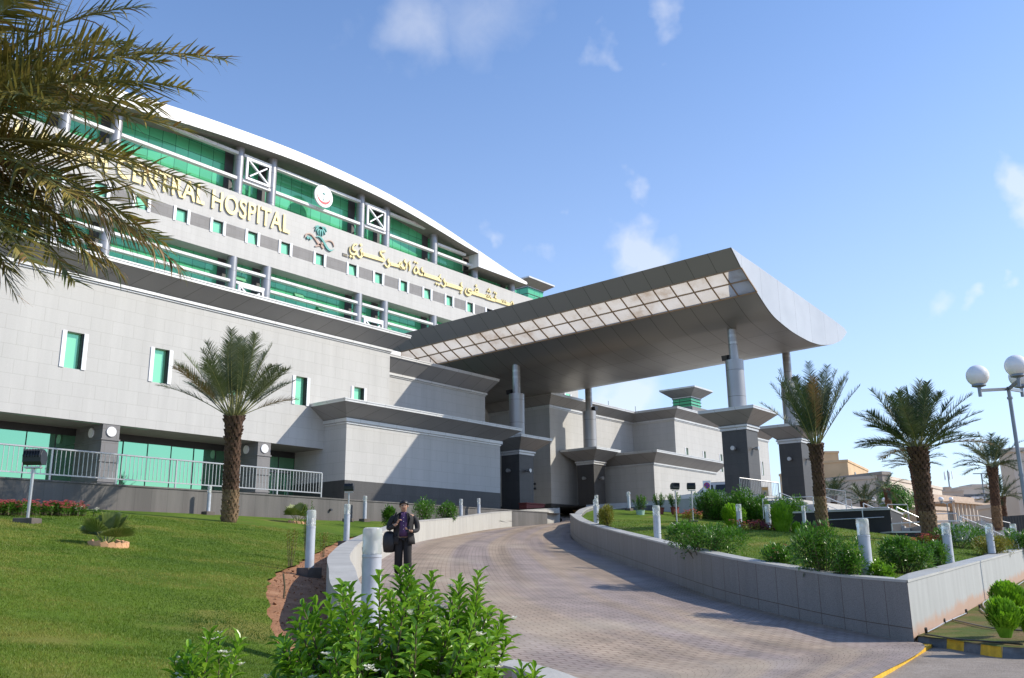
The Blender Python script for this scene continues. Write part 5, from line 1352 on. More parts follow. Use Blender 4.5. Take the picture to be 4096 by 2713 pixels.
# ---- short grass blades over the nearer lawn
def grass(name, poly, zf, n, seed, hmin, hmax, dmax):
    g = np.random.default_rng(seed); P = np.array(poly); mn, mx = P.min(0), P.max(0); got = []; k = 0
    while k < n:
        q = g.uniform(mn, mx, (200000, 2)); dist = np.hypot(q[:, 0], q[:, 1]); an = np.arctan2(q[:, 1], q[:, 0])
        ok = (dist > 5) & (dist < dmax) & (an > R(2)) & (an < R(74)) & (g.random(len(q)) < np.minimum(1, (8/dist)**1.9)); q = q[ok]
        c = np.zeros(len(q), bool)
        for i in range(len(P)):
            x1, y1 = P[i]; x2, y2 = P[(i+1) % len(P)]
            if y1 == y2: continue
            cr = ((y1 > q[:, 1]) != (y2 > q[:, 1])) & (q[:, 0] < (x2-x1)*(q[:, 1]-y1)/(y2-y1)+x1); c ^= cr
        q = q[c]; got.append(q); k += len(q)
    q = np.concatenate(got)[:n]; dist = np.hypot(q[:, 0], q[:, 1])
    # ground height on a coarse grid, then bilinear
    xs = np.arange(mn[0], mx[0]+1, .3); ys = np.arange(mn[1], mx[1]+1, .3); Z = np.array([[zf(x, y) for y in ys] for x in xs], float)
    u = (q[:, 0]-xs[0])/.3; v = (q[:, 1]-ys[0])/.3; i = u.astype(int); j = v.astype(int); fu, fv = u-i, v-j; i = np.minimum(i, len(xs)-2); j = np.minimum(j, len(ys)-2)
    z = Z[i, j]*(1-fu)*(1-fv)+Z[i+1, j]*fu*(1-fv)+Z[i, j+1]*(1-fu)*fv+Z[i+1, j+1]*fu*fv
    h = g.uniform(hmin, hmax, n)*np.clip(dist/14, 1, 1.3); a = g.uniform(0, 6.283, n); w = .0032*np.maximum(1, dist/8); lx = g.uniform(-.8, .8, n)*h; ly = g.uniform(-.8, .8, n)*h
    V = np.empty((n*3, 3), np.float32); V[0::3] = np.stack([q[:, 0]-np.cos(a)*w, q[:, 1]-np.sin(a)*w, z-.004], 1); V[1::3] = np.stack([q[:, 0]+np.cos(a)*w, q[:, 1]+np.sin(a)*w, z-.004], 1); V[2::3] = np.stack([q[:, 0]+lx, q[:, 1]+ly, z+h], 1)
    me = bpy.data.meshes.new(name); me.vertices.add(n*3); me.vertices.foreach_set('co', V.ravel()); me.loops.add(n*3); me.loops.foreach_set('vertex_index', np.arange(n*3, dtype=np.int32)); me.polygons.add(n); me.polygons.foreach_set('loop_start', np.arange(0, n*3, 3, dtype=np.int32)); me.update(); me.materials.append(MATS['grass_blade'])
    o = bpy.data.objects.new(name, me); col.objects.link(o); o['kind'] = 'stuff'; return o
grass('grass', grass_poly, lawn_z, 260000, 5, .010, .024, 30)
grass('grass', right_poly, rz, 50000, 6, .012, .028, 40)

# clods and pebbles on the bare soil beside the drive wall
def clods():
    rng = random.Random(9); mb = MB(); pts = [(p.x, p.y) for p in LO]; k = 0
    gp = grass_poly
    while k < 1300:
        x, y = rng.uniform(4.5, 16), rng.uniform(4, 19)
        if not inside((x, y), left_poly) or inside((x, y), gp): continue
        s = rng.choice((.008, .012, .012, .02, .03)); z = lawn_z(x, y)-.05; c = Vector((x, y, z+s*.3)); v = [c+Vector((rng.uniform(-1, 1), rng.uniform(-1, 1), rng.uniform(-.5, 1)))*s for _ in range(5)]
        mb.add(v, [(0, 1, 2), (0, 2, 3), (0, 3, 4), (0, 4, 1), (1, 3, 2), (1, 4, 3)]); k += 1
    o = mb.build('soil_clods', 'soil'); o['kind'] = 'stuff'
clods()

# ================================================================== STREET FURNITURE, PERSON, BACKGROUND
def at_ground(px, py, D, zf):
    p = dep(px, py, D); return Vector((p.x, p.y, zf(p.x, p.y)))
def mats_plus():
    m, nt, b = nmat('bollard_glass'); b.inputs['Base Color'].default_value = (.80, .82, .80, 1); b.inputs['Roughness'].default_value = .22
    b.inputs['Transmission Weight'].default_value = .6; b.inputs['IOR'].default_value = 1.3
    m, nt, b = nmat('globe_white'); b.inputs['Base Color'].default_value = (.80, .80, .80, 1); b.inputs['Roughness'].default_value = .12; b.inputs['Subsurface Weight'].default_value = .2; b.inputs['Subsurface Radius'].default_value = (.1, .1, .1)
    m, nt, b = nmat('car_glass'); b.inputs['Base Color'].default_value = (.02, .025, .03, 1); b.inputs['Roughness'].default_value = .06
    m, nt, b = nmat('skin'); b.inputs['Base Color'].default_value = (.42, .24, .16, 1); b.inputs['Roughness'].default_value = .55
    m, nt, b = nmat('phone_screen'); b.inputs['Base Color'].default_value = (.01, .01, .012, 1); b.inputs['Roughness'].default_value = .08
mats_plus()
simple('car_white', (.62, .63, .64), .25, .1, .04); simple('tyre', (.02, .02, .02), .85)
simple('hair', (.012, .009, .008), .5); simple('jacket_cloth', (.016, .014, .015), .8, 0, .25, 14); simple('trouser_cloth', (.010, .009, .010), .85, 0, .2, 10)
simple('shirt_purple', (.055, .018, .085), .6, 0, .3, 18); simple('bag_black', (.010, .010, .012), .55); simple('shoe', (.012, .010, .010), .35)
simple('tan_render', (.56, .41, .25), .9, 0, .15, .4); simple('beige_render', (.52, .42, .33), .9, 0, .15, .3); simple('shaded_render', (.30, .27, .24), .9, 0, .1, .3)  # last one: long building's render darkened, the end wall's shade painted into the colour
simple('pale_render', (.58, .51, .43), .9, 0, .12, .2); simple('awning_orange', (.55, .43, .33), .8); simple('fence_dark', (.05, .06, .07), .6, .3)
simple('step_stone', (.46, .45, .43), .6, 0, .15, 1.2); simple('sign_blue', (.03, .05, .35), .5); simple('sign_orange', (.70, .32, .05), .5); simple('lamp_grey', (.22, .25, .28), .45, .4)
simple('house_window', (.10, .11, .13), .3)

# ---- terrace railing
def railing():
    y, zt, zb, x0, x1 = 29.1, 3.78, 2.97, -8.0, 24.02
    t = thing('terrace_railing', (x1, y, 2.79), 'long silver balustrade on top of the terrace wall along the left lawn', 'railing')
    mb = MB(); mb.bar((x0, y, zt), (x1, y, zt), .055, .055); mb.build('top_rail', 'rail_metal', t, bevel=.01)
    mb = MB(); mb.bar((x0, y, zb), (x1, y, zb), .04, .04); mb.build('bottom_rail', 'rail_metal', t)
    xs = []; x = x1
    while x > x0: xs.append(x); x -= 2.17
    for x in xs:
        mb = MB(); mb.bar((x, y, 2.79), (x, y, zt), .05, .05); mb.build('post', 'rail_metal', t)
    mb = MB(); x = x0
    while x < x1: mb.bar((x, y, zb), (x, y, zt), .018, .018); x += .145
    o = mb.build('balusters', 'rail_metal', t); o['kind'] = 'stuff'
railing()

# ---- bollards
def bollard0():
    t = thing('bollard_light', (0, 0, 0), 'x', 'bollard', 'bollard lights along the gardens and the drive')
    r = .09; H = .98
    mb = MB(); mb.lathe((0, 0, -.25), [(r*1.02, 0), (r*1.02, .27), (r, .28), (r, .25+.70), (r*1.05, .25+.705), (r*1.05, .25+.73)], 28); mb.build('post', 'bollard_body', t, smooth='auto')
    mb = MB(); mb.lathe((0, 0, .73), [(r*.92, 0), (r*1.0, .01), (r*1.0, .13), (r*1.03, .135), (r*1.03, .225), (r*.97, .24), (r*.8, .25), (.01, .252)], 28); mb.build('lens', 'bollard_glass', t, smooth='auto')
    mb = MB(); mb.cyl((0, 0, .74), (0, 0, .86), r*.45, n=14); mb.build('lamp_core', 'white_paint', t)
    return t
B0 = bollard0()
BL = [  # px, py(top), D, width px, zf, label
 (1491, 2111, 9.3, 76, lawn_z, 'nearest and largest white bollard light, standing in front of the left drive wall'),
 (1247, 2036, 17.2, 36, lawn_z, 'tall white bollard light on the soil strip at the edge of the left lawn'),
 (1390, 2014, 26, 24, lawn_z, 'rust stained bollard light at the back of the left drive wall curve'),
 (1461, 1982, 39, 15, lawn_z, 'small bollard light against the terrace wall, left of the man'),
 (840, 1942, 36, 15, lawn_z, 'small bollard light against the terrace wall, left of the lawn palm trunk'),
 (1844, 1995, 43, 14, lawn_z, 'thin bollard light above the left drive wall, first of two right of the man'),
 (1915, 1992, 44, 13, lawn_z, 'thin bollard light above the left drive wall, second of two right of the man'),
 (2382, 1999, 35.5, 20, rz, 'front bollard light of the close pair at the tip of the garden wall'),
 (2385, 1981, 44, 15, rz, 'rear bollard light of the close pair at the tip of the garden wall'),
 (2513, 1967, 48, 13.5, rz, 'bollard light on a dark block by the back border of the raised lawn'),
 (2624, 2023, 26.3, 29, rz, 'bollard light just behind the curving granite wall, left part of the raised lawn'),
 (2953, 2017, 30.5, 21, rz, 'bollard light right in front of the left clipped conifer'),
 (3068, 2018, 31, 22, rz, 'bollard light between the two clipped conifers'),
 (3212, 2023, 36, 15, rz, 'slim bollard light against the black stair wall'),
 (3447, 2074, 16.4, 47, rz, 'large bollard light inside the granite corner of the raised garden'),
 (3780, 2092, 20, 34, rz, 'bollard light behind the straight garden wall, beside the broadest palm'),
 (3952, 2095, 24, 28, rz, 'second bollard light from the right edge behind the straight garden wall'),
 (4050, 2096, 28.5, 23, rz, 'rightmost bollard light behind the straight garden wall'),
 (2808, 1978, 50, 12, None, 'distant bollard light beside the parked white car')]
for i, (px, py, D, wpx, zf, lb) in enumerate(BL):
    o = B0 if i == 0 else copy_tree(B0)
    if i in (3, 4, 5, 6): D = onY(px, py, 28.55).dot(_fwd)
    top = dep(px, py, D); s = wpx*D/FPX/.18
    o.location = (top.x, top.y, top.z-.98*s); o.scale = (s, s, s); o['label'] = lb
    if zf is not None and i > 0:
        g = zf(top.x, top.y); h = top.z-g
        o.location.z = top.z-.98*s
        if o.location.z > g+.2: 
            o.location.z = g-.02; o.scale = (s, s, max(.6, (top.z-g)/.98))
    if i in (1, 2, 3, 4, 9, 16):
        q = Vector((o.location.x, o.location.y, (zf(top.x, top.y)))); mb = MB(); mb.box((q.x-.17, q.y-.17, q.z-.1), (q.x+.17, q.y+.17, q.z+.11))
        meta(mb.build('footing_block', 'concrete_dark', bevel=.01), 'dark concrete block carrying the %s' % ' '.join(lb.replace(',', '').split()[:11]), 'footing', 'concrete footings of the bollards')

# ---- floodlights on poles
def floodlight(label, base, h, s, yaw, zf=None):
    t = thing('pole_floodlight', base, label, 'floodlight', 'pole mounted floodlights'); b = Vector(base)
    c, s_ = math.cos(yaw), math.sin(yaw); fx = Vector((c, s_, 0)); fy = Vector((-s_, c, 0)); uz = Vector((0, 0, 1))
    mb = MB(); mb.obox(b+uz*.04*s, fx*.3*s, fy*.3*s, uz*.1*s); mb.build('footing', 'concrete_dark', t, bevel=.01)
    mb = MB(); mb.cyl(b, b+uz*h, .05*s, n=14); mb.build('pole', 'rail_metal', t, smooth='auto')
    mb = MB(); mb.obox(b+uz*(h+.02), fx*.25*s, fy*.09*s, uz*.025*s); mb.bar(b+uz*h+fx*.2*s, b+uz*(h+.28*s)+fx*.2*s, .03*s, .02*s); mb.bar(b+uz*h-fx*.2*s, b+uz*(h+.28*s)-fx*.2*s, .03*s, .02*s); mb.build('bracket', 'rail_metal', t)
    # head: wide half drum with cooling ribs
    hc = b+uz*(h+.34*s); mb = MB(); n = 10; R_ = .2*s; w = .29*s; vs = []
    prof = [(.2, -.22), (.23, .02), (.16, .17), (.02, .24), (-.12, .2), (-.2, .06), (-.17, -.14), (-.1, -.24)]
    for sx in (-w, w): 
        for a, z in prof: vs.append(hc+fx*sx+fy*(a*s)+uz*(z*s))
    k = len(prof); fs = [(i, (i+1) % k, k+(i+1) % k, k+i) for i in range(k)]+[tuple(range(k-1, -1, -1)), tuple(range(k, 2*k))]
    mb.add(vs, fs)
    for i in range(7): mb.obox(hc+fx*(-w+.04*s+i*.085*s)-fy*.1*s+uz*.12*s, fx*.006*s, fy*.13*s, uz*.13*s)
    mb.build('lamp_head', 'dark_metal', t, bevel=.008)
    return t
q = lawn_hit(108, 2092); floodlight('black floodlight on a white pole in front of the red flower bed', q, 1.2, .72, YAW)
q = dep(1392, 2084, 34); floodlight('black floodlight behind the rust stained bollard', q, 1.05, .62, YAW)
q = at_ground(2708, 2092, 34, rz); floodlight('left black floodlight of the pair on the raised lawn', q, 1.25, .52, YAW+.5)
q = at_ground(2772, 2070, 39, rz); floodlight('right black floodlight of the pair on the raised lawn', q, 1.35, .6, YAW)

# ---- globe lamp posts
def globe_post(label, base, top, gl, gr, pr, arms=True, base_z=None):
    t = thing('globe_lamp_post', base, label, 'street lamp', 'globe lamp posts'); base, top = Vector(base), Vector(top)
    mb = MB(); mb.cyl(base, top, pr*1.1, pr*.9, n=14)
    for u in (.5, .93): q = base.lerp(top, u); mb.cyl(q, q+Vector((0, 0, .05)), pr*1.35, n=14)
    mb.build('post', 'lamp_grey', t, smooth='auto')
    for g in gl:
        g = Vector(g); st = Vector((g.x, g.y, g.z-gr*1.9)); hub = Vector((top.x, top.y, g.z-gr*1.75 if arms else top.z))
        mb = MB(); mb.bar(Vector((top.x, top.y, top.z-.05)), st+Vector((0, 0, .12)), pr*1.1, pr*1.5); mb.cyl(st-Vector((0, 0, .02)), g-Vector((0, 0, gr*1.0)), pr*.9, n=10); mb.lathe(g-Vector((0, 0, gr*1.12)), [(gr*.25, 0), (gr*.62, .12*gr), (gr*.6, .3*gr)], 20); arm = mb.build('arm', 'lamp_grey', t)
        mb = MB(); n = 20; prof = [(gr*math.sin(math.pi*(k+.02)/(n+.04)), -gr*math.cos(math.pi*(k+.02)/(n+.04))) for k in range(n+1)]; mb.lathe(g, prof, 32); mb.build('globe', 'globe_white', t, smooth=True)
    return t
D = 21
top = dep(4033, 1548, D); gs = [dep(3910, 1503, D-.2), dep(4065, 1463, D-.6), dep(4079, 1508, D+.9)]
b = dep(4110, 2100, D); b = Vector((top.x, top.y, -.2))
globe_post('tall grey lamp post with white globes at the right picture edge', b, top, gs, .247, .045)
for lb, px, py, D in (('distant white globe lamp left of the round green tree', 3516, 2000, 84), ('distant white globe lamp before the low orange roofs', 3785, 1998, 84)):
    c = dep(px, py, D); ofs = [Vector((-.55, .3, 0)), Vector((.5, -.3, .02)), Vector((.05, .5, .06))]
    globe_post(lb, Vector((c.x, c.y, c.z-3.2)), c-Vector((0, 0, .35)), [c+o for o in ofs], .2, .05)
# street lamp head over the houses
c = dep(3925, 1895, 110); t = thing('street_lamp', (c.x, c.y, 0), 'thin street lamp with two horizontal arms far behind the right palms', 'street lamp')
mb = MB(); mb.bar((c.x, c.y, -1.5), c, .14); mb.build('pole', 'lamp_grey', t); mb = MB(); mb.bar(c+_right*-1.0, c+_right*1.0, .18, .1); mb.build('lamp_arm', 'lamp_grey', t)

# ---- stairs, black retaining walls and their railings at the right
def blockpx(name, label, cat, xa, xb, ytop, ybot, Da, Db, depth, mat, cap=None):
    A, B = dep(xa, ytop[0], Da), dep(xb, ytop[1], Db); zt = (A.z+B.z)/2; A.z = B.z = zt; d = (B-A); d.z = 0; d.normalize(); n = Vector((-d.y, d.x, 0))
    if n.dot(Vector((_fwd.x, _fwd.y, 0))) < 0: n = -n
    zb = min(dep(xa, ybot[0], Da).z, dep(xb, ybot[1], Db).z)-.8
    t = thing(name, (A.x, A.y, zb), label, cat)
    mb = MB(); q = [A, B, B+n*depth, A+n*depth]; mb.add([(v.x, v.y, zb) for v in q]+[(v.x, v.y, zt-(.07 if cap else 0)) for v in q], [(0, 3, 2, 1), (4, 5, 6, 7), (0, 1, 5, 4), (1, 2, 6, 5), (2, 3, 7, 6), (3, 0, 4, 7)]); mb.build('wall_body', mat, t)
    if cap:
        mb = MB(); e = .04; q = [A-d*e-n*e, B+d*e-n*e, B+d*e+n*depth, A-d*e+n*depth]; mb.add([(v.x, v.y, zt-.07) for v in q]+[(v.x, v.y, zt) for v in q], [(0, 3, 2, 1), (4, 5, 6, 7), (0, 1, 5, 4), (1, 2, 6, 5), (2, 3, 7, 6), (3, 0, 4, 7)]); mb.build('coping', cap, t)
    return t
blockpx('stair_wall', 'black stone wall below the upper stair landing, behind the raised lawn', 'wall', 3150, 3562, (2024, 2058), (2120, 2140), 39, 37, 5, 'black_stone', 'step_stone')
blockpx('stair_wall', 'lower black stone wall between the two tall palms', 'wall', 3568, 3780, (2124, 2124), (2170, 2180), 36, 36, 4, 'black_stone', 'step_stone')
blockpx('stair_wall', 'pale stair landing wall right of the broadest palm', 'wall', 3735, 3845, (2098, 2098), (2130, 2130), 38, 38, 6, 'step_stone')
blockpx('plaza_edge', 'pale edge of the entrance plaza under the short steel railing', 'wall', 2965, 3190, (1990, 2015), (2060, 2060), 46, 45, 9, 'step_stone')
mb = MB(); sweep(mb, [(44.5, 30), (44.5, 19.2), (62, 19.2), (92, 31), (92, 45)], [(0, -1.9), (0, 3.44)]); o = mb.build('plaza_side', 'step_stone'); o['kind'] = 'structure'
for o in list(bpy.data.objects):
    if o.name == 'plaza': bpy.data.objects.remove(o)
sheet('plaza', [(44.5, 30), (44.5, 19.2), (62, 19.2), (92, 31), (92, 60), (44.9, 60), (44.9, 37.9)], lambda x, y: 3.45, 'plaza_paving', 8)
def flight(label, ax, ay, bx, by, Da, Db, n, width):
    A, B = dep(ax, ay, Da), dep(bx, by, Db); d = B-A; h = Vector((d.x, d.y, 0)); L = h.length; h.normalize(); nn = Vector((-h.y, h.x, 0))
    if nn.dot(Vector((_fwd.x, _fwd.y, 0))) < 0: nn = -nn
    mb = MB(); 
    for i in range(n):
        a = A+h*(L*i/n); b = A+h*(L*(i+1)/n); z = A.z+d.z*(i+1)/n
        q = [a, b, b+nn*width, a+nn*width]; mb.add([(v.x, v.y, B.z-1.5) for v in q]+[(v.x, v.y, z) for v in q], [(4, 5, 6, 7), (0, 1, 5, 4), (1, 2, 6, 5), (2, 3, 7, 6), (3, 0, 4, 7)])
    meta(mb.build('stair_flight', 'step_stone'), label, 'stairs', 'flights of the garden stairs')
flight('upper stair flight descending right from the plaza, behind the upright palm', 3130, 1990, 3410, 2052, 44, 43, 9, 4)
flight('middle stair flight between the two tall palms', 3450, 2036, 3640, 2112, 41, 40, 9, 3.5)
flight('lower stair flight running down to the right edge', 3845, 2085, 4060, 2165, 39, 38, 10, 3.5)
flight('far stair flight behind the palm at the globe lamp', 3920, 2075, 4085, 2130, 44, 44, 8, 3)
def handrail(label, pts, D, drop=.85, mid=True, posts=None, r=.022, mat='grey_rail'):
    P = [dep(z9x*.51024+3050, z9y*.51024+1350, D_ if not isinstance(D, (int, float)) else D) for (z9x, z9y), D_ in zip(pts, D if not isinstance(D, (int, float)) else [D]*len(pts))]
    t = thing('handrail', P[0]-Vector((0, 0, drop)), label, 'handrail', 'steel handrails of the garden stairs')
    mb = MB(); mb.tube(P, r, 8); mb.build('top_rail', mat, t)
    if mid: mb = MB(); mb.tube([p-Vector((0, 0, drop*.45)) for p in P], r*.8, 8); mb.build('mid_rail', mat, t)
    L = [0]
    for a, b in zip(P, P[1:]): L.append(L[-1]+(b-a).length)
    n = posts or max(2, int(L[-1]/1.4)+1)
    for i in range(n):
        s = L[-1]*i/(n-1); k = max(j for j in range(len(L)-1) if L[j] <= s+1e-6); u = (s-L[k])/(L[k+1]-L[k]); p = P[k].lerp(P[k+1], u)
        mb = MB(); mb.bar(p-Vector((0, 0, drop)), p, r*1.6, r*1.6); mb.build('post', mat, t)
HR = [('level handrail left of the upright palm', [(0, 1268), (395, 1248)], 40), ('sloping handrail from the plaza down behind the upright palm', [(135, 1218), (345, 1300)], 43), ('second sloping handrail from the plaza', [(170, 1250), (300, 1305)], 41.5),
      ('long level handrail on the upper black stair wall', [(495, 1358), (985, 1332), (1002, 1345), (1002, 1405)], 37.2), ('sloping handrail right of the upright palm', [(495, 1250), (660, 1318), (705, 1340)], 43), ('small return handrail above the upper flight', [(650, 1268), (695, 1272), (697, 1305)], 44),
      ('sloping handrail crossing above the landing', [(790, 1300), (1000, 1388), (1090, 1450)], 40.5), ('level handrail behind the landing', [(980, 1310), (1135, 1312), (1138, 1335)], 42), ('sloping handrail down to the broadest palm', [(1050, 1330), (1240, 1418)], 41),
      ('level handrail on the lower black stair wall', [(1012, 1462), (1250, 1447)], 36.2), ('level handrail right of the broadest palm', [(1345, 1440), (1545, 1437), (1560, 1450)], 38), ('upper level handrail right of the broadest palm', [(1340, 1385), (1525, 1380), (1530, 1402)], 42),
      ('long sloping handrail down to the right', [(1560, 1447), (1850, 1575), (1870, 1600)], 38), ('second long sloping handrail down to the right', [(1545, 1402), (1730, 1478), (1900, 1560)], 41), ('rearmost sloping handrail at the right', [(1715, 1420), (1935, 1530), (1945, 1550)], 44), ('level handrail leading to the rearmost slope', [(1555, 1395), (1700, 1400), (1940, 1455)], 46)]
for lb, pts, D in HR: handrail(lb, pts, D)
def panel_rail(label, a, b, D, h, nb, extra=None):
    A, B = dep(a[0], a[1], D[0]), dep(b[0], b[1], D[1]); t = thing('balustrade', A-Vector((0, 0, h)), label, 'railing')
    mb = MB(); mb.tube([A-Vector((0, 0, h)), A, B, B-Vector((0, 0, h))], .03, 8); mb.bar(A-Vector((0, 0, h-.1)), B-Vector((0, 0, h-.1)), .03, .03); mb.build('frame', 'rail_metal', t)
    mb = MB()
    for i in range(1, nb): p = A.lerp(B, i/nb); mb.bar(p-Vector((0, 0, h-.1)), p, .014, .014)
    o = mb.build('balusters', 'rail_metal', t); o['kind'] = 'stuff'; return t
panel_rail('short steel balustrade in front of the largest canopy pillar', (2958, 1912), (3112, 1932), (44.5, 46), .95, 24)
panel_rail('low steel hand bar at the left end of the short balustrade', (2962, 1957), (2990, 1957), (44, 44), .5, 3)
panel_rail('steel balustrade on the plaza edge behind the upright palm', (3290, 1953), (3380, 1966), (50, 50), .75, 16)
# signs
def sign_noparking():
    D = 47; c = dep(2828, 1953, D); r = _right; u = Vector((0, 0, 1)); n = Vector((-_fwd.x, -_fwd.y, 0)).normalized()
    t = thing('no_parking_sign', (c.x, c.y, 3.45), 'white board with a round blue and red no stopping sign beside the white car', 'sign')
    w, h = .205, .385
    mb = MB(); mb.bar((c.x, c.y, 2.6), c-u*h*.9-n*.03, .05); mb.build('pole', 'grey_rail', t)
    mb = MB(); mb.obox(c, r*w, n*.01, u*h); bd = mb.build('board', 'white_paint', t)
    k = c+u*.13+n*.012
    for rr, mt, o, nm in ((.165, 'red_paint', 0, 'red_ring'), (.125, 'sign_blue', .003, 'blue_disc')):
        mb = MB(); mb.add([k+n*o+r*(rr*math.cos(a))+u*(rr*math.sin(a)) for a in [2*math.pi*i/28 for i in range(28)]], [tuple(range(28))]); mb.build(nm, mt, bd)
    mb = MB(); 
    for s in (1, -1): mb.bar(k+n*.006+r*.09*s+u*.09, k+n*.006-r*.09*s-u*.09, .03, .004, up=n)
    mb.build('cross', 'red_paint', bd)
    mb = MB()
    for ln, y in enumerate((-.14, -.22, -.30)):
        for j in range(7): 
            if (j*3+ln) % 4: mb.bar(c+n*.013+u*(y+.012*(j % 3))+r*(-.15+j*.045), c+n*.013+u*(y-.006*(j % 2))+r*(-.115+j*.045), .016, .003, up=n)
    mb.build('sign_writing', 'black_plastic', bd)
sign_noparking()
def sign_poster():
    D = 43.8; c = dep(3060, 1966, D); r = _right; u = Vector((0, 0, 1)); n = Vector((-_fwd.x, -_fwd.y, 0)).normalized()
    t = thing('parking_notice', (c.x, c.y, c.z-.3), 'small notice with an orange top and a letter P hung on the short balustrade', 'sign')
    mb = MB(); mb.obox(c, r*.17, n*.01, u*.22); bd = mb.build('board', 'tan_render', t)
    mb = MB()
    for i in range(4): mb.obox(c+u*(.12)+r*(-.1+i*.066)+n*.012, r*.024, n*.002, u*(.05+.02*(i % 2)))
    mb.build('orange_marks', 'sign_orange', bd)
    cu = bpy.data.curves.new('tmp', 'FONT'); cu.body = 'P'; cu.size = .22; cu.extrude = .002; cu.offset = .006
    to = bpy.data.objects.new('tmp', cu); col.objects.link(to); me = bpy.data.meshes.new_from_object(to.evaluated_get(bpy.context.evaluated_depsgraph_get())); bpy.data.objects.remove(to)
    for v in me.vertices: p = c+n*(.014+v.co.z)+r*(v.co.x-.07)+u*(v.co.y-.18); v.co = p-t.location-bd.location
    me.materials.clear(); me.materials.append(MATS['house_window']); o = bpy.data.objects.new('letter_p', me); col.objects.link(o); o.parent = bd
sign_poster()
# planter and bench at the head of the drive
c = dep(2130, 2027, 57); mb = MB(); mb.box((c.x-1.0, c.y-.3, c.z-.4), (c.x+.9, c.y+.3, c.z+.12)); mb.box((c.x-1.04, c.y-.34, c.z+.12), (c.x+.94, c.y+.34, c.z+.2)); meta(mb.build('planter_box', 'planter_red', bevel=.02), 'dark red planter box at the far end of the left drive wall', 'planter')
c = dep(2335, 2052, 56); mb = MB(); mb.box((c.x-.7, c.y-.3, c.z-.2), (c.x+.8, c.y+.3, c.z+.1)); mb.box((c.x-.75, c.y-.35, c.z+.1), (c.x+.85, c.y+.35, c.z+.16)); meta(mb.build('wooden_box', 'bench_wood', bevel=.02), 'orange wooden box at the foot of the pillar on the drive crest', 'box')
# ---- parked car
def car():
    D = 60; c = dep(2862, 1990, D); z0 = 3.45; fw = Vector((-.25, 1, 0)).normalized(); sd = Vector((fw.y, -fw.x, 0)); L, W = 4.6, .92
    t = thing('parked_car', (c.x, c.y, z0), 'white off road car with dark windows parked behind the no stopping sign', 'car')
    def P(f, s, z): return Vector((c.x, c.y, z0))+fw*f+sd*s+Vector((0, 0, z))
    prof = [(-2.2, .45), (-2.25, 1.0), (-2.1, 1.08), (1.0, 1.08), (2.1, .98), (2.25, .8), (2.25, .45)]
    mb = MB(); n = len(prof); vs = [P(f, s*W, z) for s in (-1, 1) for f, z in prof]; mb.add(vs, [(i, (i+1) % n, n+(i+1) % n, n+i) for i in range(n)]+[tuple(range(n)), tuple(range(2*n-1, n-1, -1))]); bd = mb.build('body', 'car_white', t, bevel=.05)
    prof = [(-2.1, 1.08), (-1.9, 1.68), (-1.6, 1.74), (.1, 1.74), (.35, 1.68), (1.05, 1.08)]; n = len(prof)
    mb = MB(); vs = [P(f, s*(W-.04 if z < 1.2 else W-.17), z) for s in (-1, 1) for f, z in prof]; mb.add(vs, [(i, (i+1) % n, n+(i+1) % n, n+i) for i in range(n)]+[tuple(range(n)), tuple(range(2*n-1, n-1, -1))]); mb.build('cabin', 'car_white', t, bevel=.04)
    for s in (-1, 1):
        for a, b in ((-1.9, -1.15), (-1.05, -.2), (-.1, .8)):
            k = W-.02; q = [P(a, s*k, 1.14), P(b+.02, s*k, 1.14), P(min(b-.05, .3), s*(W-.135), 1.62), P(a+.06, s*(W-.135), 1.62)]; mb = MB(); mb.add(q, [(0, 1, 2, 3)]); mb.build('side_window', 'car_glass', t)
    mb = MB(); mb.add([P(1.04, -.8, 1.13), P(1.04, .8, 1.13), P(.42, .7, 1.66), P(.42, -.7, 1.66)], [(0, 1, 2, 3)]); mb.build('windscreen', 'car_glass', t)
    mb = MB(); mb.add([P(-2.14, -.75, 1.15), P(-2.14, .75, 1.15), P(-1.97, .66, 1.62), P(-1.97, -.66, 1.62)], [(0, 1, 2, 3)]); mb.build('rear_window', 'car_glass', t)
    for f in (-1.4, 1.4):
        for s in (-1, 1):
            mb = MB(); mb.cyl(P(f, s*(W-.2), .37), P(f, s*(W+.02), .37), .37, n=24); w = mb.build('wheel', 'tyre', t, smooth='auto'); mb = MB(); mb.cyl(P(f, s*(W+.0), .37), P(f, s*(W+.03), .37), .22, n=16); mb.build('rim', 'rail_metal', w)
    for s in (-1, 1):
        mb = MB(); mb.bar(P(-1.6, s*.6, 1.79), P(.1, s*.6, 1.79), .04); mb.build('roof_rail', 'dark_metal', t)
        mb = MB(); mb.obox(P(2.26, s*.65, .85), sd*.2, fw*.03, Vector((0, 0, .08))); mb.build('headlight', 'bollard_glass', t)
car()
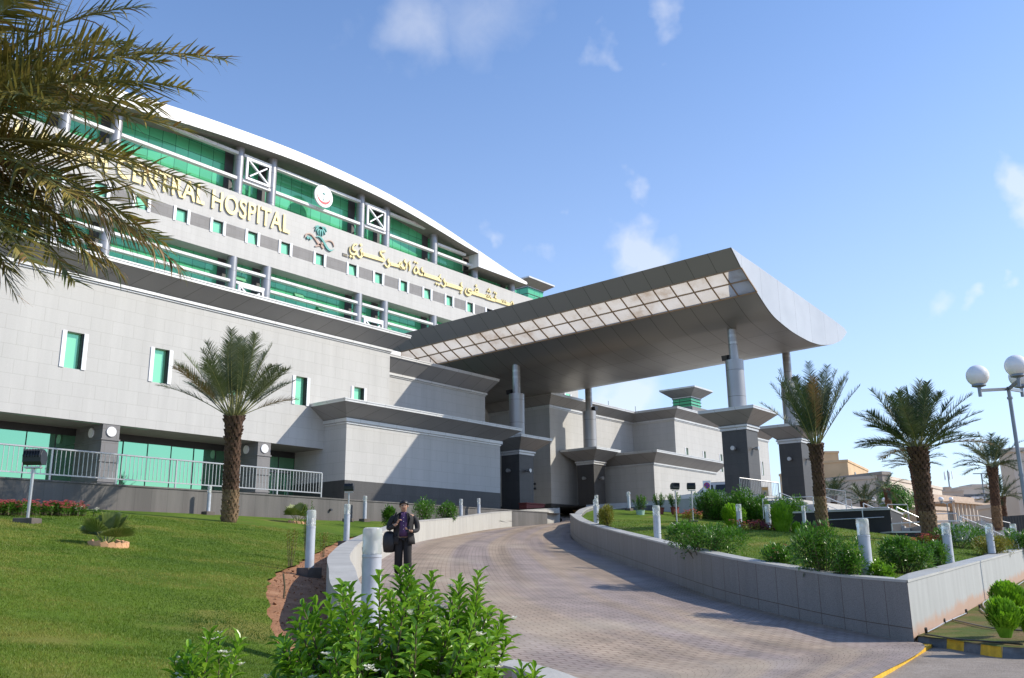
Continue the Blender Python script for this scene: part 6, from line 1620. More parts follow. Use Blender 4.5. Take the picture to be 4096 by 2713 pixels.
# ---- background buildings
def house(name, label, a, b, ytop, D, depthm, mat, wins_=None, zb=-1.9, roof=None, parap=True):
    A, B = dep(a, ytop[0], D[0]), dep(b, ytop[1], D[1]); zt = (A.z+B.z)/2; d = B-A; d.z = 0; Lh = d.length; d.normalize(); n = Vector((-d.y, d.x, 0))
    if n.dot(Vector((_fwd.x, _fwd.y, 0))) < 0: n = -n
    A.z = B.z = 0; t = thing(name, (A.x, A.y, zb), label, 'building')
    q = [A, B, B+n*depthm, A+n*depthm]; mb = MB(); mb.add([(v.x, v.y, zb) for v in q]+[(v.x, v.y, zt) for v in q], [(0, 3, 2, 1), (4, 5, 6, 7), (0, 1, 5, 4), (1, 2, 6, 5), (2, 3, 7, 6), (3, 0, 4, 7)]); mb.build('wall', mat, t)
    if parap:
        e = .12; q = [A-d*e-n*e, B+d*e-n*e, B+d*e+n*(depthm+e), A-d*e+n*(depthm+e)]; mb = MB(); mb.add([(v.x, v.y, zt-.35) for v in q]+[(v.x, v.y, zt+.02) for v in q], [(0, 3, 2, 1), (4, 5, 6, 7), (0, 1, 5, 4), (1, 2, 6, 5), (2, 3, 7, 6), (3, 0, 4, 7)]); mb.build('parapet', mat, t)
    for u, z0, w, h in (wins_ or []):
        c = A+d*(u*Lh)-n*.02; c.z = zt-z0; mb = MB(); mb.obox(c, d*w/2, n*.05, Vector((0, 0, h/2))); wn_ = mb.build('window', 'house_window', t)
        mb = MB(); c2 = c-n*.06+Vector((0, 0, -h/2-.05)); mb.obox(c2, d*(w/2+.08), n*.1, Vector((0, 0, .05))); mb.build('sill', mat, wn_)
        if w > 1.0: mb = MB(); mb.obox(c-n*.25+d*(w*.9)-Vector((0, 0, h*.3)), d*.4, n*.25, Vector((0, 0, .25))); mb.build('air_conditioner', 'white_paint', t)
    return t
Z9 = lambda x: 3050+x*.51024
Z9y = lambda y: 1350+y*.51024
house('apartment_house', 'yellow tan tower part of the distant house right of the pillars', Z9(440), Z9(592), (Z9y(893), Z9y(893)), (150, 150), 10, 'tan_render', [(.7, 3.5, 1.3, .9), (.35, 4.3, 1.6, .7)])
house('apartment_house', 'wide yellow tan house below its tower, between the two tall palms', Z9(330), Z9(665), (Z9y(1003), Z9y(1003)), (144, 144), 14, 'tan_render', [(.45, 2.9, 1.6, 1.1), (.6, 2.9, 1.0, 1.1), (.78, 2.8, 2.2, 1.3), (.92, 2.6, .8, 1)])
house('apartment_house', 'sunlit right corner block of the yellow tan house', Z9(668), Z9(822), (Z9y(998), Z9y(1000)), (142, 158), 5, 'tan_render', [(.3, 2.0, 1, .9), (.8, 2.6, 1.2, 1.2)])
house('long_building', 'shaded grey end wall of the long building behind the stairs', Z9(400), Z9(938), (Z9y(1085), Z9y(1085)), (112, 102.6), 1.2, 'shaded_render')
house('long_building', 'sunlit long pale facade with air conditioners behind the broadest palm', Z9(940), Z9(1402), (Z9y(1082), Z9y(1172)), (103, 121), 12, 'pale_render', [(.05+.10*i, 2.2 if i % 2 else 2.0, 1.5 if i % 3 == 0 else .9, 1.0) for i in range(10)]+[(.08+.12*i, 4.6, .9, .9) for i in range(8)])
house('apartment_house', 'brown block left of the telecom mast', Z9(1400), Z9(1572), (Z9y(1200), Z9y(1200)), (200, 200), 12, 'beige_render', [(.2, 1.6, 2, .9), (.5, 1.6, 2, .9), (.8, 1.7, 2, .9)])
house('apartment_house', 'pale block with small windows right of the telecom mast', Z9(1560), Z9(1800), (Z9y(1170), Z9y(1165)), (205, 205), 14, 'pale_render', [(.1+.14*i, 2.3, 1.6, 1.0) for i in range(7)]+[(.1+.14*i, 4.2, 1.4, 1.0) for i in range(7)])
house('apartment_house', 'small stair house on the roof of the brown block', Z9(1430), Z9(1475), (Z9y(1172), Z9y(1172)), (204, 204), 3, 'beige_render')
house('apartment_house', 'upper storey on the pale block behind the mast', Z9(1640), Z9(1760), (Z9y(1152), Z9y(1150)), (209, 209), 6, 'pale_render', [(.3, 1.6, 2.4, 1.2)])
house('tall_building', 'tall light grey building cut by the right picture edge behind the lamp post', Z9(1945), Z9(2200), (Z9y(862), Z9y(868)), (75, 75), 2, 'pale_render', [(.35, 3, .7, 1.4), (.35, 6.4, .7, 1.4)])
house('low_house', 'low white wall with red shutters right of the dark palm', Z9(1900), Z9(2040), (Z9y(1295), Z9y(1295)), (82, 82), 5, 'pale_render', [(.5, 1.7, .9, .7)])
house('low_house', 'low beige roofline left of the palm at the lamp post', Z9(1895), Z9(1960), (Z9y(1258), Z9y(1262)), (120, 120), 5, 'beige_render')
house('low_house', 'orange roofed shelter behind the broadest palm', Z9(1310), Z9(1450), (Z9y(1335), Z9y(1322)), (88, 90), 7, 'awning_orange')
# arcade with posts
def arcade():
    A, B = dep(Z9(1440), Z9y(1318), 92), dep(Z9(1810), Z9y(1348), 96); d = B-A; u = d.normalized(); n = Vector((-u.y, u.x, 0)); n = n if n.dot(_fwd) > 0 else -n
    t = thing('arcade', (A.x, A.y, -1.9), 'long low arcade with slim posts and a pale orange flat roof', 'building')
    mb = MB(); mb.obox((A+B)/2+n*1.2+Vector((0, 0, .35)), d/2, n*2.2, Vector((0, 0, .1))); mb.obox((A+B)/2+n*3+Vector((0, 0, .9)), d/2, n*1.0, Vector((0, 0, .45))); mb.build('roof', 'awning_orange', t)
    mb = MB(); mb.obox((A+B)/2+n*3.2+Vector((0, 0, -1.6)), d/2, n*.1, Vector((0, 0, 2.0))); mb.build('wall', 'beige_render', t)
    for i in range(13): p = A+d*(i+.5)/13-n*.6; mb = MB(); mb.bar((p.x, p.y, -1.9), (p.x, p.y, p.z+.3), .22, .22); mb.build('post', 'pale_render', t)
    for i in range(10): p = A+d*(i+.6)/10.5+n*3.05; mb = MB(); mb.obox(p+Vector((0, 0, -1.0)), u*.35, n*.05, Vector((0, 0, .8))); mb.build('door', 'house_window', t)
arcade()
c = dep(Z9(1980), Z9y(1480), 58); mb = MB(); A, B = dep(Z9(1888), Z9y(1404), 60), dep(Z9(2180), Z9y(1404), 57)
for i in range(26): q = A.lerp(B, i/26); q2 = A.lerp(B, (i+1)/26); off = Vector((0, .06, 0)) if i % 2 else Vector((0, 0, 0)); mb.quad((q.x, q.y+off.y, -1.9), (q2.x, q2.y+off.y, -1.9), (q2.x, q2.y+off.y, A.z), (q.x, q.y+off.y, A.z)); mb.quad((q.x, q.y, -1.9), (q.x, q.y+.06, -1.9), (q.x, q.y+.06, A.z), (q.x, q.y, A.z))
meta(mb.build('sheet_fence', 'fence_dark'), 'dark corrugated sheet fence at the right edge behind the stairs', 'fence')
c = dep(Z9(1455), Z9y(1170), 215); t = thing('telecom_mast', (c.x, c.y, c.z-3), 'thin telecom mast with panel antennas on the distant roofs', 'mast'); top = dep(Z9(1450), Z9y(1045), 215)
mb = MB(); mb.tube([Vector((top.x, top.y, c.z-1)), top], .16, 6)
for k in range(9): z = c.z+(top.z-c.z)*k/9; mb.bar((top.x-.35, top.y, z), (top.x+.35, top.y, z+.7), .07)
mb.build('lattice', 'lamp_grey', t)
for k in range(5):
    mb = MB(); p = top+Vector((math.cos(k*1.25)*.9, math.sin(k*1.25)*.9, -1.1-.2*(k % 2))); mb.obox(p, Vector((.18, 0, 0)), Vector((0, .1, 0)), Vector((0, 0, .9))); mb.build('panel_antenna', 'white_paint', t)
# round tree behind the stairs
def leafball_tree(label, c, r, seed, trunk_h):
    rng = random.Random(seed); t = thing('round_tree', c-Vector((0, 0, trunk_h)), label, 'tree'); mb = MB(); mb.tube([c-Vector((0, 0, trunk_h)), c-Vector((0, 0, trunk_h*.4)), c+Vector((.1, 0, 0))], [.2, .15, .08], 7)
    for k in range(5): a = k*1.25; mb.tube([c-Vector((0, 0, .5)), c+Vector((math.cos(a)*r*.5, math.sin(a)*r*.5, r*.3))], [.08, .03], 5)
    mb.build('trunk', 'twig', t)
    mb = MB().use('hedge_leaf'); lob = [(Vector((rng.uniform(-.5, .5)*r, rng.uniform(-.5, .5)*r, rng.uniform(-.35, .4)*r)), rng.uniform(.45, .7)*r) for _ in range(12)]
    for _ in range(5200):
        l, rr = rng.choice(lob); d = Vector((rng.gauss(0, 1), rng.gauss(0, 1), rng.gauss(0, 1))).normalized(); p = c+l+d*rr*rng.uniform(.75, 1.05); x = d.orthogonal().normalized(); y = d.cross(x); a = rng.uniform(0, 6.28); x, y = x*math.cos(a)+y*math.sin(a), y*math.cos(a)-x*math.sin(a); s = .11
        mb.add([p-x*s, p+y*s*.5+d*.05, p+x*s, p-y*s*.5], [(0, 1, 2, 3)])
    mb.build('crown', None, t)
leafball_tree('round dark green tree between the globe lamp and the broadest palm', dep(Z9(1030), Z9y(1285), 88), 1.9, 4, 3.5)

# ---- hoses in the garden strip
for i, (pp, r, mt, lb) in enumerate((([(1450,1200),(1530,1160),(1600,1120),(1690,1080),(1780,1040)], .011, 'rail_metal', 'grey irrigation hose along the foot of the straight wall'), ([(1660,1092),(1800,1125),(1990,1165),(2240,1185)], .012, 'black_plastic', 'black irrigation hose crossing the garden strip'),
    ([(1890,1000),(1930,1035),(1960,1030),(1915,960),(1985,912),(2080,850),(2160,832),(2252,775)], .011, 'rail_metal', 'grey irrigation hose curling by the upper conifer ball'), ([(1440,1215),(1700,1255),(1950,1275),(2240,1300)], .012, 'black_plastic', 'black irrigation hose lying behind the painted kerb'))):
    P = []
    for a, b in pp:
        fx, fy = 3000+a*.4867, 1950+b*.4867; d = ray(fx, fy); tt = 8
        while tt < 40:
            q = d*tt
            if q.z <= sz(q.x, q.y)+.01: break
            tt += .02
        P.append(tuple(q+Vector((0, 0, .015))))
    mb = MB(); mb.tube([Vector(v) for v in spline(P, 5)], r, 6); meta(mb.build('irrigation_hose', mt), lb, 'hose')
    if i in (0, 2):
        for p in P[::2]: 
            mb = MB(); mb.obox(Vector(p)+Vector((0, 0, .03)), Vector((.018, 0, .01)), Vector((0, .018, 0)), Vector((-.01, 0, .035))); meta(mb.build('drip_nozzle', 'black_plastic'), 'black drip nozzle stuck beside the %s' % lb, 'nozzle', 'drip nozzles %d' % i)
p = lawn_hit(1135, 2380); mb = MB(); mb.tube([Vector((p.x, p.y, p.z-.1)), p+Vector((.01, 0, .12)), p+Vector((-.01, .02, .3))], .014, 6); meta(mb.build('dry_stick', 'twig'), 'thin dry stick standing in the soil left of the big near bush', 'stick')

# ---- the man on the drive
def skin_obj(name, V, E, Rr, mat, parent, sub=2, smooth=True):
    me = bpy.data.meshes.new(name); me.from_pydata([tuple(v) for v in V], E, []); o = bpy.data.objects.new(name, me); col.objects.link(o)
    md = o.modifiers.new('skin', 'SKIN'); sv = me.skin_vertices[0].data if me.skin_vertices else None
    if sv is None:
        bm = bmesh.new(); bm.from_mesh(me); bm.verts.layers.skin.verify(); bm.to_mesh(me); bm.free(); sv = me.skin_vertices[0].data
    for i, r in enumerate(Rr): sv[i].radius = r if isinstance(r, tuple) else (r, r); sv[i].use_root = (i == 0)
    md.use_smooth_shade = True; md.branch_smoothing = .6
    s = o.modifiers.new('sub', 'SUBSURF'); s.levels = s.render_levels = sub
    dg = bpy.context.evaluated_depsgraph_get(); m2 = bpy.data.meshes.new_from_object(o.evaluated_get(dg)); bpy.data.objects.remove(o)
    m2.materials.clear(); m2.materials.append(MATS[mat]); o2 = bpy.data.objects.new(name, m2); col.objects.link(o2); o2.parent = parent
    m2.polygons.foreach_set('use_smooth', [True]*len(m2.polygons)); return o2
def man():
    f = drive_point(1601, 2300)
    t = thing('person', f, 'man in dark suit jacket and purple shirt walking down the drive, looking at his phone', 'person')
    t.rotation_euler = (0, 0, math.atan2(-f.y, -f.x)+math.pi/2)   # faces the camera (local -Y)
    s = 1.0
    # body: x to the viewer's right, y away, z up. Viewer's left arm bent to the chest, other hand holds the phone low
    V = [(0,.0,.98),(0,.0,1.12),(0,.01,1.28),(0,.015,1.40),(0,.005,1.47),(0,-.02,1.52),(0,-.05,1.575),(0,-.07,1.64),(0,-.05,1.715)]
    E = [(i, i+1) for i in range(8)]; Rr = [(.14,.11),(.13,.10),(.15,.11),(.13,.10),.058,.055,(.070,.085),(.078,.098),(.060,.075)]
    def chain(start, pts, rs):
        p = start
        for q, r in zip(pts, rs): V.append(q); Rr.append(r); E.append((p, len(V)-1)); p = len(V)-1
        return p
    la = chain(3, [(-.19,.02,1.40),(-.27,-.01,1.20),(-.30,-.05,1.10),(-.19,-.19,1.17),(-.13,-.235,1.215)], [.058,.048,.044,.036,.028])
    ra = chain(3, [(.19,.02,1.40),(.265,-.0,1.20),(.275,-.03,1.08),(.20,-.17,1.03),(.14,-.24,1.045)], [.058,.048,.044,.036,.028])
    ll = chain(0, [(-.10,.0,.92),(-.105,-.02,.52),(-.115,.02,.09)], [.088,.062,.042])
    rl = chain(0, [(.10,.0,.92),(.11,-.05,.52),(.125,-.06,.09)], [.088,.062,.042])
    body = skin_obj('body', V, E, Rr, 'skin', t)
    # hands: palm + four fingers + thumb as short skinned chains rooted in the palm
    def hand(c, d, n, curl, nm):
        c, d, n = Vector(c), Vector(d).normalized(), Vector(n).normalized(); x = d.cross(n).normalized()
        V = [c, c+d*.045, c+d*.085]; E = [(0, 1), (1, 2)]; Rr = [(.026, .018), (.036, .018), (.034, .016)]
        for k, (o, L) in enumerate(((-.030, .058), (-.010, .068), (.011, .064), (.031, .050))):
            b = c+d*.088+x*o; p1 = b+(d+n*curl*.7).normalized()*L*.45; p2 = p1+(d*.3+n*curl*1.3).normalized()*L*.35; p3 = p2+(n*curl-d*.35*curl).normalized()*L*.28
            i = len(V); V += [b, p1, p2, p3]; E += [(2, i), (i, i+1), (i+1, i+2), (i+2, i+3)]; Rr += [.0095, .009, .0085, .007]
        b = c+d*.03-x*.034; p1 = b-x*.02+d*.03+n*curl*.012; p2 = p1+d*.022+n*curl*.02+x*.012; i = len(V); V += [b, p1, p2]; E += [(1, i), (i, i+1), (i+1, i+2)]; Rr += [.013, .011, .009]
        return skin_obj(nm, V, E, Rr, 'skin', body, 1)
    hand((-.125,-.24,1.22), (.35,-.25,.9), (.55,-.3,-.6), 1.1, 'hand')
    hand((.135,-.25,1.045), (-.75,-.55,.25), (.0,-.3,.95), .75, 'hand')
    # face parts
    mb = MB(); hc = Vector((0, -.04, 1.675))
    mb.add([(-.014,-.172,1.595),(.014,-.172,1.595),(.0,-.165,1.635),(.0,-.19,1.598)], [(0,3,2),(3,1,2),(0,1,3)]); mb.build_local = None
    me = bpy.data.meshes.new('nose'); me.from_pydata(mb.v, [], mb.f); me.materials.append(MATS['skin']); o = bpy.data.objects.new('nose', me); col.objects.link(o); o.parent = body
    def loc(mb, nm, mat, par, smooth=False):
        me = bpy.data.meshes.new(nm); me.from_pydata(mb.v, [], mb.f); me.materials.append(MATS[mat]); 
        if smooth: me.polygons.foreach_set('use_smooth', [True]*len(me.polygons))
        o = bpy.data.objects.new(nm, me); col.objects.link(o); o.parent = par; return o
    for sx in (-1, 1):
        mb = MB(); mb.obox(Vector((sx*.032, -.164, 1.638)), Vector((.014, 0, 0)), Vector((0, .006, 0)), Vector((0, 0, .006))); loc(mb, 'eye', 'hair', body)
        mb = MB(); mb.obox(Vector((sx*.034, -.166, 1.655)), Vector((.02, 0, sx*-.002)), Vector((0, .006, 0)), Vector((0, 0, .005))); loc(mb, 'eyebrow', 'hair', body)
        mb = MB(); mb.lathe((sx*.083, -.055, 1.60), [(.004, 0), (.014, .015), (.016, .04), (.006, .06)], 8); loc(mb, 'ear', 'skin', body, True)
    mb = MB(); mb.obox(Vector((0, -.150, 1.568)), Vector((.026, 0, 0)), Vector((0, .006, 0)), Vector((0, 0, .005))); loc(mb, 'mouth', 'planter_red', body)
    # hair cap and short beard
    mb = MB(); n, m_ = 18, 9; c = Vector((0, -.052, 1.675)); vs = []
    for j in range(m_+1):
        ph = R(2)+R(100)*j/m_
        for i in range(n):
            a = 2*math.pi*i/n; fr = max(0, -math.sin(a)); p_ = ph*(1-.30*fr); vs.append(c+Vector((.096*math.sin(p_)*math.cos(a), .120*math.sin(p_)*math.sin(a), .105*math.cos(p_)+(.006 if (i+j) % 3 else -.002))))
    mb.add(vs, [(j*n+i, j*n+(i+1) % n, (j+1)*n+(i+1) % n, (j+1)*n+i) for j in range(m_) for i in range(n)]+[tuple(range(n))]); loc(mb, 'hair', 'hair', t, True)
    # trousers
    V = [(0,.0,1.0),(-.085,.0,.88),(-.088,-.02,.50),(-.098,.02,.05),(.085,.0,.88),(.09,-.05,.50),(.105,-.06,.05)]
    skin_obj('trousers', V, [(0,1),(1,2),(2,3),(0,4),(4,5),(5,6)], [(.155,.125),(.105,.11),(.09,.09),(.082,.085),(.105,.11),(.09,.09),(.082,.085)], 'trouser_cloth', t)
    for x, y in ((-.10, .0), (.108, -.08)):
        mb = MB(); n = 14; prof = [(.30, 0), (.36, .02), (.34, .055), (.15, .09)]
        vs = []
        for kx, z in ((1, 0), (1, .03), (.85, .06), (.5, .085)):
            for i in range(n): a = 2*math.pi*i/n; vs.append((x+.048*kx*math.cos(a), y-.04+.145*kx*math.sin(a), z))
        mb.add(vs, [(j*n+i, j*n+(i+1) % n, (j+1)*n+(i+1) % n, (j+1)*n+i) for j in range(3) for i in range(n)]+[tuple(range(n-1, -1, -1)), tuple(range(3*n, 4*n))]); loc(mb, 'shoe', 'shoe', t, True)
    # shirt: fitted front, collar and tails
    def loft(rings, nm, mat, a0, a1, n=30, par=t, th=.012):
        mb = MB(); vs = []; m = len(rings)
        for off in (0, th):
            for (z, rx, ry, cx, cy) in rings:
                for i in range(n+1):
                    a = a0+(a1-a0)*i/n; w = 1+.02*math.sin(i*1.7+z*23); vs.append((cx+(rx-off)*w*math.sin(a), cy+(ry-off)*w*math.cos(a), z))
        k = n+1; fs = []
        for j in range(m-1):
            for i in range(n): fs += [(j*k+i, j*k+i+1, (j+1)*k+i+1, (j+1)*k+i), (m*k+j*k+i, m*k+(j+1)*k+i, m*k+(j+1)*k+i+1, m*k+j*k+i+1)]
        for j in range(m-1): fs += [(j*k, (j+1)*k, m*k+(j+1)*k, m*k+j*k), (j*k+n, m*k+j*k+n, m*k+(j+1)*k+n, (j+1)*k+n)]
        for i in range(n): fs += [(i, m*k+i, m*k+i+1, i+1), ((m-1)*k+i, (m-1)*k+i+1, m*k+(m-1)*k+i+1, m*k+(m-1)*k+i)]
        mb.add(vs, fs); return loc(mb, nm, mat, par, True)
    sh = loft([(.92,.172,.135,0,0),(1.05,.165,.13,0,0),(1.2,.175,.135,0,0),(1.34,.175,.13,0,.01),(1.42,.14,.115,0,.012),(1.47,.085,.085,0,.008),(1.50,.066,.068,0,0)], 'shirt', 'shirt_purple', 0, 2*math.pi)
    mb = MB()
    for sx in (-1, 1): mb.add([(sx*.005,-.075,1.455),(sx*.06,-.068,1.50),(sx*.075,-.05,1.475),(sx*.045,-.105,1.42)], [(0,1,2,3),(3,2,1,0)])
    loc(mb, 'collar', 'shirt_purple', sh)
    for k in range(4): mb = MB(); mb.obox(Vector((0, -.142+.004*k, 1.36-k*.09)), Vector((.006, 0, 0)), Vector((0, .003, 0)), Vector((0, 0, .006))); loc(mb, 'button', 'white_paint', sh)
    # jacket: open front shell with lapels, sleeves follow the arms
    op = R(24)
    jk = loft([(.74,.245,.175,0,.01),(.85,.235,.168,0,.01),(1.0,.212,.155,0,.01),(1.12,.202,.150,0,.01),(1.25,.215,.152,0,.012),(1.36,.222,.148,0,.015),(1.42,.185,.128,0,.018),(1.46,.12,.10,0,.018),(1.49,.085,.085,0,.015)], 'jacket', 'jacket_cloth', -math.pi+op, math.pi-op, 34)
    mb = MB()
    for sx in (-1, 1): mb.add([(sx*.055,-.095,1.475),(sx*.10,-.075,1.47),(sx*.135,-.145,1.33),(sx*.085,-.175,1.12),(sx*.075,-.168,1.10),(sx*.08,-.15,1.3)], [(0,1,2,3,4,5),(5,4,3,2,1,0)])
    loc(mb, 'lapels', 'jacket_cloth', jk)
    for nm, pts, rs in (('sleeve', [(-.17,.02,1.415),(-.235,.015,1.33),(-.285,-.01,1.2),(-.305,-.05,1.09),(-.24,-.13,1.12),(-.165,-.205,1.185)], [.072,.070,.062,.056,.052,.046]), ('sleeve', [(.17,.02,1.415),(.235,.015,1.33),(.28,0,1.2),(.285,-.035,1.075),(.235,-.13,1.04),(.165,-.215,1.04)], [.072,.070,.062,.056,.052,.046])):
        skin_obj(nm, pts, [(i, i+1) for i in range(5)], rs, 'jacket_cloth', jk)
    t.scale = (1.17, 1.1, 1.0)
    # phone in the hand
    ph = MB(); ph.obox(Vector((.085, -.325, 1.085)), Vector((.036, -.012, 0)), Vector((.01, .03, .058)), Vector((.0, .004, -.002)).normalized()*.005)
    bagt = None
    e = t.rotation_euler[2]; rot = Matrix.Rotation(e, 3, 'Z')
    def world(mb, nm, mat, label, cat):
        mb.v = [tuple(rot @ Vector((v[0]*1.17, v[1]*1.1, v[2]))+f) for v in mb.v]; return meta(mb.build(nm, mat, bevel=.003), label, cat)
    world(ph, 'phone', 'phone_screen', 'black mobile phone held by the man in the dark jacket', 'phone')
    bg_ = thing('shoulder_bag', f+rot @ Vector((-.34, .05, .62)), 'black shoulder bag hanging at the side of the man', 'bag')
    mb = MB(); n = 18; prof = [(.55,.06),(.57,.105),(.75,.125),(.93,.12),(1.02,.09),(1.05,.05)]; vs = []
    for z, r in prof:
        for i in range(n): a = 2*math.pi*i/n; c_, s_ = math.cos(a), math.sin(a); vs.append(tuple(rot @ Vector((-.335+r*1.25*(abs(c_)**.6)*(1 if c_ > 0 else -1), .06+r*1.5*(abs(s_)**.6)*(1 if s_ > 0 else -1), z))+f))
    mb.add(vs, [(j*n+i, j*n+(i+1) % n, (j+1)*n+(i+1) % n, (j+1)*n+i) for j in range(5) for i in range(n)]+[tuple(range(n-1, -1, -1)), tuple(range(5*n, 6*n))]); mb.build('bag_body', 'bag_black', bg_, smooth=True)
    mb = MB(); mb.tube([rot @ Vector(p)+f for p in ((-.335,.14,1.0),(-.27,.12,1.25),(-.2,.08,1.46),(-.17,.0,1.485),(-.2,-.06,1.44),(-.3,-.04,1.2),(-.335,-.02,1.0))], .014, 6); mb.build('strap', 'bag_black', bg_)
man()

# ================================================================== CAMERA, LIGHT, SKY
cam_d = bpy.data.cameras.new('camera'); cam = bpy.data.objects.new('camera', cam_d); col.objects.link(cam)
cam_d.sensor_fit = 'HORIZONTAL'; cam_d.sensor_width = 36.0; cam_d.lens = 36.0*FPX/4096
cam_d.clip_start = .1; cam_d.clip_end = 5000
m = Matrix((( _r2.x, _u2.x, -_fwd.x), (_r2.y, _u2.y, -_fwd.y), (_r2.z, _u2.z, -_fwd.z)))
cam.matrix_world = m.to_4x4()
scene.camera = cam
SUN = Vector((1, -1.2, 1.14)).normalized()
sd = bpy.data.lights.new('sun', 'SUN'); sd.energy = 3.9; sd.angle = R(.5); sd.color = (1, .925, .80)
so = bpy.data.objects.new('sun', sd); col.objects.link(so); so.rotation_euler = (-SUN).to_track_quat('-Z', 'Y').to_euler(); so.location = (30, -20, 60)
w = bpy.data.worlds.new('World'); scene.world = w; w.use_nodes = True
nt = w.node_tree; bg = nt.nodes['Background']
sky = nt.nodes.new('ShaderNodeTexSky'); sky.sky_type = 'NISHITA'; sky.sun_disc = False
sky.sun_elevation = math.asin(SUN.z); sky.sun_rotation = math.atan2(SUN.x, SUN.y)
sky.air_density = 1.0; sky.dust_density = .25; sky.ozone_density = 2.4
tc = nt.nodes.new('ShaderNodeTexCoord')
def wn(tp): return nt.nodes.new(tp)
def math_(op, a, b=None, clamp=False):
    n = wn('ShaderNodeMath'); n.operation = op; n.use_clamp = clamp
    for i, v in enumerate((a, b)):
        if v is None: continue
        if isinstance(v, (int, float)): n.inputs[i].default_value = v
        else: nt.links.new(v, n.inputs[i])
    return n.outputs[0]
def wnoise(vec, s, d, r=.6, dist=0):
    n = wn('ShaderNodeTexNoise'); n.inputs['Scale'].default_value = s; n.inputs['Detail'].default_value = d
    n.inputs['Roughness'].default_value = r; n.inputs['Distortion'].default_value = dist; nt.links.new(vec, n.inputs['Vector']); return n.outputs['Fac']
vn = wn('ShaderNodeVectorMath'); vn.operation = 'NORMALIZE'; nt.links.new(tc.outputs['Generated'], vn.inputs[0]); dirv = vn.outputs[0]
# wisps: each cloud sits in its own direction, broken up by noise
wob = wn('ShaderNodeTexNoise'); wob.inputs['Scale'].default_value = 9; wob.inputs['Detail'].default_value = 5; nt.links.new(dirv, wob.inputs['Vector'])
wv = wn('ShaderNodeVectorMath'); wv.operation = 'MULTIPLY_ADD'; nt.links.new(wob.outputs['Color'], wv.inputs[0]); wv.inputs[1].default_value = (.17, .17, .17)
sub = wn('ShaderNodeVectorMath'); sub.operation = 'SUBTRACT'; nt.links.new(dirv, sub.inputs[0]); sub.inputs[1].default_value = (.085, .085, .085); nt.links.new(sub.outputs[0], wv.inputs[2])
cl = None
CL = [(960, 60, 150, .8), (1140, 40, 190, .62), (1060, -40, 200, .5), (1520, 110, 62, 1.0), (1400, 150, 50, .7), (1110, 230, 40, .3), (1425, 432, 50, 1.0), (1365, 485, 36, .8), (1440, 560, 85, 1.35), (1480, 610, 90, 1.2), (1260, 590, 44, .7), (1180, 552, 36, .8), (1440, 640, 60, .6),
      (2365, 440, 60, 1.1), (2130, 725, 50, .8), (2240, 690, 32, .9), (2340, 665, 30, .7), (2010, 500, 40, .3), (1450, 920, 110, 1.2), (1330, 690, 50, .5), (2230, 725, 28, .7), (2310, 640, 22, .7), (760, 15, 90, .35), (2050, 730, 30, .4), (2100, 500, 30, .35), (1530, 440, 26, .5)]
for (x, y, r, a) in CL:
    d = ray(x*K, y*K).normalized()
    dt = wn('ShaderNodeVectorMath'); dt.operation = 'DISTANCE'; nt.links.new(wv.outputs[0], dt.inputs[0]); dt.inputs[1].default_value = d
    rr = r*K/FPX*1.15
    mr = wn('ShaderNodeMapRange'); mr.interpolation_type = 'SMOOTHSTEP'; nt.links.new(dt.outputs['Value'], mr.inputs[0])
    mr.inputs[1].default_value = rr*1.25; mr.inputs[2].default_value = 0; mr.inputs[3].default_value = 0; mr.inputs[4].default_value = a
    cl = mr.outputs[0] if cl is None else math_('MAXIMUM', cl, mr.outputs[0])
fine_n = wnoise(dirv, 24, 8, .62, .6)
dens = math_('MULTIPLY', cl, math_('MULTIPLY_ADD', fine_n, 2.2), True) if False else math_('SUBTRACT', math_('MULTIPLY', math_('ADD', cl, math_('MULTIPLY', fine_n, .9)), cl), .22, True)
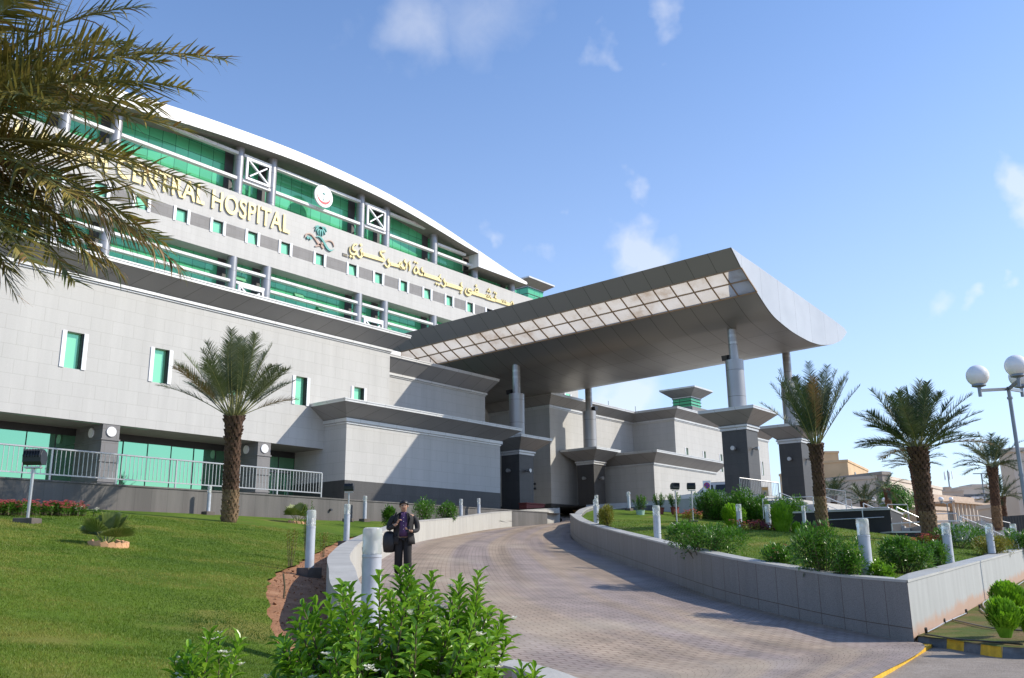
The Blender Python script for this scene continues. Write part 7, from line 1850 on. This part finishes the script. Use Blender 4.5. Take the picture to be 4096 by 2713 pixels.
dens = math_('MULTIPLY', dens, .42, True)
sc_ = wn('ShaderNodeSeparateXYZ'); nt.links.new(dirv, sc_.inputs[0])
mx = wn('ShaderNodeMix'); mx.data_type = 'RGBA'; nt.links.new(dens, mx.inputs[0]); hz = wn('ShaderNodeMapRange'); nt.links.new(sc_.outputs[2], hz.inputs[0]); hz.inputs[1].default_value = -.02; hz.inputs[2].default_value = .62; hz.inputs[3].default_value = 1; hz.inputs[4].default_value = 0
sunny = wn('ShaderNodeVectorMath'); sunny.operation = 'DOT_PRODUCT'; nt.links.new(dirv, sunny.inputs[0]); sunny.inputs[1].default_value = (SUN.x, SUN.y, 0)
sf = wn('ShaderNodeMapRange'); nt.links.new(sunny.outputs['Value'], sf.inputs[0]); sf.inputs[1].default_value = -.6; sf.inputs[2].default_value = .5; sf.inputs[3].default_value = .35; sf.inputs[4].default_value = 1.0
hzf = math_('MULTIPLY', math_('MULTIPLY', math_('POWER', hz.outputs[0], 1.5), sf.outputs[0]), .68)
hm = wn('ShaderNodeMix'); hm.data_type = 'RGBA'; nt.links.new(hzf, hm.inputs[0])
tm = wn('ShaderNodeMix'); tm.data_type = 'RGBA'; tm.blend_type = 'MULTIPLY'; tm.inputs[0].default_value = 1; nt.links.new(sky.outputs[0], tm.inputs[6]); tm.inputs[7].default_value = (1.0, 1.08, 1.22, 1)
nt.links.new(tm.outputs[2], hm.inputs[6]); hm.inputs[7].default_value = (4.1, 4.6, 5.5, 1)
nt.links.new(hm.outputs[2], mx.inputs[6]); mx.inputs[7].default_value = (5.6, 5.6, 5.7, 1)
nt.links.new(mx.outputs[2], bg.inputs[0]); bg.inputs[1].default_value = .142
vs = scene.view_settings; scene.display_settings.display_device = 'sRGB'
vs.view_transform = 'Standard'; vs.look = 'None'; vs.gamma = 1; vs.exposure = .45
scene.cycles.max_bounces = 6; scene.cycles.diffuse_bounces = 4; scene.cycles.glossy_bounces = 3; scene.cycles.transmission_bounces = 4; scene.cycles.transparent_max_bounces = 8
scene.cycles.use_denoising = True
